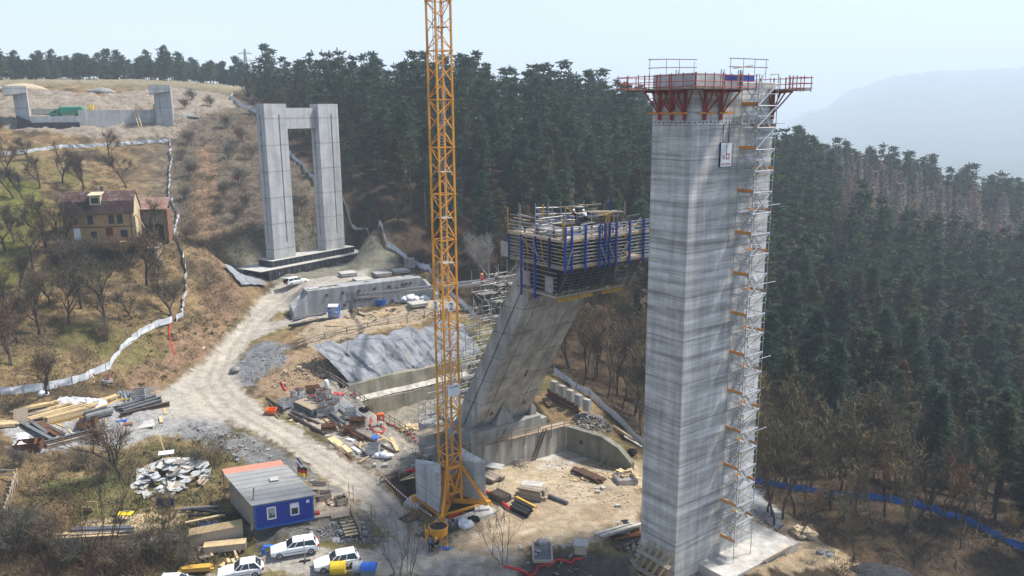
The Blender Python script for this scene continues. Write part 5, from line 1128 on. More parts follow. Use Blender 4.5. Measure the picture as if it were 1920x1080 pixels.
def scatter(name, n, px, py, per, hgt, w, m, lab, cat_, keep=None, seed=1, flat=.5):
    g = np.random.default_rng(seed); parts = []; X = g.uniform(*px, n); Y = g.uniform(*py, n); 
    a = np.stack([ray(u, v) for u, v in zip(X, Y)]); a = a/np.hypot(a[:, 0], a[:, 1])[:, None]; t = np.geomspace(50, 330, 260); f = np.full(n, np.nan)
    for i in range(0, n, 120):
        q = a[i:i+120]; hx = HG((q[:, :1]*t).ravel(), (q[:, 1:2]*t).ravel()).reshape(len(q), -1); below = CZ+q[:, 2:]*t < hx; j = below.argmax(1); f[i:i+120] = np.where(below.any(1), t[j], np.nan)
    ok = ~np.isnan(f); x, y = a[ok, 0]*f[ok], a[ok, 1]*f[ok]; x = x+g.normal(size=x.size)*.8; y = y+g.normal(size=x.size)*.8
    if keep is not None: s_ = keep(x, y); x, y = x[s_], y[s_]
    z = HG(x, y); s = g.uniform(.6, 1.4, x.size); k = x.size*per; c = np.repeat(np.stack([x, y, z], -1), per, 0); ss = np.repeat(s, per)
    c = c+g.normal(size=(k, 3))*np.array([flat, flat, .05])*hgt*ss[:, None]; d = g.normal(size=(k, 3))*np.array([.8, .8, .25]); d[:, 2] += .8
    V, F = quads(c, d, g.normal(size=(k, 3)), w*g.uniform(.6, 1.4, k), hgt*ss*g.uniform(.5, 1.2, k)); o = npmesh(name, V, F, M[m]); return tag(o, lab, cat_, kind='stuff')
ZP = {k: np.array([G(*p)[:2] for p in v]) for k, v in dict(road=[(525,533),(465,590),(400,660),(300,728),(0,800),(50,845),(330,815),(470,803),(590,880),(735,1005),(500,1010),(380,1079),(960,1079),(1180,1030),(1200,850),(1062,843),(870,870),(640,715),(585,650),(760,612),(870,590),(860,520),(690,490),(560,500)]).items()}
off = lambda x, y: (sdist(ZP['road'], x, y) > .8) & (sdist(TBASE, x, y) > 3)
meadow = lambda x, y: off(x, y) & (sdist(FOREST, x, y) > 1)
scatter('dry_grass', 9000, (0, 460), (260, 1079), 7, .34, .10, 'grass', 'tufts of dry yellow grass over the meadow', 'grass', meadow, 2, .9)
scatter('undergrowth', 2600, (330, 700), (215, 480), 18, .9, .05, 'scrub', 'tangled grey brown scrub on the slope behind the twin pier', 'undergrowth', meadow, 3, .6)
scatter('undergrowth', 650, (0, 430), (260, 1079), 24, .7, .04, 'scrub', 'low brown weeds and brambles across the meadow', 'undergrowth', meadow, 4, .7)
scatter('undergrowth', 3000, (660, 1919), (330, 1079), 18, .9, .07, 'twigr', 'brown brushwood and dead leaves on the forest floor', 'undergrowth', lambda x, y: (sdist(FOREST, x, y) < 1) | ((np.degrees(np.arctan2(x, y)) > 17.5) & off(x, y)), 5, .7)
scatter('undergrowth', 300, (0, 300), (1030, 1079), 26, 1.0, .05, 'twig', 'dark thicket along the lower left picture edge', 'thicket', meadow, 8, .7)
scatter('undergrowth', 260, (92, 262), (462, 512), 26, .9, .05, 'twig', 'dark bramble thicket on the bank below the house', 'thicket', None, 7, .6)
scatter('undergrowth', 240, (200, 460), (590, 1050), 22, .4, .10, 'needle', 'small fresh green weeds on the bare banks', 'weeds', meadow, 6, .5)
# ------------------------------------------------------------------ vehicles, people, cabin, house, fences
def rot(a): return np.array([[math.cos(a), -math.sin(a), 0], [math.sin(a), math.cos(a), 0], [0, 0, 1]])
_wh = {}
def car(name, label, at, rz, L=4.5, wid=1.74, hgt=1.46, kind='wagon', tail_open=False, group=None):
    t = thing(name, label, 'car', at, rz, group); hl = L/2; b = MB()
    st = [(-hl, .38, .66, .66), (-hl+.10, .24, .82, .78), (-hl+.55, .2, .93, .85), (-hl*.45, .19, .95, .87), (hl-1.55, .19, .93, .87), (hl-.95, .2, .86, .86), (hl-.3, .22, .74, .80), (hl-.06, .28, .64, .72), (hl, .38, .56, .62)]
    rg = []
    for x, zb_, zt_, w in st: w *= wid/1.74; rg.append([(x, a*w, z) for a, z in ((-.88, zb_), (-1, zb_+.12), (-1, (zb_+zt_)/2), (-.985, zt_-.10), (-.90, zt_), (.90, zt_), (.985, zt_-.10), (1, (zb_+zt_)/2), (1, zb_+.12), (.88, zb_))])
    b.loft(rg); obj('body', b, M['carw'], t, False, smooth=False, bevel=.03)
    xr = -hl+.22; xf = hl-1.42; rr_, rf = (-hl+.5, hl-2.15) if kind == 'wagon' else (-hl+.75, hl-2.1)
    wb, wt, zb_, zt_ = .80*wid/1.74, .60*wid/1.74, .91, hgt-.05; g = MB()
    bot = [(xr, -wb, zb_), (xf, -wb, zb_-.05), (xf, wb, zb_-.05), (xr, wb, zb_)]; top = [(rr_, -wt, zt_), (rf, -wt, zt_), (rf, wt, zt_), (rr_, wt, zt_)]
    g.loft([bot, top]); obj('windows', g, M['glass'], t, False)
    r_ = MB(); r_.loft([[(rr_-.08, -wt-.05, zt_-.03), (rf+.08, -wt-.05, zt_-.03), (rf+.08, wt+.05, zt_-.03), (rr_-.08, wt+.05, zt_-.03)], [(rr_+.02, -wt+.06, zt_+.06), (rf-.08, -wt+.06, zt_+.06), (rf-.08, wt-.06, zt_+.06), (rr_+.02, wt-.06, zt_+.06)]]); obj('roof', r_, M['carw'], t, False, bevel=.02)
    p = MB()
    for s in (-1, 1):
        p.bar((xf, s*wb, zb_-.04), (rf, s*wt, zt_), .045, .05); p.bar((xr, s*wb, zb_), (rr_, s*wt, zt_), .12, .06)
        for q in (.42, .74): xb = xr+(xf-xr)*q; xt = rr_+(rf-rr_)*(q*1.02); p.bar((xb, s*(wb+.005), zb_), (xt, s*(wt+.01), zt_), .045, .04)
    obj('pillars', p, M['carw'], t, False)
    for s in (-1, 1):
        for x in (hl-.82, -hl+.78):
            w = MB(); w.lathe([(.16, -.1), (.30, -.11), (.315, -.06), (.315, .06), (.30, .11), (.16, .1)], 14); w.v = [(x+a, s*(.78*wid/1.74)+c, .31+b_) for a, b_, c in w.v]; wo = obj('wheel', w, M['tyre'], t, False)
            w = MB(); w.lathe([(.02, .09), (.2, .105), (.2, -.105), (.02, -.09)], 12); w.v = [(x+a, s*(.785*wid/1.74)+c, .31+b_) for a, b_, c in w.v]; obj('rim', w, M['rim'], wo, False)
        l = MB(); l.box((hl-.17, s*.58, .62), (.3, .3, .14)); obj('headlight', l, M['lampw'], t, False, bevel=.03)
        l = MB(); l.box((-hl+.05, s*.74, .78), (.14, .16, .26)); obj('tail_lamp', l, M['lampred'], t, False, bevel=.02)
        l = MB(); l.box((hl-1.62, s*.93, .95), (.12, .16, .12)); obj('mirror', l, M['carw'], t, False, bevel=.02)
        l = MB(); l.bar((-hl+1.2, s*.885*wid/1.74, .5), (hl-1.25, s*.885*wid/1.74, .5), .02, .06); obj('side_trim', l, M['bumper'], t, False)
    l = MB(); l.box((hl-.01, 0, .45), (.08, 1.0, .16)); l.box((-hl, 0, .42), (.06, 1.1, .1)); obj('bumper_insert', l, M['bumper'], t, False)
    l = MB(); l.box((hl+.015, 0, .42), (.02, .5, .11)); l.box((-hl-.02, 0, .62), (.02, .5, .11)); obj('licence_plate', l, M['white'], t, False)
    if tail_open:
        l = MB(); l.bar((-hl+.45, -.62, hgt), (-hl-.55, -.62, hgt+.28), .1, .05); l.add([(-hl+.45, -.68, hgt), (-hl+.45, .68, hgt), (-hl-.5, .7, hgt+.25), (-hl-.5, -.7, hgt+.25), (-hl+.45, -.68, hgt-.06), (-hl+.45, .68, hgt-.06), (-hl-.5, .7, hgt+.17), (-hl-.5, -.7, hgt+.17)], [(0, 1, 2, 3), (7, 6, 5, 4), (0, 3, 7, 4), (1, 5, 6, 2), (2, 6, 7, 3)]); obj('tailgate', l, M['carw'], t, False)
        l = MB(); l.box((-hl-.01, 0, .88), (.06, 1.2, .62)); obj('boot_shade', l, M['black'], t, False)  # black slab in place of the unlit boot, shade put into its colour
    return t
ch = math.atan2(-.30, -.95)
car('white_car', 'white estate car with yellow bundle in its rear window below the blue cabin', G(553, 1036), ch, 4.5, 1.7, 1.46)
car('white_car', 'white estate car with red tail lamp parked behind the yellow and blue tanks', G(632, 1062), ch+.03, 4.3, 1.7, 1.5)
car('white_car', 'white hatchback parked at the lower edge beside the timber boxes', G(452, 1079), ch-.02, 4.1, 1.74, 1.5, 'hatch')
car('white_car', 'white car cut off by the lower edge with only its bonnet showing', G(377, 1079)+np.array([-1.2, -2.2, -.1]), ch+2.9, 4.3, 1.74, 1.45, 'hatch')
car('white_car', 'white estate car with open tailgate parked beside the black footing', G(556, 533), math.atan2(.70, .71), 4.5, 1.74, 1.46, tail_open=True)
s_ = MB(); s_.ball(G(578, 1034)+np.array([0, .2, 1.25]), (.34, .25, .14)); solo('yellow_bundle', s_, M['yellow'], 'yellow bundle lying inside the rear of the white estate car', 'bundle', smooth=True)
# people
def skinned(name, joints, edges, m, parent, sub=1):
    me = bpy.data.meshes.new(name); ks = list(joints); me.from_pydata([joints[k][0] for k in ks], [(ks.index(a), ks.index(b)) for a, b in edges], []); me.update(); me.materials.append(m)
    o = bpy.data.objects.new(name, me); C.objects.link(o); o.parent = parent; md = o.modifiers.new('skin', 'SKIN'); md.use_smooth_shade = True
    if not me.skin_vertices: me.attributes  # layer is made by the modifier
    for i, k in enumerate(ks):
        r = joints[k][1]; me.skin_vertices[0].data[i].radius = (r, r) if not hasattr(r, '__len__') else r
    me.skin_vertices[0].data[0].use_root = True
    sb = o.modifiers.new('smooth', 'SUBSURF'); sb.levels = sub; sb.render_levels = sub; return o
def person(label, at, rz, top, leg, helm, arms=None, bend=0.0, bagless=True, kneel=0):
    t = thing('person', label, 'person', at, rz); h = 1.0
    cb, sb = math.cos(bend), math.sin(bend)
    def U(x, y, z):   # upper body bends forward (+x) about the hips
        dz = z-.95-0; return (x*cb+dz*sb, y, .95+dz*cb-x*sb) if z > .95 else (x, y, z)
    J = {'pel': ((0, 0, .95), .13), 'waist': (U(0, 0, 1.1), .125), 'chest': (U(.01, 0, 1.32), .15), 'neck': (U(0, 0, 1.49), .06), 'head': (U(.02, 0, 1.60), .085), 'crown': (U(.01, 0, 1.71), .085), 'nose': (U(.115, 0, 1.61), .015)}
    E = [('pel', 'waist'), ('waist', 'chest'), ('chest', 'neck'), ('neck', 'head'), ('head', 'crown'), ('head', 'nose')]
    arms = arms or ((.05, .0, -1), (.12, 0, -1))
    for s, n, a in ((1, 'l', arms[0]), (-1, 'r', arms[1])):
        a = np.array(a, float); a /= np.linalg.norm(a); sh = np.array(U(0, s*.19, 1.43)); el = sh+a*.29+np.array([-.03, s*.05, 0]); f = a+np.array([.35, 0, .18]); f /= np.linalg.norm(f); wr = el+f*.25; hd = wr+f*.09
        J.update({'sh'+n: (sh, .062), 'el'+n: (el, .046), 'wr'+n: (wr, .03), 'hd'+n: (hd, .036)}); E += [('chest', 'sh'+n), ('sh'+n, 'el'+n), ('el'+n, 'wr'+n), ('wr'+n, 'hd'+n)]
        for k, (o_, l_) in enumerate(((-.03, .075), (-.01, .09), (.012, .085), (.032, .065))): J[f'f{n}{k}'] = (hd+np.array([o_, 0, 0])+f*l_+np.array([.01, -s*.012, 0]), .009); E.append(('hd'+n, f'f{n}{k}'))
        J[f'th{n}'] = (wr+f*.06+np.array([.055, -s*.02, 0]), .01); E.append(('hd'+n, f'th{n}'))
        hp = (0, s*.1, .9); kn = (.04+.12*kneel*(s > 0), s*.12, .5); an = (-.01-.1*kneel*(s < 0), s*.13, .09); J.update({'hp'+n: (hp, .09), 'kn'+n: (kn, .06), 'an'+n: (an, .043), 'to'+n: ((.17, s*.15, .04), .04)}); E += [('pel', 'hp'+n), ('hp'+n, 'kn'+n), ('kn'+n, 'an'+n), ('an'+n, 'to'+n)]
    skinned('body', J, E, M['skin'], t)
    def grow(keys, d): return {k: (J[k][0], J[k][1]+d) for k in keys}
    up = ['chest', 'waist', 'pel', 'shl', 'ell', 'wrl', 'shr', 'elr', 'wrr']; skinned('jacket', grow(up, .022), [e for e in E if e[0] in up and e[1] in up], top, t)
    lo_ = ['pel', 'hpl', 'knl', 'anl', 'hpr', 'knr', 'anr']; skinned('trousers', grow(lo_, .020), [e for e in E if e[0] in lo_ and e[1] in lo_], leg, t)
    for n in 'lr': skinned('boot', grow(['an'+n, 'to'+n], .022), [('an'+n, 'to'+n)], M['jackb'], t)
    b = MB(); c = np.array(U(.01, 0, 1.68)); b.lathe([(.002, .15), (.07, .14), (.115, .09), (.135, .02), (.165, .0), (.165, -.012), (.12, -.01)], 12, c); obj('helmet' if helm is not M['bark'] else 'hair', b, helm, t, False, smooth=True); return t
person('person in blue jacket and dark trousers standing left of a colleague by the orange bucket', G(807, 1035), 1.35, M['jackbl'], M['jackn'], M['bark'], ((.1, .1, -1), (.2, 0, -1)))
person('person in black top and grey trousers standing before the orange bucket', G(818.5, 1039), 1.6, M['jackb'], M['jackg'], M['helmy'], ((.3, .1, -.8), (.1, 0, -1)))
person('person in dark jacket and white helmet bending over the formwork deck', fq(5.2, 4.0, zt+.62), 2.6, M['jackb'], M['jackn'], M['helmw'], ((.9, 0, -.6), (.8, 0, -.7)), .5)
person('person in white shirt and white helmet leaning over the formwork deck', fq(5.9, 3.4, zt+.62), 2.2, M['shirt'], M['jackb'], M['helmw'], ((.9, .2, -.5), (.7, .2, -.8)), .6)
pr_ = lg(-1.4, LTH+2.3, 23.4); person('person in red jacket and orange helmet standing on the access scaffold', pr_-UP*.3-RD*.6, -.5, M['jackr'], M['jackg'], M['helmy'], ((.2, .5, -.8), (.2, -.4, -.9)))
person('person in black clothes standing on the access scaffold beside the red jacket', pr_-UP*.5+RD*1.4, -.8, M['jackb'], M['jackb'], M['helmw'])
# blue cabin
c0, c1 = at_z(480, 994, CONT_Z), at_z(589.5, 974, CONT_Z); cx = (c1-c0); CW = np.linalg.norm(cx); cx /= CW; _q0, _q1 = at_z(475, 951, CONT_Z+2.75), at_z(424, 893, CONT_Z+3.25); cy = _q1-_q0; cy[2] = 0; CL = np.linalg.norm(cy)-.5; cy /= np.linalg.norm(cy); cn = np.array([-cx[1], cx[0], 0])
def cc(a, b_, z): return c0+cx*a+cy*b_+UP*z
ca_ = thing('site_cabin', 'blue site cabin with grey felt roof, wooden side and two white framed windows', 'cabin', cc(CW/2, CL/2, 0))
b = MB(); b.prism([cc(a, c, 0)[:2] for a, c in ((.05, .05), (CW-.05, .05), (CW-.05, CL-.05), (.05, CL-.05))], c0[2]+.05, c0[2]+2.6)
for i in range(int(CW/.21)): b.box(cc(.12+i*.21, .03, 1.35), (.11, .06, 2.3), cx)
obj('wall', b, M['cabin'], ca_)
b = MB()
for a in (.05, CW-.05): b.box(cc(a, .02, 1.32), (.15, .16, 2.64), cx)
b.box(cc(CW/2, .02, .1), (CW, .14, .2), cx); b.box(cc(CW/2, .02, 2.55), (CW, .14, .14), cx); obj('corner_frame', b, M['cabinl'], ca_)
b = MB()
for i in range(int((CL-.2)/.17)): b.box(cc(-.06-.006*(i % 3), .15+i*.17, 1.35), (.165, .05, 2.5), cy)
obj('board_cladding', b, M['timberg'], ca_)
for a, o_ in ((1.55, 1), (3.75, 0)):
    w = MB(); a *= CW/5.6
    for da, dz, ww, hh in ((-.38, 0, .12, 1.3), (.38, 0, .12, 1.3), (0, .6, .88, .12), (0, -.6, .88, .12)): w.box(cc(a+da, -.05, 1.55+dz), (ww, .12, hh), cx)
    if not o_: w.box(cc(a, -.03, 1.9), (.7, .06, .45), cx)
    wo = obj('window', w, M['white'], ca_); g = MB(); g.box(cc(a, -.02, 1.55), (.72, .05, 1.15), cx); obj('pane', g, M['dkglass'] if not o_ else M['sheetg'], wo)
    if o_: g = MB(); g.add([cc(a-.3, -.05, 1.05), cc(a+.3, -.05, 1.05), cc(a+.3, -.05, 1.5), cc(a+.1, -.05, 1.25), cc(a-.15, -.05, 1.7)], [(0, 1, 2, 3, 4)]); obj('broken_gap', g, M['dkglass'], wo)
b = MB(); b.box(cc(CW-.55, -.05, 2.15), (.3, .05, .32), cx); obj('notice', b, M['white'], ca_)
b = MB(); n_ = 8; z_ = lambda f: 2.72+.55*f
for i in range(n_):
    f0, f1 = i/n_, (i+1)/n_; y0, y1 = -.3+f0*(CL+.5), -.3+f1*(CL+.5)+.06
    b.loft([[cc(-.35, y0, z_(f0)), cc(CW+.3, y0, z_(f0)), cc(CW+.3, y0, z_(f0)+.10), cc(-.35, y0, z_(f0)+.10)], [cc(-.35, y1, z_(f1)-.01), cc(CW+.3, y1, z_(f1)-.01), cc(CW+.3, y1, z_(f1)+.07), cc(-.35, y1, z_(f1)+.07)]])
obj('felt_roof', b, M['felt'], ca_)
b = MB(); b.box(cc(3.55, 4.2, z_(.7)+.16), (.85, .75, .10), cx, Z=UP-cn*.09); obj('roof_hatch', b, M['slab'], ca_)
b = MB(); b.loft([[cc(-.3, CL+.2, z_(1)+.0), cc(CW+.1, CL+.2, z_(1)+.0)], [cc(-.3, CL+.95, z_(1)+.42), cc(CW+.1, CL+.95, z_(1)+.42)]], closed=False); b.loft([[cc(-.3, CL+.2, z_(1)-.05), cc(CW+.1, CL+.2, z_(1)-.05)], [cc(-.3, CL+.95, z_(1)+.37), cc(CW+.1, CL+.95, z_(1)+.37)]], closed=False); b.bar(cc(-.3, CL+.97, z_(1)+.395), cc(CW+.1, CL+.97, z_(1)+.395), .05, .06); b.bar(cc(-.3, CL+.8, 0), cc(-.3, CL+.9, z_(1)+.3), .1); b.bar(cc(CW, CL+.8, 0), cc(CW, CL+.9, z_(1)+.3), .1); obj('salmon_sheet', b, M['pinksheet'], ca_)
b = MB(); b.bar(cc(-.5, -.3, .2), cc(.5, 1.2, 4.0), .12); solo('leaning_pole', b, M['timberg'], 'weathered pole leaning against the roof edge of the blue cabin', 'pole')
fp = cc(CW+.2, 4.1, 0); fl_ = thing('flagpole', 'thin pole with black red and gold flag beside the cabin roof', 'flagpole', fp)
b = MB(); b.tube([fp, fp+UP*5.4], .03, 5); obj('pole', b, M['galv'], fl_)
for k, m in enumerate((M['black'], M['lampred'], M['yellow'])):
    b = MB(); n = 7
    tp_ = [fp+cx*(.04+.95*i/n)+cy*(.10*math.sin(i*1.3))+UP*(4.25-.35*k-.10*i/n-.22*(i/n)**2) for i in range(n+1)]; b.loft([tp_, [p-UP*.35 for p in tp_]], closed=False); b.loft([[p-UP*.35+cy*.01 for p in tp_], [p+cy*.01 for p in tp_]], closed=False); obj('flag_stripe', b, m, fl_)
for k, m in enumerate((M['bluep'], M['white'], M['lampred'])):
    b = MB(); tp_ = [fp+cx*(.04+.5*i/4)+cy*(.07*math.sin(i*1.7))+UP*(5.3-.28*k-.9*(i/4)**1.2) for i in range(5)]; b.loft([tp_, [p-UP*.28-cx*.02 for p in tp_]], closed=False); obj('upper_flag_stripe', b, m, fl_)
# steps and platform beside the cabin
p0 = G(637, 966); sx, sy = cx, cy
sg_ = thing('timber_steps', 'timber steps with small landing leading down the bank beside the blue cabin', 'steps', p0-UP*1.2)
b = MB(); b.box(p0+UP*.2, (1.9, 1.7, .12), cx); obj('landing', b, M['plank'], sg_)
dn = (G(655, 1008)+np.array([0, 0, .0]))-p0; b = MB(); s2 = MB()
for i in range(7): q = (i+.6)/7.2; s2 = MB(); s2.box(p0+UP*.1+cx*.35+dn*q*1.0-UP*.02, (1.45, .34, .07), cx); obj('tread', s2, M['timber'], sg_)
dh = dn/np.linalg.norm(dn[:2]); 
for e in (-.72, .72): b.bar(p0+cx*(.35+e)+UP*.1, p0+cx*(.35+e)+dn+UP*.02, .08, .3)
obj('stringer', b, M['black'], sg_)
b = MB()
for q in (0, .5, 1): b.bar(p0+cx*1.15+dn*q, p0+cx*1.15+dn*q+UP*1.1, .08)
b.bar(p0+cx*1.15+UP*1.05, p0+cx*1.15+dn+UP*1.05, .06, .1); b.bar(p0+cx*1.15+UP*.55, p0+cx*1.15+dn+UP*.55, .06, .1); obj('handrail', b, M['timber'], sg_)
b = MB(); q0, q1 = G(383, 1040), G(385, 1022)
st2 = thing('grey_steps', 'small weathered plank steps beside the lower pale timber box', 'steps', G(386, 1040))
for i in range(5): b = MB(); p = G(388, 1046)*(1-i/5)+G(384, 1024)*i/5; b.box(p+UP*.15, (1.3, .42, .12), cx); obj('tread', b, M['timberg'], st2)
# house on the meadow
h0 = at_d(121, 443, 154.5); h0[2] = gz(h0[0]+5, h0[1]+3)-.1; hx = np.array([math.cos(.24), math.sin(.24), 0]); hy = np.array([-hx[1], hx[0], 0])
def hp_(a, b_, z): return h0+hx*a+hy*b_+UP*z
HW, HDp = 10.9, 6.0
ho = thing('old_house', 'ochre two storey house with brown broken tiled mansard roof in the orchard', 'house', hp_(HW/2, HDp/2, 0))
prof = [(0, 0), (0, 5.0), (.75, 6.6), (HDp/2, 8.1), (HDp-.75, 6.6), (HDp, 5.0), (HDp, 0)]
b = MB(); b.box(hp_(HW/2, .15, 2.0), (HW, .3, 6.0), hx); b.box(hp_(HW/2, HDp-.15, 2.0), (HW, .3, 6.0), hx); obj('wall', b, M['facade'], ho)
b = MB()
for a in (0.15, HW-.02): b = MB(); b.loft([[hp_(a-.15, y, z-(1.0 if z == 0 else 0)) for y, z in prof], [hp_(a+.15, y, z-(1.0 if z == 0 else 0)) for y, z in prof]]); obj('gable_wall', b, M['cream'], ho)
b = MB(); b.box(hp_(HW/2, -.03, 2.45), (HW, .06, .16), hx); b.bar(hp_(-.1, -.35, 4.85), hp_(HW+.3, -.35, 4.85), .12, .12); b.tube([hp_(HW-.35, -.08, 0), hp_(HW-.35, -.08, 4.9)], .05, 5); obj('gutter_band', b, M['rustd'], ho)
def rsheet(nm, pts, m):
    b = MB(); (y0, z0), (y1, z1) = pts; n = np.array([0, -(z1-z0), (y1-y0)]); n = n/np.linalg.norm(n)*.12
    b.loft([[hp_(-.3, y0, z0), hp_(HW+.3, y0, z0), hp_(HW+.3, y0+n[1], z0+abs(n[2])), hp_(-.3, y0+n[1], z0+abs(n[2]))], [hp_(-.3, y1, z1), hp_(HW+.3, y1, z1), hp_(HW+.3, y1+n[1], z1+abs(n[2])), hp_(-.3, y1+n[1], z1+abs(n[2]))]]); obj(nm, b, m, ho)
rsheet('lower_roof', ((-.4, 4.7), (.75, 6.6)), M['tilesd']); rsheet('upper_roof', ((.72, 6.62), (HDp/2, 8.15)), M['tiles']); rsheet('rear_roof', ((HDp+.35, 4.7), (HDp/2, 8.15)), M['tiles'])
b = MB(); b.box(hp_(5.2, 1.6, 7.0), (1.7, 2.6, 1.7), hx); d0 = obj('dormer', b, M['cream'], ho); b = MB(); b.box(hp_(5.2, .28, 6.9), (1.15, .06, .95), hx); obj('pane', b, M['dkglass'], d0); b = MB(); b.box(hp_(5.2, 1.5, 7.95), (2.1, 3.1, .14), hx, Z=UP-hy*.12); obj('dormer_roof', b, M['cream'], d0)
b = MB(); b.box(hp_(5.8, HDp/2+.3, 8.5), (.5, .5, 1.2), hx); obj('chimney', b, M['pipe'], ho)
for a, z, w, h_ in ((1.7, 3.75, .9, 1.5), (4.25, 3.7, .9, 1.5), (7.5, 3.7, .85, 1.5), (8.85, 3.7, .85, 1.5), (4.6, 1.2, .9, 1.1), (9.3, 1.25, 1.1, 1.2)):
    w_ = MB(); w_.box(hp_(a, -.03, z), (w+.2, .1, h_+.2), hx); wo = obj('window', w_, M['timberg'], ho); g = MB(); g.box(hp_(a, -.07, z), (w, .06, h_), hx); obj('pane', g, M['dkglass'], wo)
b = MB(); b.box(hp_(7.0, -.05, 1.1), (1.05, .1, 2.3), hx); obj('door', b, M['doorred'], ho)
b = MB(); b.box(hp_(2.0, -.05, 1.2), (1.0, .12, 2.4), hx); obj('door', b, M['white'], ho)
b = MB(); b.bar(hp_(HW+1.6, .6, 2.0), hp_(HW+.4, .4, 4.4), 1.2, .12); solo('leaning_board', b, M['facade'], 'ochre board panel leaning against the bright gable of the old house', 'board')
b = MB()
for i in range(7): b.bar(hp_(5.5+i*.35, -1.2-.2*(i % 3), .1+.08*(i % 2)), hp_(8+i*.4, -2.2+.3*(i % 2), .12), .2, .06)
solo('loose_boards', b, M['timber'], 'scattered pale boards on the grass before the red house door', 'boards')
an = thing('ruined_annex', 'roofless looking brick annex with pale red tiles behind the old house', 'outbuilding', hp_(HW+3, 7, 0))
b = MB(); b.box(hp_(HW+2.2, 10.0, 1.7), (4.4, .35, 6.0), hx); b.box(hp_(HW+4.3, 8.0, 1.5), (.4, 4.4, 5.6), hx); b.box(hp_(HW+.1, 8.0, 1.5), (.3, 4.4, 5.6), hx); obj('brick_wall', b, M['brick'], an)
b = MB(); b.loft([[hp_(HW-.2, 5.4, 4.5), hp_(HW+4.6, 5.4, 4.4), hp_(HW+4.6, 5.4, 4.55), hp_(HW-.2, 5.4, 4.65)], [hp_(HW-.2, 10.2, 6.2), hp_(HW+4.6, 10.2, 6.1), hp_(HW+4.6, 10.2, 6.25), hp_(HW-.2, 10.2, 6.35)]]); obj('tiled_roof', b, M['tileso'], an)
b = MB()
for i in range(10): b.box(hp_(HW+.3+i*.4, 6.1+.1*(i % 2), 3.2-.15*(i % 3)), (.3, .06, 2.4), hx)
for i in range(3): b.bar(hp_(HW+.3+i*1.8, 6.0, -1.5), hp_(HW+.3+i*1.8, 6.0, 4.4), .2)
obj('plank_front', b, M['timberg'], an)
b = MB(); b.box(hp_(HW+2.1, 6.9, .6), (4.0, .1, 3.6), hx); obj('interior_shade', b, M['black'], an)  # black sheet behind the planks stands in for the shade inside
p = G(289, 487); ht = thing('stone_hut', 'small square stone hut with dark doorway under the meadow trees', 'hut', p)
b = MB()
for dx, w in ((-.85, .5), (.85, .5)): b.box(p+np.array([dx, 0, .9]), (w, 1.8, 2.2))
b.box(p+np.array([0, .8, .9]), (2.0, .3, 2.2)); obj('wall', b, M['stonew'], ht); b = MB(); b.box(p+np.array([0, .05, 2.12]), (2.5, 2.3, .2)); obj('roof', b, M['timberg'], ht)
p = G(155, 488); cu = MB()
cu.loft([[p+np.array([1.0*math.cos(a), 0, .9*math.sin(a)]) for a in np.linspace(0, math.pi, 9)], [p+np.array([.8*math.cos(a), 0, .7*math.sin(a)]) for a in np.linspace(0, math.pi, 9)]], closed=False); cu.loft([[p+np.array([.8*math.cos(a), 0, .7*math.sin(a)]) for a in np.linspace(0, math.pi, 9)], [p+np.array([.8*math.cos(a), 1.5, .7*math.sin(a)]) for a in np.linspace(0, math.pi, 9)]], closed=False); solo('culvert_mouth', cu, M['stone'], 'small arched culvert mouth in the dark bank below the house', 'culvert')
# fences
def fence(name, label, pts, m, h=1.0, step=2.6, post='galvd', skip=(), sag=.12):
    P_ = GP(pts); P_ = [np.array(p) for p in P_]; seg = [0]
    for a, c in zip(P_[:-1], P_[1:]): seg.append(seg[-1]+np.linalg.norm((c-a)[:2]))
    n = max(3, int(seg[-1]/step)); step = seg[-1]/n; Q = []
    for s in np.linspace(0, seg[-1], n*3+1):
        i = min(len(P_)-2, int(np.searchsorted(seg, s, 'right')-1)); q = (s-seg[i])/(seg[i+1]-seg[i]+1e-9); p = P_[i]*(1-q)+P_[i+1]*q; p[2] = gz(p[0], p[1]); Q.append(p)
    Q = np.array(Q); t = thing(name, label, 'fence', Q[len(Q)//2]); b = MB(); g = np.random.default_rng(len(pts)*7)
    off_ = np.stack([g.normal(size=len(Q))*.14, g.normal(size=len(Q))*.14], -1); Q[:, :2] += off_; hh = h*(1-sag*np.array([(0, 1, .8)[i % 3] for i in range(len(Q))])*g.uniform(.3, 1.6, len(Q)))
    b.loft([[p+UP*.06 for p in Q], [p+UP*(.06+k*.5)+np.array([g.normal()*.05, g.normal()*.05, 0]) for p, k in zip(Q, hh)], [p+UP*(.06+k) for p, k in zip(Q, hh)]], closed=False); obj('fabric', b, m, t)
    for i in list(range(0, len(Q), 3))[:99]: pb = MB(); pb.tube([Q[i]-UP*.3, Q[i]+UP*(h+.3)], .045, 4); obj('post', pb, M[post], t)
    return t
fence('fabric_fence', 'white fabric fence curving along the meadow edge beside the timber yard', [(0,742),(45,738),(105,729),(165,712),(205,694),(228,659),(262,629),(300,612),(326,605)], M['fencew'], 1.1)
fence('fabric_fence', 'white fabric fence winding up the slope right of the old house', [(330,603),(341,594),(347,560),(350,522),(346,485),(325,442),(336,407),(316,372),(318,332),(322,297),(318,266)], M['fencew'], .9)
fence('fabric_fence', 'white fabric fence running level across the slope below the far abutment', [(317,267),(262,270),(190,276),(120,278),(50,288),(3,292)], M['fencew'], 1.0)
fence('fabric_fence', 'white fabric fence along the dark wood edge beside the twin pier', [(436,178),(431,186),(450,200),(482,214),(492,232),(520,262),(545,293),(580,332),(612,362),(645,384),(690,437),(725,462),(762,490)], M['fencew'], 1.2, 3.2)
fence('fabric_fence', 'bluish fabric fence along the wood edge behind the yellow crane', [(762,490),(785,502),(810,514),(840,548),(868,575),(890,600)], M['fencew'], 1.2)
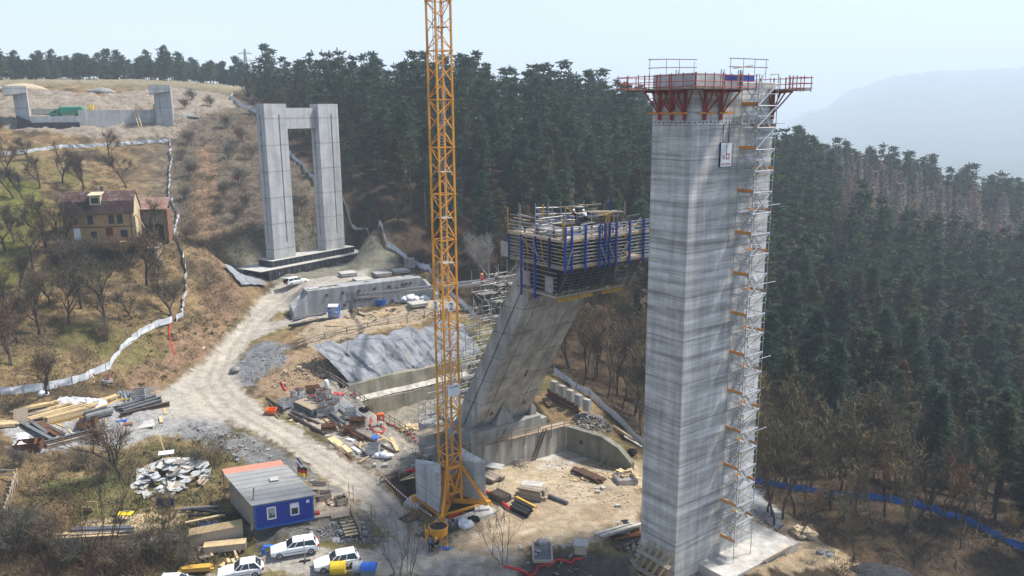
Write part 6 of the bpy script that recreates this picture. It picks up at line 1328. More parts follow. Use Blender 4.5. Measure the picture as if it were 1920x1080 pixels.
fence('fabric_fence', 'dirty white fabric fence descending the slope behind the leaning pier foot', [(1038,703),(1062,716),(1088,735),(1120,758),(1150,785),(1178,812),(1204,838)], M['fencew'], 1.1)
fence('fabric_fence', 'bright blue fabric fence running through bare trees right of the tall pier', [(1402,903),(1440,912),(1480,921),(1520,926),(1560,931),(1620,937),(1680,945),(1750,962),(1810,982),(1850,1002),(1890,1023),(1919,1036)], M['fenceb'], .95, 2.2)
# ------------------------------------------------------------------ loose material of the site
rp = random.Random(42)
def seg(a, b_, lift=0):
    p, q = G(*a), G(*b_); d = q-p; L = np.linalg.norm(d); d = d/L; n = np.cross(UP, d); n /= np.linalg.norm(n); return p+UP*lift, q+UP*lift, d, n, L
def beam(name, a, b_, w, h, m, label, cat_, lift=0, kind='box', group=None):
    p, q, d, n, L = seg(a, b_, lift); b = MB()
    if kind == 'pipe': b.tube([p+UP*w/2, q+UP*w/2], w/2, 10)
    elif kind == 'girder':
        for z in (0.03, h-.03): b.bar(p+UP*z, q+UP*z, w, .06)
        b.bar(p+UP*h/2, q+UP*h/2, .05, h)
    else: b.bar(p+UP*h/2, q+UP*h/2, w, h)
    return solo(name, b, M[m] if isinstance(m, str) else m, label, cat_, group)
def pile(name, a, b_, nc, nr, w, h, m, label, cat_, group, jit=.5, kind='box', lift=.1, gap=1.08, drop=.12, ms=None):
    """a stack: every board, pipe or girder its own thing"""
    p, q, d, n, L = seg(a, b_, lift)
    for r_ in range(nr):
        for c in range(nc-(r_ if kind == 'pipe' else 0)):
            if r_ == nr-1 and nr > 1 and rp.random() < drop*2: continue
            o = n*((c-(nc-1)/2+(.5*r_ if kind == 'pipe' else 0))*w*gap)+UP*(r_*h*(.88 if kind == 'pipe' else 1.02)+h/2); s, e = rp.uniform(-jit, jit), rp.uniform(-jit, jit); sk = n*rp.uniform(-.06, .06)*jit; b = MB()
            P_, Q_ = p+o+d*s-sk, q+o+d*e+sk
            if kind == 'pipe': b.tube([P_, Q_], w/2, 8)
            elif kind == 'girder':
                for z in (-h/2+.03, h/2-.03): b.bar(P_+UP*z, Q_+UP*z, w*.95, .06)
                b.bar(P_, Q_, .06, h)
            else: b.bar(P_, Q_, w*.96, h*.94)
            solo(name, b, M[ms[(r_+c) % len(ms)] if ms else m], label, cat_, group)
def heap(name, c, rad, n, m, label, cat_, size=(.2, .6), hgt=.5, seed=1, ms=None, flat=.06):
    """a jumble of broken pieces lying over each other: one mesh"""
    g = random.Random(seed); o = G(*c); b = MB()
    for i in range(n):
        r_ = math.sqrt(g.random()); a = g.random()*6.28; x, y = rad[0]*r_*math.cos(a), rad[1]*r_*math.sin(a); z = hgt*(1-r_)*g.uniform(.4, 1)+.05
        X = np.array([math.cos(a*3), math.sin(a*3), g.uniform(-.4, .4)]); Z = np.array([g.gauss(0, .35), g.gauss(0, .35), 1]); X /= np.linalg.norm(X); Z = Z-X*(Z@X); Z /= np.linalg.norm(Z); s = g.uniform(*size); p = o+np.array([x, y, 0]); p[2] = gz(p[0], p[1])+z
        b.box(p, (s, s*g.uniform(.4, 1), flat), X, None, Z)
    o = solo(name, b, M[m], label, cat_)
    if n >= 40: o['kind'] = 'stuff'
    return o
def sheet(name, c, sx, sy, rz, m, label, cat_, th=.04, tilt=0, lift=.1):
    p = G(*c)+UP*lift; X = np.array([math.cos(rz), math.sin(rz), 0]); Z = np.array([-math.sin(rz)*-math.sin(tilt), math.cos(rz)*-math.sin(tilt), math.cos(tilt)]); b = MB(); b.box(p, (sx, sy, th), X, None, Z); return solo(name, b, M[m], label, cat_)
def lumps(name, c, blobs, m, label, cat_):
    p = G(*c); b = MB(); g = random.Random(len(label))
    for x, y, r_ in blobs:
        k = len(b.v); b.ball(p+np.array([x, y, r_*.55]), (r_*g.uniform(.8, 1.2), r_*g.uniform(.8, 1.2), r_*.75), 10, 7)
        b.v[k:] = [(v[0]+g.gauss(0, r_*.09), v[1]+g.gauss(0, r_*.09), v[2]+g.gauss(0, r_*.09)) for v in b.v[k:]]
    return solo(name, b, M[m], label, cat_, smooth=True)
def crumple(name, c, sx, sy, rz, m, label, cat_, hgt=.5, seed=1):
    g = np.random.default_rng(seed); nx, ny = 16, 9; o = G(*c); X = np.array([math.cos(rz), math.sin(rz), 0]); Y = np.array([-X[1], X[0], 0]); V = []
    for j in range(ny):
        for i in range(nx):
            u, v = i/(nx-1)-.5, j/(ny-1)-.5; w_ = 1+.5*math.sin(i*1.9+seed)*(abs(v) > .3); p = o+X*sx*(u+g.normal()*.02)+Y*sy*(v*w_+g.normal()*.03); e = max(0, 1-(abs(2*v))**2)*max(0, 1-(abs(2*u))**6)
            p[2] = gz(p[0], p[1])+.06+hgt*e*(.45+.55*abs(math.sin(i*1.3+j*.8+seed))*g.uniform(.5, 1.2)); V.append(p)
    b = MB(); b.add(V, [(j*nx+i, j*nx+i+1, (j+1)*nx+i+1, (j+1)*nx+i) for j in range(ny-1) for i in range(nx-1)]); return solo(name, b, M[m], label, cat_)
def crate(c, rz, label, fill=None, s=1.15, m='galv', group='box pallets of the yard', name='box_pallet', hs=.72):
    t = thing(name, label, 'crate', G(*c), rz, None); h = hs*s
    for ax in range(4):
        b = MB(); a = ax*math.pi/2; X = np.array([math.cos(a), math.sin(a), 0]); Y = np.array([-X[1], X[0], 0])
        for k in range(4): b.box(Y*-s/2+UP*(.17+(k+.5)*(h-.12)/4), (s, .04, (h-.12)/4*.72), X)
        obj('slatted_side', b, M[m], t, False)
    b = MB()
    for x in (-1, 1):
        for y in (-1, 1): b.box((x*s/2, y*s/2, h/2+.04), (.09, .09, h+.08))
    b.box((0, 0, .12), (s, s, .06)); obj('frame', b, M[m], t, False)
    if fill:
        g = random.Random(int(c[0]*7+c[1])); b = MB()
        for i in range(26): a = g.random()*6.28; p = np.array([g.uniform(-.4, .4)*s, g.uniform(-.4, .4)*s, h*g.uniform(.65, 1.25)]); b.bar(p, p+np.array([math.cos(a)*.35, math.sin(a)*.35, g.uniform(-.1, .15)]), .06, .05)
        o = obj('scrap_filling', b, M[fill], t, False)
    return t
# --- timber and steel store on the left
TB = 'pale timber board in the long stacks beside the white fence'
for a, b_, nc, nr, w, h, m, k in (((34,772),(108,757),4,3,.22,.1,'timber',0),((52,781),(112,766),3,3,.25,.09,'timberg',0),((70,777),(140,755),3,2,.2,.12,'timber',0),((54,790),(128,770),3,3,.24,.13,'timber',0),((116,772),(196,752),4,3,.24,.12,'timber',0),((160,767),(229,742),4,3,.22,.11,'timber',0),((176,770),(222,754),2,2,.2,.1,'timbery',0)):
    pile('timber_board', a, b_, nc, nr, w, h, m, TB, 'board', 'timber boards of the long stacks', 1.0)
pile('timber_beam', (88,795), (158,776), 3, 3, .3, .26, 'timber', 'thick squared timber beam stacked in front of the long boards', 'beam', 'squared timber beams', .3)
beam('yellow_beam', (91,798), (156,781), .18, .16, 'timbery', 'yellow formwork beam lying along the front of the squared timber stack', 'beam')
sheet('plywood_sheet', (40,793), 1.6, 2.0, .2, 'plank', 'plain tan plywood sheet leaning on the boards at the left', 'plywood', .05, 1.1, .8)
pile('white_plank', (-6,800), (30,797), 5, 4, .3, .09, 'timber', 'very pale plank in the low stack at the left picture edge', 'plank', 'pale planks at the left edge', .4)
GL = 'dark grey steel girder lying beside the pale road'
for a, b_ in (((219,768),(291,746)),((226,772),(297,750)),((226,777),(299,756))): pile('steel_girder', a, b_, 2, 1, .42, .42, 'pipe', GL, 'girder', 'grey girders beside the road', .4, 'girder')
beam('brown_girder', (226,783), (318,761), .5, .5, 'rustd', 'long brown steel girder in front of the grey girders by the road', 'girder', .1, 'girder')
pile('steel_profile', (160,787), (206,774), 4, 2, .42, .34, 'pipe', 'grey steel profile in the short shiny pile between timber and girders', 'steel profile', 'grey profiles', .2, ms=['pipe', 'galvd'])
pile('prop', (203,770), (222,758), 6, 3, .16, .16, 'galvd', 'dull grey steel prop bundled between the stacks', 'prop', 'bundled props', .15, 'pipe')
sheet('yellow_cover', (231,750), 1.5, .6, .5, 'yellow', 'bright yellow cover lying behind the bundled props', 'cover', .2)
crumple('dark_tarp', (239,746), 2.6, 1.8, .3, 'jackg', 'dark crumpled tarpaulin bundle at the end of the long boards', 'tarpaulin', 1.0, 7)
crate((260,748), .35, 'grey box pallet with blue rim standing alone by the road bend', None, 1.7, 'galvd')
bb = MB(); o_ = G(269, 736)
for k in range(7): bb.bar(o_+np.array([-1+k*.3, -.3, .3]), o_+np.array([.2+k*.3, .6, .5]), .08); 
solo('metal_frames', bb, M['galv'], 'pile of bright metal frames behind the blue rimmed box pallet', 'frames')
crumple('white_sheeting', (155,757), 6.2, 1.3, .32, 'tarp', 'crumpled white plastic sheeting draped over the timber stacks', 'sheeting', .8, 3)
crumple('white_sheeting', (40,828), 3.6, 1.2, -1.1, 'tarp', 'torn white plastic sheet lying beside the rusty bin', 'sheeting', .6, 5)
lumps('white_sack', (79,742), ((0,0,.5),(.5,.1,.4)), 'tarp', 'small white sack on the grass below the fence', 'sack')
for a, b_, m, lab in (((37,796),(98,829),'pipe','dark steel girder lying diagonally left of the rusty one'),((58,795),(90,818),'pipe','short dark girder pair lying diagonally near the plywood'),((73,798),(106,822),'rust','rusty orange girder between two dark diagonal girders'),((76,797),(122,820),'rustd','dark brown girder lying diagonally right of the rusty one')): beam('diagonal_girder', a, b_, .45, .4, m, lab, 'girder', .08, 'girder')
for k, (a, b_) in enumerate((((84,838),(183,812)),((82,834),(178,809)),((88,841),(184,816)))): beam('long_girder', a, b_, .32, .36, ('rustd','pipe','timberg')[k], ('brown','grey','pale brown')[k]+' long girder of the three lying along the slope edge', 'girder', .05+.0*k, 'girder')
crate((165,800), .3, 'large rusty steel basket standing on the gravel of the store', None, 1.9, 'rust', name='steel_basket', hs=.5)
b = MB(); p = G(58,842)
for X_, c_, d_ in (((1,.3,0), (0,-.9,.5), (2.6,.06,1.0)), ((1,.3,0), (-.3,.8,.5), (2.6,.06,1.0)), ((-.3,1,0), (1.2,.2,.5), (1.8,.06,1.0)), ((-.3,1,0), (-1.4,-.2,.5), (1.8,.06,1.0))): b.box(p+np.array(c_), d_, X_)
b.bar(p+np.array([.2, 1.0, .9]), p+np.array([1.3, -1.2, 1.1]), .25, .1); solo('rusty_bin', b, M['rust'], 'open rusty steel bin at the lower left end of the long girders', 'bin')
sheet('white_square', (270,797), 2.4, 2.6, .5, 'slab', 'large white square panel lying on the gravel slope', 'panel', .08)
for a, b_ in (((200,781),(201,794)),((206,780),(208,793))): pass
for (x, y), lab in (((301,782),'upright pair of short pale timbers beside the brown girder'),((308,766),'short pale timber standing at the end of the brown girder')): beam('short_timber', (x, y), (x+2, y+11), .4, .12, 'timber', lab, 'timber')
for a, b_, lab in (((102,794),(121,801),'short pale board on the gravel before the squared timber stack'),((128,806),(137,815),'short grey and orange board near the dark diagonal girders'),((229,783),(234,789),'tiny pale board below the grey girders'),((152,782),(157,785),'tiny pale wedge at the foot of the shiny profile pile'),((197,786),(200,792),'tiny orange wedge beside the dark leafless tree')): beam('short_board', a, b_, .22, .1, 'timber', lab, 'board')
sheet('blue_sheet', (228,790), 1.3, .5, .3, 'blue', 'narrow blue panel on the gravel above the dark crooked tree', 'panel', .1)
sheet('red_brick_stack', (240,797), 1.0, .8, .4, 'brick', 'small stack of red bricks near the white square panel', 'bricks', .25)
t = thing('marker_post', 'red and white striped marker post in the grass by the fence bend', 'marker post', G(177,722))
for k in range(5): b = MB(); b.tube([G(177,722)+UP*k*.32, G(177,722)+UP*(k+1)*.32], .06, 6); obj('stripe', b, M['lampred' if k % 2 == 0 else 'white'], t)
t = thing('manhole_ring', 'round concrete ring with red and white marker beside the fence bend', 'concrete ring', G(201,716)); b = MB(); b.lathe([(.45, 0), (.7, 0), (.7, .35), (.45, .35), (.45, 0)], 14, G(201,716)); obj('ring', b, M['conc'], t); b = MB(); b.tube([G(203,714), G(203,714)+UP*.9], .12, 6); obj('marker', b, M['lampred'], t)
beam('pipe_piece', (368,661), (385,654), .35, .35, 'tarp', 'white pipe piece lying at the left edge of the road', 'pipe', 0, 'pipe')
# --- rubble heap and saw place in the lower left
for i in range(150):
    r_ = math.sqrt(rp.random()); a = rp.random()*6.28; c_ = G(325, 893); p = c_+np.array([3.7*r_*math.cos(a), 4.4*r_*math.sin(a), 0]); p[2] = gz(p[0], p[1])+2.3*(1-r_)*rp.uniform(.5, 1)+.08; X = np.array([math.cos(a*5), math.sin(a*5), rp.uniform(-.3, .3)]); X /= np.linalg.norm(X); Z = np.array([rp.gauss(0, .3), rp.gauss(-.15, .3), 1]); Z = Z-X*(Z@X); Z /= np.linalg.norm(Z); s = rp.uniform(.6, 1.8); b = MB()
    w2_ = s*rp.uniform(.4, .9); Y = np.cross(Z, X); q = [p+X*s*x+Y*w2_*y for x, y in ((-.5, -.4*rp.uniform(.5, 1)), (.45, -.5), (.5*rp.uniform(.5, 1), .45), (-.2, .5), (-.5, .2))]; b.add([v+Z*.02 for v in q]+[v-Z*.02 for v in q], [(0, 1, 2, 3, 4), (9, 8, 7, 6, 5)]+[(k, k+5, (k+1) % 5+5, (k+1) % 5) for k in range(5)]); solo('broken_sheet', b, M[('sheetg', 'slab', 'sheetg', 'timberg', 'sheetg', 'pipe', 'slab')[i % 7]], 'broken grey roofing sheet in the heap left of the cabin', 'broken sheet', 'broken roofing sheets of the heap')
sheet('white_sheet', (313,862), 1.7, .8, .3, 'tarp', 'bright white sheet lying on the top of the rubble heap', 'sheet', .06, .2, .9)
b = MB(); p = G(311,860); b.bar(p+UP*.4, p+np.array([-.7, .4, 2.9]), .10, .06); solo('upright_batten', b, M['timber'], 'thin pale batten sticking up from the top of the rubble heap', 'batten')
beam('rubble_batten', (312,885), (318,928), .12, .08, 'timber', 'thin pale batten lying down the front of the rubble heap', 'batten', .9)
for i, (a, b_) in enumerate((((384,903),(374,915)),((378,900),(372,912)),((390,905),(381,917)))): beam('brown_board', a, b_, .25, .08, 'plank', 'short brown board at the right foot of the rubble heap', 'board', .4, group='short boards right of the heap')
sheet('blue_scrap', (301,919), .5, .4, .2, 'blue', 'small blue scrap at the left foot of the rubble heap', 'scrap', .2)
sheet('slate_sheet', (311,952), 1.75, .06, .05, 'dkblue', 'dark slate coloured panel standing upright below the rubble heap', 'panel', 1.2, 0, .5)
t = thing('wooden_ladder', 'pale wooden ladder lying flat right of the dark upright panel', 'ladder', G(358,957)); p, q, d, n, L = seg((328,959),(392,956), .35); b = MB()
for e in (-.2, .2): b.bar(p+n*e, q+n*e, .05, .07)
obj('rail', b, M['timber'], t); b = MB()
for k in range(12): b.bar(p+d*(L*(k+.5)/12)-n*.2, p+d*(L*(k+.5)/12)+n*.2, .04)
obj('rungs', b, M['timber'], t)
for k, (a, b_) in enumerate((((355,970),(452,969)),((340,962),(412,956)),((360,964),(440,974)))): beam('black_pipe', a, b_, .3, .3, 'black' if k != 1 else 'pipe', ('black plastic pipe of the three beside the cabin, lowest one','grey pipe lying behind the two black pipes by the cabin','black plastic pipe slanting across the other by the cabin')[k], 'pipe', .1+.15*k, 'pipe')
beam('pale_beam', (348,987), (423,971), .35, .16, 'timber', 'long pale beam lying over a dark sheet behind the timber box', 'beam', .3)
sheet('dark_sheet', (392,983), 2.3, .8, .35, 'dkblue', 'dark sheet under the long pale beam', 'sheet', .05)
def tbox(a, b_, w, h, label):
    p, q, d, n, L = seg(a, b_, .12); t = thing('timber_box', label, 'timber box', (p+q)/2); b = MB(); c_ = (p+q)/2; b.box(c_+UP*(h/2-.04), (L, w, h-.08), d); obj('side_panel', b, M['plank'], t); b = MB(); b.box(c_+UP*(h-.02), (L+.06, w+.06, .07), d); obj('lid', b, M['timber'], t); b = MB()  # paler lid, browner sides: sun on the top is put into the colours
    for k in (-.35, .35): b.box(c_+d*L*k-UP*.06, (.2, w+.3, .12), d)
    obj('skid', b, M['timberg'], t)
tbox((357,1022), (456,1003), 1.4, 1.25, 'large pale timber box with sun-bright top beside the blue cabin'); tbox((384,1036), (462,1028), 1.0, .7, 'low pale timber box in front of the large one')
sheet('plywood_piece', (444,1012), 1.3, .06, .1, 'plank', 'small tan plywood piece between the two timber boxes', 'plywood', .6, 0, .35)
for a, b_, m, lab in (((395,1036),(398,1047),'timber','short pale timber standing before the low timber box'),((438,1032),(446,1052),'timber','pale plank sloping down from the low timber box end')): beam('short_timber', a, b_, .2, .12, m, lab, 'timber', .2)
pile('sawn_board', (120,1010), (235,1003), 5, 3, .25, .1, 'timber', 'yellowish sawn board in the stack at the lower left', 'board', 'sawn boards at the lower left', .9, ms=['timber', 'plank', 'timber'])
pile('grey_board', (232,1027), (330,1012), 4, 3, .28, .1, 'timberg', 'grey weathered board in the stack below the saw table', 'board', 'weathered boards below the saw table', .6)
pile('grey_pipe', (141,999), (250,995), 4, 2, .3, .28, 'pipe', 'dark grey pipe in the row above the sawn boards', 'pipe', 'dark pipes above the sawn boards', .4, 'pipe')
beam('loose_plank', (150,983), (200,975), .3, .06, 'timberg', 'grey loose plank left of the yellow saw table', 'plank'); beam('loose_plank', (205,1022), (232,1027), .25, .06, 'slab', 'pale loose plank at the foot of the sawn boards', 'plank')
for k, (a, b_) in enumerate((((230,1045),(268,1040)),((232,1033),(262,1029)))): beam('loose_plank', a, b_, .3, .08, 'timberg', ('lowest','second lowest')[k]+' weathered plank lying in the grass below the board stack', 'plank')
t = thing('saw_table', 'yellow topped circular saw table on the sawdust at the lower left', 'saw table', G(236,977)); p = G(236,977); b = MB(); b.box(p+UP*.85, (1.5, .9, .08)); obj('table_top', b, M['yellow'], t, bevel=.02); b = MB(); b.box(p+UP*.95+np.array([.1, .2, 0]), (.7, .05, .25)); obj('guard', b, M['galv'], t)
for x in (-.6, .6):
    for y in (-.35, .35): b = MB(); b.bar(p+np.array([x, y, 0]), p+np.array([x*.85, y*.85, .82]), .07); obj('leg', b, M['green'] if x > 0 else M['bumper'], t)
b = MB(); p = G(168,962); b.bar(p+np.array([-.6, 0, 0]), p+np.array([-.2, 0, 1.3]), .08); b.bar(p+np.array([-.2, 0, 1.3]), p+np.array([.8, .1, 1.2]), .08); b.bar(p+np.array([.8, .1, 1.2]), p+np.array([.8, .1, 0]), .08); b.box(p+np.array([0, -.2, .5]), (1.0, .06, .9), Z=(0, -.5, 1)); solo('plywood_stand', b, M['timber'], 'small timber frame with a plywood panel on the bank', 'frame')
fn = thing('board_fence', 'broken pale board enclosure at the lower left picture edge', 'fence', G(20,960)); A_, B_ = G(2,1000), G(34,905)
for k in range(14):
    q = k/13; p = A_*(1-q)+B_*q; b = MB(); b.box(v3(p, gz(*p[:2])+.75), (.34, .05, 1.5+.25*rp.random()), (B_-A_), None, UP+np.array([rp.gauss(0, .05), rp.gauss(0, .05), 0])); obj('board', b, M['plank'], fn)
b = MB(); b.bar(A_+UP*1.2, B_+UP*1.2, .08, .12); b.bar(B_+UP*1.4, B_+UP*1.4+np.array([-4, .2, 0]), .1, .12); b.bar(B_+UP*.9, B_+UP*.9+np.array([-4, .2, 0]), .1, .12); obj('rail', b, M['timberg'], fn)
# --- parking place
t = thing('parking_sign', 'small white sign on a thin post behind the second white car', 'sign', G(632,1037)); b = MB(); b.tube([G(632,1037), G(632,1037)+UP*1.3], .04, 6); obj('post', b, M['galvd'], t); b = MB(); b.box(G(632,1037)+UP*1.35, (.65, .04, .34)); s_ = obj('sign_plate', b, M['white'], t); b = MB(); q = G(632,1037)+UP*1.35+np.array([0, -.025, 0]); b.add([q+np.array([-.09, 0, .07]), q+np.array([.09, 0, .07]), q+np.array([0, 0, -.08])], [(0, 1, 2)]); obj('mark', b, M['lampred'], s_)
t = thing('sign_stand', 'grey sign stand with feet in front of the first white car', 'sign stand', G(572,1052)); p = G(572,1052); b = MB(); b.tube([p, p+UP*2.3], .045, 6); b.box(p+UP*1.9, (.09, .06, .8)); obj('post', b, M['galvd'], t); b = MB(); b.bar(p+np.array([-.5, -.15, .06]), p+np.array([.5, .1, .06]), .2, .1); b.bar(p+np.array([.1, -.4, .05]), p+np.array([-.1, .4, .05]), .15, .1); obj('foot', b, M['black'], t)
t = thing('blue_trolley', 'blue metal trolley at the front of the estate car below the cabin', 'trolley', G(501,1040)); p = G(501,1040); b = MB(); b.box(p+UP*.75+np.array([.2, .3, 0]), (1.2, .35, .1), (1, .1, 0)); b.box(p+UP*.4+np.array([-.3, -.1, 0]), (.4, .1, .6), (1, .1, 0)); obj('tray', b, M['blue'], t, bevel=.02); b = MB()
for x in (-.3, .7): b.bar(p+np.array([x, .1, 0]), p+np.array([x, .3, .8]), .07)
obj('leg', b, M['bluep'], t)
def drum(c, r_, L, a, m, label, name='barrel', lab2='barrel'):
    p = G(*c)+UP*(r_+.05); d = np.array([math.cos(a), math.sin(a), 0]); n = np.cross(UP, d); t = thing(name, label, lab2, p-UP*r_); b = MB(); b.loft([[p+d*x+(n*math.cos(k*math.pi/8)+UP*math.sin(k*math.pi/8))*rr_ for k in range(16)] for x, rr_ in ((-L/2, r_*.9), (-L/2+.06, r_), (-L/6, r_), (-L/6+.03, r_*1.04), (-L/6+.06, r_), (L/6, r_), (L/6+.03, r_*1.04), (L/6+.06, r_), (L/2-.06, r_), (L/2, r_*.9))]); obj('shell', b, M[m], t, smooth=False); b = MB(); b.bar(p-d*L*.35-UP*r_-n*r_*.8, p-d*L*.35-UP*r_+n*r_*.8, .12, .14); b.bar(p+d*L*.35-UP*r_-n*r_*.8, p+d*L*.35-UP*r_+n*r_*.8, .12, .14); obj('cradle', b, M['timberg'], t)
drum((634,1077), .62, 1.4, .1, 'yellow', 'yellow tank lying in front of the second white car', 'tank', 'tank'); drum((672,1075), .58, 1.0, .1, 'galv', 'grey barrel lying between the yellow and the blue tank'); 
t = thing('skip_container', 'blue covered container beside the grey barrel at the lower edge', 'container', G(692,1079)); p = G(692,1079); b = MB(); b.loft([[p+np.array([x*.62, y*.5, .1]) for x, y in ((-1, -1), (1, -1), (1, 1), (-1, 1))], [p+np.array([x*.7, y*.58, .8]) for x, y in ((-1, -1), (1, -1), (1, 1), (-1, 1))]]); obj('bin', b, M['jackg'], t, bevel=.03); b = MB(); b.loft([[p+np.array([x*.74, y*.62, .8]) for x, y in ((-1, -1), (1, -1), (1, 1), (-1, 1))], [p+np.array([x*.72, y*.45, 1.15]) for x, y in ((-1, -1), (1, -1), (1, 1), (-1, 1))], [p+np.array([x*.6, y*.2, 1.28]) for x, y in ((-1, -1), (1, -1), (1, 1), (-1, 1))]]); obj('cover', b, M['blue'], t, bevel=.03)
heap('scrap_wood', (430,1056), (.9, .5), 12, 'timber', 'little pile of scrap wood behind the hatchback', 'scrap wood', (.2, .7), .2, 5)
pile('yellow_timber', (338,1073), (400,1068), 3, 2, .22, .2, 'timbery', 'yellow timber in the small stack beside the cars', 'timber', 'yellow timbers beside the cars', .3)
heap('rubbish', (622,943), (1.3, 1.1), 46, 'plank', 'heap of broken boards and rubbish beside the cabin landing', 'rubbish heap', (.2, .8), .5, 9); crate((610,938), .3, 'brown wooden crate full of rubbish right of the cabin', 'rustd', 1.2, 'plank', name='wooden_crate')
crate((640,945), .5, 'brown wooden crate with dark scrap at the road edge', 'black', 1.1, 'plank', name='wooden_crate')
t = thing('pallet_bench', 'brown pallet bench on the bank below the flag', 'bench', G(597,922)); p = G(597,922); b = MB()
for k in range(4): b.box(p+np.array([0, -.3+k*.2, .42]), (1.6, .16, .06), (1, -.1, 0))
obj('seat', b, M['timberg'], t); b = MB()
for k in range(3): b.box(p+np.array([0, .45, .55+k*.2]), (1.6, .06, .15), (1, -.1, 0))
obj('backrest', b, M['timberg'], t); b = MB()
for x in (-.7, .7): b.box(p+np.array([x, .1, .2]), (.1, .9, .4))
obj('leg', b, M['timberg'], t)
sheet('pale_sheet', (600,966), 2.0, 1.4, .3, 'plank', 'pale board sheet on the ground right of the blue cabin front', 'sheet', .06, 0, .1); sheet('red_toolbox', (592,966), .8, .5, .3, 'lampred', 'red tool box at the right corner of the blue cabin', 'tool box', .35, 0, .2)
b = MB(); 
for px, py in ((655,935),(663,940),(697,975),(704,985),(728,1020)): p = G(px, py); b = MB(); b.tube([p-UP*.2, p+UP*1.9], .03, 5); solo('fence_rod', b, M['rustd'], 'thin bent steel rod of the rod line along the road bank', 'rod', 'steel rods along the bank')
p = [G(*q)+UP*.9 for q in ((640,930),(668,962),(700,990),(729,1022))]; b = MB(); b.tube(p, .025, 4); solo('wire', b, M['galvd'], 'sagging wire strung along the road bank right of the cabin', 'wire')
# --- crate yard above the pit
for i, (c, fill) in enumerate((((536,763),None),((560,745),'rust'),((565,755),'sheetg'),((584,760),'rust'),((597,766),'rust'),((605,778),'rust'),((622,772),'rust'),((607,744),'rust'),((602,753),'rust'),((613,763),'rust'),((629,758),'galvd'),((657,782),None),((700,850),None))):
    crate(c, rp.uniform(-.5, .8), ('empty box pallet standing first from the left in the crate yard' if i == 0 else 'empty box pallet between steel tubes and rusty cage' if i == 11 else 'empty box pallet standing alone at the road side end' if i == 12 else 'box pallet of grey scrap behind the others' if i in (2, 10) else 'grey box pallet filled with rusty scrap in the crowded cluster'), fill, 1.5, 'galvd' if i % 3 else 'galv')
    if i not in (0, 11, 12): 
        o = bpy.context.scene.collection.objects[-1]
for o in list(C.objects):
    if o.get('label', '').startswith('grey box pallet filled'): o['group'] = 'box pallets of rusty scrap'
    elif o.get('label', '').startswith('box pallet of grey scrap'): o['group'] = 'box pallets of grey scrap'
for c, s, lab in (((587,737),1.9,'tall dark rusty reinforcement cage behind the box pallets'),((670,798),1.9,'rusty reinforcement cage beside the empty box pallet'),((617,810),1.8,'rusty reinforcement cage at the road side of the pipes'),((652,814),1.6,'rusty reinforcement cage beside the long brown pipe')):
    g = random.Random(c[0]); p = G(*c); b = MB(); a = g.uniform(-.5, .5); X = np.array([math.cos(a), math.sin(a), 0]); Y = np.array([-X[1], X[0], 0])
    for k in range(7):
        for z in (.1, .95): b.tube([p+X*s*(k/6-.5)-Y*s*.35+UP*z, p+X*s*(k/6-.5)+Y*s*.35+UP*z], .05, 4)
        for y in (-.35, .35): b.tube([p+X*s*(k/6-.5)+Y*s*y, p+X*s*(k/6-.5)+Y*s*y+UP*1.0], .05, 4)
    for k in range(5):
        for y in (-.35, .35): b.tube([p-X*s*.5+Y*s*y+UP*(.1+k*.2), p+X*s*.5+Y*s*y+UP*(.1+k*.2)], .05, 4)
        b.tube([p-X*s*.5+Y*s*(-.35+k*.17)+UP*.98, p+X*s*.5+Y*s*(-.35+k*.17)+UP*.98], .05, 4)
    solo('rebar_cage', b, M['rust'], lab, 'rebar cage')
p, q, d, n, L = seg((562,762),(596,778), .1); t = thing('panel_stack', 'stack of dark formwork panels with a pale top beside the box pallets', 'panel stack', (p+q)/2)
for k in range(4): b = MB(); b.box((p+q)/2+UP*(.12+k*.2)+n*.08*(k % 2), (L, 2.0, .16), d); obj('panel', b, M['pipe'], t)
b = MB(); b.box((p+q)/2+UP*.87, (L-.1, 1.9, .06), d); obj('top_panel', b, M['plank'], t)
for a, b_, m, w, lab in (((543,781),(609,818),'rustd',.42,'long brown steel pipe nearest the road in the crate yard'),((547,776),(600,799),'rustd',.4,'brown steel pipe just behind the one nearest the road'),((618,776),(646,799),'pipe',.45,'dark grey steel pipe between cage and box pallets'),((614,784),(638,803),'rustd',.3,'brown short pipe left of the dark grey pipe'),((663,812),(739,852),'rustd',.42,'very long brown pipe running to the road end of the yard'),((650,812),(682,829),'rust',.5,'orange rusty pipe crossing the very long brown pipe'),((500,749),(535,774),'rustd',.32,'brown pipe at the left end of the crate yard'),((504,757),(524,783),'rustd',.22,'thin brown rod beside the orange tub'),((600,784),(636,813),'rust',.14,'flat rusty bar lying between the pipes')): beam('steel_pipe', a, b_, w, w, m, lab, 'pipe', .1, 'pipe' if w > .2 else 'box')
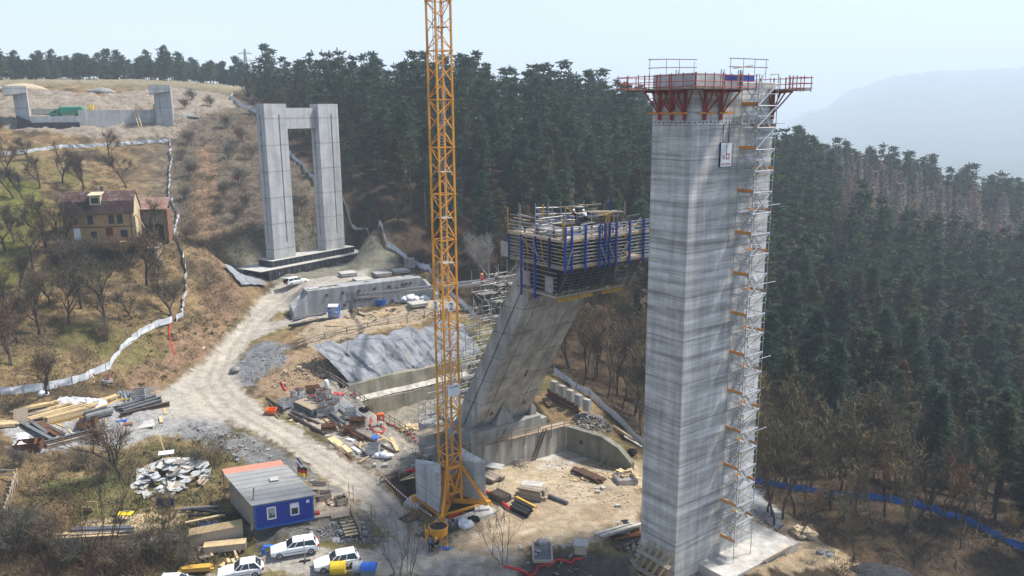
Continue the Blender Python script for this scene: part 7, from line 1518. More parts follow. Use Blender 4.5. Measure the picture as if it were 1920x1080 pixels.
for a, b_, w, m, lab in (((620,822),(655,850),1.1,'timber','wide pale plank panel at the road edge of the yard'),((733,822),(746,847),.5,'timber','pale board lying apart near the pit edge'),((674,868),(693,856),.25,'timber','pale timber at the road corner of the yard'),((640,824),(660,818),.22,'plank','short timber under the orange rusty pipe'),((675,838),(697,830),.22,'timber','short timber under the long brown pipe'),((707,828),(723,822),.22,'timber','pale timber beside the blue panel'),((707,814),(735,832),.14,'timber','thin pale batten crossing the timber by the blue panel'),((543,791),(562,781),.35,'timber','pale timber under the left end of the brown pipes'),((556,797),(576,790),.3,'timber','second pale timber under the brown pipes'),((587,803),(606,797),.35,'timber','third pale timber under the brown pipes'),((590,793),(616,790),.8,'timber','wide pale board between pipes and cage'),((674,844),(677,828),.22,'timber','upright lying timber near the orange rusty pipe'),((638,839),(655,855),.18,'rustd','thin brown rod alongside the wide plank panel'),((625,832),(659,860),.14,'rustd','thinner brown rod nearest the road by the plank panel'),((655,826),(690,858),.3,'rustd','brown beam between plank panel and white foam blocks')): beam('loose_timber', a, b_, w, .12, m, lab, 'timber', .05)
pile('scaffold_tube', (620,744), (672,785), 9, 2, .2, .14, 'galvd', 'grey scaffold tube in the long bundle along the pit edge', 'tube', 'grey scaffold tubes', .9, 'pipe', ms=['galv', 'galvd'])
t = thing('orange_tub', 'small orange mortar tub beside the road curve', 'tub', G(509,776)); b = MB(); p = G(509,776); b.loft([[p+np.array([x*.5, y*.4, .05]) for x, y in ((-1, -1), (1, -1), (1, 1), (-1, 1))], [p+np.array([x*.72, y*.6, .75]) for x, y in ((-1, -1), (1, -1), (1, 1), (-1, 1))], [p+np.array([x*.62, y*.5, .75]) for x, y in ((-1, -1), (1, -1), (1, 1), (-1, 1))], [p+np.array([x*.45, y*.35, .2]) for x, y in ((-1, -1), (1, -1), (1, 1), (-1, 1))]]); obj('shell', b, M['orange'], t, bevel=.03)
t = thing('power_box', 'orange power distribution box on legs at the pit handrail', 'power box', G(714,797)); p = G(714,797); b = MB(); b.box(p+UP*1.15, (.95, .6, .95), (1, .25, 0)); obj('case', b, M['orange'], t, bevel=.04); b = MB(); b.box(p+UP*1.1+np.array([.2, -.33, 0]), (.3, .03, .3), (1, .25, 0)); obj('label_plate', b, M['white'], t)
for x in (-.4, .4): b = MB(); b.bar(p+np.array([x, 0, 0]), p+np.array([x, .05, .7]), .07); obj('leg', b, M['bumper'], t)
b = MB(); p = G(613,738); b.lathe([(.05, 0), (.33, 0), (.33, 1.9), (.25, 2.05), (.05, 2.1)], 12, p); solo('white_tank', b, M['white'], 'upright white cylinder behind the box pallets', 'tank', smooth=True)
def hose(pts, r_, label, m='hose', lift=.08, wob=.06):
    P_ = GP(pts); Q = []
    for i in range(len(P_)-1):
        for k in range(4): q = k/4; p = P_[i]*(1-q)+P_[i+1]*q; p = p+np.array([rp.gauss(0, wob), rp.gauss(0, wob), 0]); p[2] = gz(p[0], p[1])+lift; Q.append(p)
    Q.append(P_[-1]+UP*lift); b = MB(); b.tube(Q, r_, 6); solo('hose' if m == 'hose' else 'cable', b, M[m], label, 'hose' if m == 'hose' else 'cable', smooth=True)
hose([(700,773),(696,785),(695,800),(702,810),(716,813),(722,806),(713,799)], .10, 'red hose looped round the orange power box')
hose([(724,793),(745,803),(762,810),(778,824),(796,846)], .11, 'red hose running from the power box down to the crane')
hose([(568,745),(590,742),(618,740),(632,736)], .09, 'red hose lying among the box pallets')
hose([(657,742),(664,738),(668,745)], .10, 'short red hose hanging over the pit rail')
hose([(318,606),(317,625),(321,645),(328,672)], .12, 'red hose hanging down the orange earth bank')
hose([(528,718),(530,724),(536,733)], .12, 'short red hose on the grassy mound behind the crates')
lumps('white_bags', (717,858), ((-.6,.1,.5),(0,.1,.6),(.5,-.1,.5),(1.0,.1,.35),(-1,-.1,.25)), 'tarp', 'torn white bags in the middle of the bare yard corner', 'bags'); lumps('red_coil', (635,742), ((-.5,0,.3),(0,0,.35),(.5,.1,.3)), 'hose', 'coiled red hose heap beside the scaffold tubes', 'hose coil'); lumps('dark_bag', (683,770), ((-.4,0,.4),(.3,0,.45)), 'jackb', 'black plastic bag hanging at the pit rail', 'bag')
sheet('blue_sheet', (703,822), .7, 1.2, .2, 'blue', 'small blue panel lying in the crate yard', 'panel', .2); sheet('foam_block', (657,827), 1.2, .5, -.6, 'tarp', 'upper white foam block beside the brown beam', 'foam block', .35); sheet('foam_block', (668,846), 1.9, .45, -.9, 'tarp', 'lower white foam block beside the brown beam', 'foam block', .35)
def railing(name, label, pts, m, n, hts=(.55, 1.05), r_=.06):
    P_ = GP(pts); t = thing(name, label, 'railing', P_[len(P_)//2]); L = [0]
    for a, c in zip(P_[:-1], P_[1:]): L.append(L[-1]+np.linalg.norm(c-a))
    def at(s): i = min(len(P_)-2, int(np.searchsorted(L, s, 'right')-1)); q = (s-L[i])/(L[i+1]-L[i]); return P_[i]*(1-q)+P_[i+1]*q
    for h in hts: b = MB(); b.tube([at(L[-1]*k/8)+UP*(h+rp.gauss(0, .05)) for k in range(9)], r_, 5); obj('rail', b, M[m], t)
    for k in range(n): b = MB(); p = at(L[-1]*(k+.3)/n); b.tube([p-UP*.3, p+UP*(hts[-1]+.15)], r_, 5); obj('post', b, M[m], t)
railing('timber_railing', 'grey timber railing sloping along the rim of the crate yard pit', [(596,700),(628,716),(672,748),(705,772)], 'timberg', 10)
railing('timber_railing', 'grey timber railing from the power box down toward the crane', [(718,784),(745,801),(765,813),(790,838)], 'timberg', 8)
railing('pole_railing', 'long grey pole railing above the sprayed slope', [(560,652),(605,636),(668,621),(735,608),(790,597),(815,588)], 'timberg', 7, (.5, 1.0), .10)
heap('timber_debris', (775,806), (2.0, 1.6), 60, 'timber', 'heap of broken timber at the left end of the plinth scaffold', 'timber heap', (.3, 1.1), .8, 21)
# --- crane foot and main yard
def bucket():
    p = G(823, 1024); t = thing('concrete_bucket', 'round orange concrete bucket with black open mouth below the crane', 'concrete bucket', p); b = MB(); b.lathe([(.18, .55), (.30, .6), (.92, 1.45), (.92, 2.1), (.98, 2.12), (.98, 2.2), (.86, 2.2), (.86, 1.5), (.2, .8)], 18, p); obj('hopper', b, M['crane'], t); b = MB(); b.lathe([(.02, 1.5), (.85, 1.55), (.85, 2.14), (.5, 1.9)], 18, p); obj('mouth', b, M['black'], t)
    b = MB()
    for k in range(4): a = k*math.pi/2+.4; q = np.array([math.cos(a), math.sin(a), 0]); b.tube([p+q*.8, p+q*.95+UP*2.1], .05, 6)
    b.lathe([(.78, 0), (.9, 0), (.9, .1), (.78, .1), (.78, 0)], 18, p); obj('cage_frame', b, M['crane'], t); b = MB(); b.box(p+np.array([-1.05, -.1, 1.2]), (.5, .6, 1.1)); b.tube([p+np.array([-1.3, 0, 1.6]), p+np.array([-1.35, .3, 2.2])], .05, 5); obj('gear_box', b, M['crane'], t, bevel=.04); b = MB(); b.tube([p+np.array([-.9, 0, 2.2]), p+np.array([-.2, 0, 3.0]), p+np.array([.9, 0, 2.2])], .03, 5); obj('lifting_chain', b, M['black'], t)
bucket()
sheet('blue_tarp', (832,1030), 1.3, .4, .15, 'blue', 'flat blue tarpaulin strip on the ground by the orange bucket', 'tarpaulin', .06)
lumps('white_sacks', (869,988), ((-.6,0,.55),(0,.2,.65),(.5,-.1,.6),(.1,-.4,.5)), 'tarp', 'bulky white sacks on the crane base slab', 'sacks'); lumps('black_sack', (882,980), ((0,0,.45),(.5,.2,.5),(.2,.5,.4)), 'jackb', 'black and white plastic sack behind the white sacks', 'sack')
for i, (x, y) in enumerate(((842,1000),(847,1001),(853,999),(858,997))):
    p = G(x, y)+UP*.3; b = MB(); b.lathe([(.01, 0), (.13, 0), (.13, 1.0), (.06, 1.15), (.05, 1.3), (.01, 1.3)], 8, p); solo('gas_bottle', b, M['bumper'], 'dark gas bottle in the short row right of the bucket', 'gas bottle', 'gas bottles by the bucket', smooth=True)
heap('small_gear', (795,1002), (1.0, .5), 14, 'bumper', 'dark small gear and boots left of the orange bucket', 'gear', (.15, .35), .15, 31, flat=.2); heap('cable_coils', (772,972), (1.2, 1.0), 26, 'black', 'black cable coils left of the left ballast block', 'cable coils', (.2, .7), .3, 33)
beam('red_bar', (842,978), (868,962), .25, .25, 'hose', 'red steel bar under the crane cross base', 'bar', .2); sheet('grey_box', (778,880), .8, .5, .2, 'galvd', 'grey box behind the left ballast block', 'box', .9); lumps('red_cable', (770,885), ((-.3,0,.3),(.3,.1,.35)), 'hose', 'coil of red cable behind the left ballast block', 'cable coil')
pile('stored_beam', (793,868), (822,858), 3, 2, .5, .5, 'rustd', 'brown formwork beam in the stack behind the left ballast block', 'beam', 'brown beams behind the ballast', .2, ms=['rustd', 'plank'])
t = thing('bollard_light', 'orange post with white lamp head behind the crane mast', 'lamp post', G(801,852)); p = G(801,852); b = MB(); b.bar(p, p+UP*2.4, .18); b.bar(p, p+np.array([-.7, 0, .3]), .16); obj('post', b, M['crane'], t); b = MB(); b.ball(p+UP*2.6+np.array([.9, .5, .2]), (.5, .35, .28)); obj('lamp_head', b, M['white'], t, smooth=True); b = MB(); b.tube([p+UP*2.3, p+UP*2.6+np.array([.9, .5, .2])], .05, 5); obj('arm', b, M['crane'], t)
t = thing('pit_barrier', 'brown pipe frame barrier at the corner of the hole beside the crane', 'barrier', G(730,908)); A_, B_ = G(713,910), G(748,897)
for z in (.9, .35): b = MB(); b.tube([A_+UP*z, B_+UP*z], .08, 6); obj('rail', b, M['rustd'], t)
for p in (A_, (A_+B_)/2, B_): b = MB(); b.tube([p-UP*.2, p+UP*1.0], .07, 6); obj('post', b, M['galvd'], t)
A_, B_ = G(716,906), G(812,985); tp2 = thing('warning_tape', 'red and white warning tape strung along the hole beside the crane', 'warning tape', (A_+B_)/2)
for k in range(46):
    q0, q1 = k/46, (k+1)/46; z = lambda q: 1.0-.6*4*q*(1-q)*.5; b = MB(); P_, Q_ = A_*(1-q0)+B_*q0, A_*(1-q1)+B_*q1; b.bar(v3(P_, A_[2]*(1-q0)+B_[2]*q0+z(q0)), v3(Q_, A_[2]*(1-q1)+B_[2]*q1+z(q1)), .03, .14); obj('stripe', b, M['lampred' if k % 2 else 'white'], tp2)
for a, b_, lab in (((750,903),(777,897),'pale board at the far rim of the hole beside the crane'),((755,900),(776,892),'second pale board at the far rim of the hole beside the crane')): beam('rim_board', a, b_, .3, .08, 'timber', lab, 'board', .1)
pile('grey_plank', (980,928), (1022,936), 4, 7, .45, .16, 'timberg', 'grey thick plank in the high stack in the middle of the yard', 'plank', 'grey planks in the middle of the yard', .35, drop=.1)
sheet('pale_sheet', (998,926), 2.4, 1.3, -.25, 'slab', 'pale panel lying on the grey plank stack', 'panel', .08, 0, 1.25)
for k, (a, b_) in enumerate((((960,950),(993,966)),((966,945),(998,960)),((958,956),(990,971)))): beam('black_girder', a, b_, .45, .5, 'black', ('middle','rear','front')[k]+' black steel girder of the trio in the yard', 'girder', .05, 'girder')
beam('yellow_timber_beam', (968,939), (1004,958), .25, .25, 'timbery', 'yellow timber beam behind the black girders', 'beam', .3)
b = MB(); p, q, d, n, L = seg((925,931),(950,943), .05); b.box((p+q)/2+UP*.35, (L, 1.5, .7), d); b.bar(p+UP*.74-n*.6, q+UP*.74-n*.6, .1, .06); b.bar(p+UP*.74+n*.6, q+UP*.74+n*.6, .1, .06); solo('brown_panel_stack', b, M['ply'], 'flat dark brown panel pack near the crane base', 'panel pack', bevel=.02)
beam('red_beam', (913,925), (957,958), .22, .28, 'hose', 'long red steel beam running beside the dark brown panel pack', 'beam', .1); beam('grey_pipe', (1029,933), (1064,947), .45, .45, 'pipe', 'dark grey pipe lying right of the grey plank stack', 'pipe', .02, 'pipe')
pile('weathered_plank', (910,893), (934,905), 3, 3, .6, .18, 'timberg', 'weathered panel in the low stack beside the right ballast block', 'panel', 'weathered panels by the ballast', .2); sheet('light_sheet', (924,886), 2.5, 1.4, -.4, 'sheetg', 'light grey panel on the low stack by the right ballast block', 'panel', .1, 0, .9)
b = MB(); g = random.Random(4); p = G(966,872)
for k in range(60): a = g.random()*6.28; r_ = g.random(); o = p+np.array([1.4*r_*math.cos(a), 1.0*r_*math.sin(a), .1+.6*(1-r_)]); b.bar(o, o+np.array([g.gauss(0, .6), g.gauss(0, .5), g.uniform(-.1, .4)]), .05)
solo('rebar_heap', b, M['galvd'], 'tangled heap of bars and scrap at the foot of the pale wall', 'scrap heap')
t = thing('wall_ladder', 'dark timber ladder leaning against the pale retaining wall', 'ladder', G(1000,864)); p, q = G(1000,864), None; tpw = wp(np.dot(G(994,858)-_wallL, wd), .05, 3.6); b = MB(); dv = tpw-p
for e in (-.25, .25): b.bar(p+wd*e, tpw+wd*e, .07, .1)
obj('rail', b, M['rustd'], t); b = MB()
for k in range(11): b.bar(p+dv*(k+.5)/11-wd*.25, p+dv*(k+.5)/11+wd*.25, .05)
obj('rungs', b, M['rustd'], t)
lumps('black_bundle', (925,838), ((-.4,0,.3),(.1,.1,.35),(.5,0,.3)), 'black', 'black cable bundle hanging on the wall handrail', 'cable bundle')
pile('rusty_beam', (1079,884), (1126,905), 4, 2, .28, .2, 'rust', 'rusty brown beam in the flat pile on the yard slab edge', 'beam', 'rusty beams on the yard', .5, ms=['rust', 'rustd'])
heap('wood_scraps', (1105,893), (3.2, 1.6), 60, 'timber', 'scattered small wood scraps round the rusty beam pile', 'wood scraps', (.12, .5), .08, 8)
crate((1172,903), .2, 'low grey steel crate of scrap wood near the tall pier', 'plank', 2.2, 'galvd', name='steel_crate', hs=.3); heap('crate_scrap', (1178,893), (1.8, 1.0), 30, 'timber', 'scrap boards lying over the low grey steel crate', 'scrap boards', (.3, 1.2), .9, 14)
for a, b_, lab in (((1124,873),(1150,832),'left grey prop leaning on the mossy side wall'),((1135,878),(1158,848),'right grey prop leaning on the mossy side wall')):
    p = G(*a); q = at_d(b_[0], b_[1], np.hypot(*p[:2])+1.5); b = MB(); b.bar(p, q, .16); solo('leaning_prop', b, M['timberg'], lab, 'prop')
pile('white_board', (1122,1008), (1200,984), 3, 2, .3, .12, 'slab', 'whitish long board in the bundle left of the tall pier foot', 'board', 'whitish boards by the pier', .3)
pile('rust_sheet', (1144,1011), (1200,1000), 4, 2, .4, .1, 'rust', 'rusty sheet pile section in the stack left of the tall pier foot', 'steel section', 'rusty sections by the pier', .5)
heap('debris', (1187,1024), (1.8, 1.6), 46, 'slab', 'heap of pale broken debris at the left foot of the tall pier', 'debris', (.2, .8), .7, 17); beam('thin_branch', (1117,1023), (1160,1031), .12, .12, 'rustd', 'thin brown batten lying near the small box hut', 'batten')
t = thing('small_hut', 'small brown box hut with pale lid at the rim of the dark pit', 'box hut', G(1089,1036)); p = G(1089,1036); b = MB(); b.box(p+UP*.5, (1.15, .9, 1.0), (1, -.15, 0)); obj('box', b, M['plank'], t, bevel=.02); b = MB(); b.box(p+UP*1.06, (1.4, 1.15, .1), (1, -.15, 0), Z=(0, -.12, 1)); obj('lid', b, M['slab'], t)
t = thing('pit_grating', 'grey frame lying open at the upper rim of the dark pit', 'frame', G(1017,1042)); p = G(1017,1040)+UP*.3; b = MB()
for x0, y0, x1, y1 in ((-1, -1.2, 1, -1.2), (1, -1.2, 1, 1.2), (1, 1.2, -1, 1.2), (-1, 1.2, -1, -1.2)): b.bar(p+np.array([x0*.9, y0, -.25*y0*-1]), p+np.array([x1*.9, y1, -.25*y1*-1]), .2, .25)
obj('frame', b, M['timberg'], t); b = MB(); b.box(p+UP*-.1, (1.6, 2.2, .05), Z=(0, -.25, 1)); obj('sheet', b, M['pipe'], t)
hose([(944,1067),(975,1074),(1010,1070),(1045,1058),(1092,1052)], .13, 'thick red hose lying across the dark pit', lift=.3); lumps('stone_stump', (1014,1022), ((0,0,.5),(.4,.1,.4)), 'stone', 'dark round stone at the upper rim of the pit', 'stone')
heap('pit_rubbish', (1040,1066), (4.0, 2.6), 60, 'galvd', 'scattered rubbish and pipes in the dark pit', 'rubbish', (.15, .7), .2, 19)
b = MB(); q = [G(*c) for c in ((1158,1047),(1178,1056),(1192,1068),(1202,1079))]
b.loft([[p+np.array([0, 0, -1.5]) for p in q], [p+UP*.35 for p in q], [p+UP*.35+np.array([.3, .25, 0]) for p in q], [p+np.array([.3, .25, -1.5]) for p in q]], closed=False); solo('pit_edge_wall', b, M['conc'], 'low curved concrete edge between the dark pit and the tall pier', 'edge wall')
# --- slope behind the leaning pier foot
for a, b_, m, lab in (((1150,800),(1198,832),'timber','long pale board on the slope behind the side wall'),((1158,808),(1202,838),'rustd','long brown board beside the pale one behind the side wall'),((1170,820),(1204,840),'slab','whitish board below the brown one behind the side wall'),((1020,752),(1032,764),'rust','brown board leaning at the sheet pile wall')): beam('slope_board', a, b_, .4, .12, m, lab, 'board', .1)
heap('gravel_heap', (1110,792), (2.6, 2.0), 220, 'stone', 'grey gravel heap on top of the mossy side wall', 'gravel heap', (.12, .4), .9, 23, flat=.15)
lumps('dark_bag', (1186,853), ((0,0,.4),(.2,.5,.45),(-.1,.9,.35)), 'jackb', 'black plastic bag beside the tall pier on the slope', 'bag')
# --- terrace below the twin pier
for c, lab in (((652,516),'square concrete slab stack nearest the footing, leftmost on the block'),((680,525),'lowest lying concrete slab, second from the left on the block'),((716,516),'third concrete slab from the left on the block'),((750,511),'rightmost concrete slab on top of the block'),((783,573),'concrete slab stack lying below the block by the white bags')):
    p = G(*c); t = thing('slab_stack', lab, 'concrete slab', p); n = 1 if '680' in str(c) else 2
    for k in range(n): b = MB(); b.box(p+UP*(.18+k*.32), (3.1, 2.6, .24), (1, .55, 0)); obj('slab', b, M['slab'], t, bevel=.04)
lumps('white_bags', (770,566), ((-1,0,.8),(0,.2,1.0),(1,.1,.8),(2.4,.4,.9),(3.2,.3,.7)), 'tarp', 'large white bags at the right foot of the scrawled block', 'bags')
t = thing('blue_tub', 'round blue tub at the foot of the scrawled block', 'tub', G(714,572)); b = MB(); b.lathe([(.02, .1), (.8, 0), (1.05, 1.1), (.98, 1.1), (.75, .3)], 14, G(714,572)); obj('shell', b, M['blue'], t)
t = thing('lift_cage', 'blue framed man cage with white roof on the terrace', 'cage', G(627,596)); p = G(627,596); b = MB()
for x in (-.8, .8):
    for y in (-.7, .7): b.bar(p+np.array([x, y, 0]), p+np.array([x, y, 2.1]), .14)
for z in (.1, 1.0, 2.0): 
    for y in (-.7, .7): b.bar(p+np.array([-.8, y, z]), p+np.array([.8, y, z]), .12)
    for x in (-.8, .8): b.bar(p+np.array([x, -.7, z]), p+np.array([x, .7, z]), .12)
obj('frame', b, M['blue'], t); b = MB(); b.loft([[p+np.array([-.85, .8*math.cos(a), 2.05+.35*math.sin(a)]) for a in np.linspace(0, math.pi, 8)], [p+np.array([.85, .8*math.cos(a), 2.05+.35*math.sin(a)]) for a in np.linspace(0, math.pi, 8)]], closed=False); obj('roof', b, M['white'], t); b = MB(); b.box(p+UP*.55, (1.5, 1.3, .9)); obj('side_panel', b, M['galv'], t)
for k, (a, b_) in enumerate((((547,600),(612,590)),((549,603),(606,592)),((541,614),(624,600)),((546,615),(622,602)))): beam('black_pipe', a, b_, .4, .4, 'black' if k > 1 else 'pipe', ('rear grey pipe of the bundle left of the blue cage','front grey pipe of the bundle left of the blue cage','rear black pipe running along the road to the blue cage','front black pipe running along the road to the blue cage')[k], 'pipe', .1, 'pipe')
t = thing('flat_ladder', 'pale timber ladder lying on the brown slope below the blue cage', 'ladder', G(630,611)); p, q, d, n, L = seg((609,610),(651,613), .1); b = MB()
for e in (-.4, .4): b.bar(p+n*e, q+n*e, .14, .1)
obj('rail', b, M['timber'], t); b = MB()
for k in range(9): b.bar(p+d*L*(k+.5)/9-n*.4, p+d*L*(k+.5)/9+n*.4, .12)
obj('rungs', b, M['timber'], t)
pile('pallet_plank', (703,594), (727,587), 6, 1, .25, .12, 'timber', 'pale pallet plank lying on the terrace before the block', 'plank', 'pallet planks on the terrace', .2, gap=1.6); heap('terrace_scrap', (735,590), (9, 3), 60, 'plank', 'scattered boards and bits over the tan terrace', 'scrap', (.2, 1.2), .1, 27); sheet('orange_crate', (674,586), .8, .7, .2, 'plank', 'small brown crate on the terrace before the block', 'crate', .8, 0, .4)
p = G(768,502); b = MB(); b.box(p+UP*.9, (2.0, 1.8, 1.8), (1, .2, 0)); b.box(p+UP*1.85, (1.7, 1.5, .12), (1, .2, 0)); solo('grey_cube', b, M['conc'], 'grey concrete cube at the right end of the block terrace', 'concrete cube', bevel=.06)
sheet('white_slab', (588,555), 1.9, .9, .6, 'slab', 'small white slab lying left of the scrawled block', 'slab', .25); heap('white_rack', (745,568), (.3, .3), 6, 'galv', 'white metal frame at the middle of the scrawled block', 'frame', (.6, 1.2), .6, 29)
for u, px, py, lab in ((.2, 668, 553, 'upper grey stay pipe running from the block to the leaning pier'), (1.6, 660, 560, 'lower grey stay pipe running from the block to the leaning pier')):
    p = at_d(px, py, np.hypot(*BLK0[:2])+4.5); q = lg(u, LTH, 24.2+.5*(u < 1)); b = MB(); b.tube([p, q], .20, 8); solo('stay_pipe', b, M['galvd'], lab, 'stay')
# shotcrete heap left of the footing
b = MB(); g = random.Random(12)
rings = []
for i in range(9):
    q = i/8; ring = []
    for k in range(9): s = k/8; p = G(420+48*s+q*34, 500+38*q+14*s*(1-q)); p = p+UP*(.35+.35*g.random()); ring.append(p)
    rings.append(ring)
b.loft(rings, closed=False); solo('sprayed_patch', b, M['shot'], 'grey sprayed concrete patch on the bank left of the footing', 'sprayed concrete', smooth=True)
lumps('stone_ball', (441,698), ((0,0,.7),), 'stone', 'pale round boulder at the inner edge of the road bend', 'boulder')
# boulders and gravel along the right foot of the tall pier
for i, (x, y, s) in enumerate(((1496,1000,.8),(1510,1004,.9),(1522,1008,.7),(1503,1008,.6),(1540,1040,.5),(1552,1044,.6),(1488,996,.5))):
    p = G(x, y); b = MB(); b.ball(p+UP*s*.4, (s, s*.8, s*.6), 9, 6); g = random.Random(i); b.v = [(v[0]+g.gauss(0, .12*s), v[1]+g.gauss(0, .12*s), v[2]+g.gauss(0, .08*s)) for v in b.v]; solo('boulder', b, M['stonew' if i < 4 else 'stone'], 'tan boulder in the row at the wood edge by the tall pier' if i < 4 else 'grey boulder in the row at the wood edge by the tall pier', 'boulder', 'tan boulders' if i < 4 else 'grey boulders')
rings = []
for i in range(8):
    q = i/7; rings.append([G(1402+62*q+(k-3)*(5.5-3.5*q)+g.gauss(0, 1), 925+68*q+(k-3)*-2)+UP*(.15+.5*math.sin(math.pi*k/6)*(1-.4*q)+.12*g.random()) for k in range(7)])
b = MB(); b.loft(rings, closed=False); solo('spilled_concrete', b, M['shot'], 'pale tongue of spilled concrete running down right of the tall pier', 'spilled concrete', smooth=True)
b = MB(); p = G(1640,1079); b.loft([[p+np.array([r_*4.5*math.cos(a), r_*2.6*math.sin(a), z*.8+.15*math.sin(a*5)-.2]) for a in np.linspace(0, 6.28, 20)[:-1]] for r_, z in ((1, -.4), (.75, .5), (.45, 1.1), (.15, 1.5))]); solo('dark_gravel_heap', b, M['dgravel'], 'dark gravel heap under the bare trees at the lower right', 'gravel heap', smooth=True)
# --- far hilltop
t = thing('green_truck', 'green covered truck parked behind the far abutment wall', 'truck', ab(135, AZ+2.6, 7)); p = ab(138, AZ+2.3, 7); X = np.array([.95, .3, 0]); X /= np.linalg.norm(X)
b = MB(); b.box(p+UP*2.0, (5.6, 2.4, 2.2), X); obj('cover', b, M['green'], t, bevel=.25); b = MB(); b.loft([[p-X*2.8+UP*z+np.array([0, y, 0]) for y, z in ((-1.1, .5), (1.1, .5), (1.1, 2.6), (-1.1, 2.6))], [p-X*5.0+UP*z+np.array([0, y, 0]) for y, z in ((-1.1, .5), (1.1, .5), (1.1, 1.5), (-1.1, 1.5))]]); obj('cab', b, M['green'], t, bevel=.1); b = MB(); b.loft([[p-X*3.2+UP*z+np.array([0, y, 0]) for y, z in ((-1.15, 1.5), (1.15, 1.5), (1.15, 2.3), (-1.15, 2.3))], [p-X*4.2+UP*z+np.array([0, y, 0]) for y, z in ((-1.15, 1.3), (1.15, 1.3), (1.15, 1.75), (-1.15, 1.75))]]); obj('windscreen', b, M['glass'], t)
for s in (-4, 1.5): b = MB(); b.tube([p+X*s+UP*.4-np.array([0, 1.25, 0]), p+X*s+UP*.4+np.array([0, 1.25, 0])], .5, 10); obj('wheel', b, M['tyre'], t)
t = thing('abutment_ladder', 'pale timber ladder leaning on the far abutment wall', 'ladder', ab(262, AZ, -2)); b = MB()
for e in (-.4, .4): b.bar(ab(263, AZ, -2)+np.array([e, 0, 0]), ab(256, AZ+5.0, 1)+np.array([e, 0, 0]), .18)
obj('rail', b, M['timber'], t); b = MB()
for k in range(8): q = (k+.5)/8; c_ = ab(263, AZ, -2)*(1-q)+ab(256, AZ+5.0, 1)*q; b.bar(c_-np.array([.4, 0, 0]), c_+np.array([.4, 0, 0]), .14)
obj('rungs', b, M['timber'], t)
b = MB()
for k in range(3): b.box(ab(92, AZ+3.6+k*.5, 10), (7, 2, .45), X)
solo('girder_stack', b, M['slab'], 'pale concrete girders stacked behind the far abutment', 'girder stack')
for c, w, h, m, lab in (((40,168),9,2.2,'stonew','tan earth mound at the left end of the hilltop'),((190,172),5,1.6,'stone','grey rubble mound on the hilltop behind the far abutment'),((350,218),4,1.2,'stone','brown earth mound right of the far abutment')):
    p = G(*c); b = MB(); g = random.Random(int(w)); b.loft([[p+np.array([r_*w*math.cos(a)*(1+.12*math.sin(a*3+w)), r_*w*.6*math.sin(a), z*h-.5+g.gauss(0, .1)]) for a in np.linspace(0, 6.28, 18)[:-1]] for r_, z in ((1, 0), (.7, .55), (.4, .9), (.12, 1.05))]); solo('earth_mound', b, M[m], lab, 'earth mound', smooth=True)
for x in (172, 178, 292): b = MB(); p = ab(x, AZ+4.3, 5); b.bar(p, p+UP*1.6, .35); b.bar(p+UP*.2-X*.8, p+UP*.2+X*.8, .4, .3); solo('yellow_stand', b, M['yellow'], 'small yellow formwork stand on the far abutment wall', 'stand', 'yellow stands on the abutment')
t = thing('power_pylon', 'thin grey power pylon with cross arms on the skyline', 'pylon', at_d(463, 160, 380)); p = at_d(463, 150, 380); b = MB()
for e in (-1, 1):
    for f_ in (-1, 1): b.bar(p+np.array([e*.9, f_*.9, -8]), p+np.array([e*.25, f_*.25, 13]), .2)
for k in range(9): z = -6+k*2; w = .9-.65*(z+8)/21; b.bar(p+np.array([-w, -w, z]), p+np.array([w, -w, z+2]), .1); b.bar(p+np.array([w, -w, z]), p+np.array([-w, -w, z+2]), .1)
obj('mast', b, M['galvd'], t)
for z, w in ((11, 3.0), (8, 4.2), (5.2, 3.0)): b = MB(); b.bar(p+np.array([-w, 0, z]), p+np.array([w, 0, z]), .22); b.bar(p+np.array([-w, 0, z]), p+np.array([0, 0, z+1]), .12); b.bar(p+np.array([w, 0, z]), p+np.array([0, 0, z+1]), .12); obj('cross_arm', b, M['galvd'], t)
b = MB(); p = G(443,338); b.box(p+UP*.5, (1.2, .8, .9)); b.tube([p+np.array([.4, 0, .9]), p+np.array([.4, 0, 1.4])], .1, 5); solo('red_canister', b, M['hose'], 'small red canister in the scrub left of the twin pier', 'canister', bevel=.05)
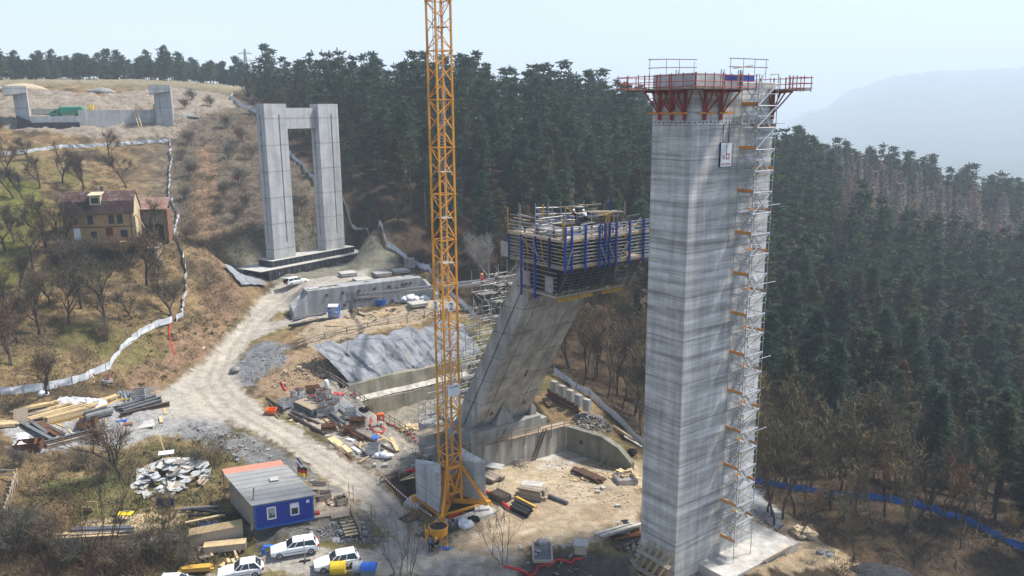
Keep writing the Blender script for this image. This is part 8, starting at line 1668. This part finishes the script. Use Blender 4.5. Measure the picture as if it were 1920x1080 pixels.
# loose stones that nobody could count on the banks and road shoulders
def stones(name, n, polys, size, m, lab, seed):
    g = np.random.default_rng(seed); b = MB()
    for poly in polys:
        P_ = np.array([G(*c)[:2] for c in poly]); lo, hi = P_.min(0), P_.max(0); q = g.uniform(lo, hi, (n*3, 2)); q = q[sdist(P_, q[:, 0], q[:, 1]) < 0][:n]; z = H(q[:, 0], q[:, 1])
        for (x, y), zz in zip(q, z): s = g.uniform(*size)*(1+2*(g.random() < .04)); a = g.uniform(0, 6.28); b.box((x, y, zz+s*.15), (s, s*g.uniform(.5, .9), s*.6), (math.cos(a), math.sin(a), g.normal()*.3), None, None) if False else b.box((x, y, zz+s*.15), (s, s*g.uniform(.5, .9), s*.6), (math.cos(a), math.sin(a), 0))
    tag(obj(name, b, M[m]), lab, 'stones', kind='stuff')
stones('bank_rubble', 420, [[(430,800),(530,850),(640,925),(600,930),(500,870),(430,830)], [(490,1003),(600,990),(660,965),(725,1015),(640,1018)], [(436,690),(470,650),(540,650),(530,690),(470,720)], [(350,790),(430,805),(500,850),(480,880),(380,830)]], (.06, .2), 'stone', 'loose grey stones on the road banks', 51)
stones('soil_rubble', 300, [[(330,640),(380,600),(372,430),(365,300),(405,300),(410,430),(470,560),(400,655),(330,690)], [(480,735),(640,715),(590,660),(540,690)], [(60,180),(200,175),(400,185),(330,235),(60,205)], [(570,610),(700,590),(860,570),(760,612),(600,650)]], (.06, .24), 'stonew', 'loose tan stones on the bare soil', 52)
stones('yard_rubble', 330, [[(530,770),(640,840),(720,890),(790,880),(800,850),(700,775),(640,720),(560,745)], [(1000,880),(1060,850),(1180,890),(1195,960),(1050,940)], [(60,790),(270,740),(330,770),(320,815),(60,845)]], (.06, .2), 'slab', 'small pale stones and litter over the yard', 53)
# ------------------------------------------------------------------ air
def haze():
    b = MB(); x0, x1, y0, y1, z0, z1 = -8600, 8600, -300, 8600, -300, 620
    b.box(((x0+x1)/2, (y0+y1)/2, (z0+z1)/2), (x1-x0, y1-y0, z1-z0)); m = bpy.data.materials.new('haze_air'); m.use_nodes = True; t = m.node_tree; t.nodes.clear()
    o = t.nodes.new('ShaderNodeOutputMaterial'); v = t.nodes.new('ShaderNodeVolumePrincipled'); v.inputs['Density'].default_value = HAZE; v.inputs['Color'].default_value = (.80, .90, 1.0, 1); v.inputs['Anisotropy'].default_value = .1
    t.links.new(v.outputs[0], o.inputs['Volume']); h = obj('haze', b, m); tag(h, kind='stuff')
haze()
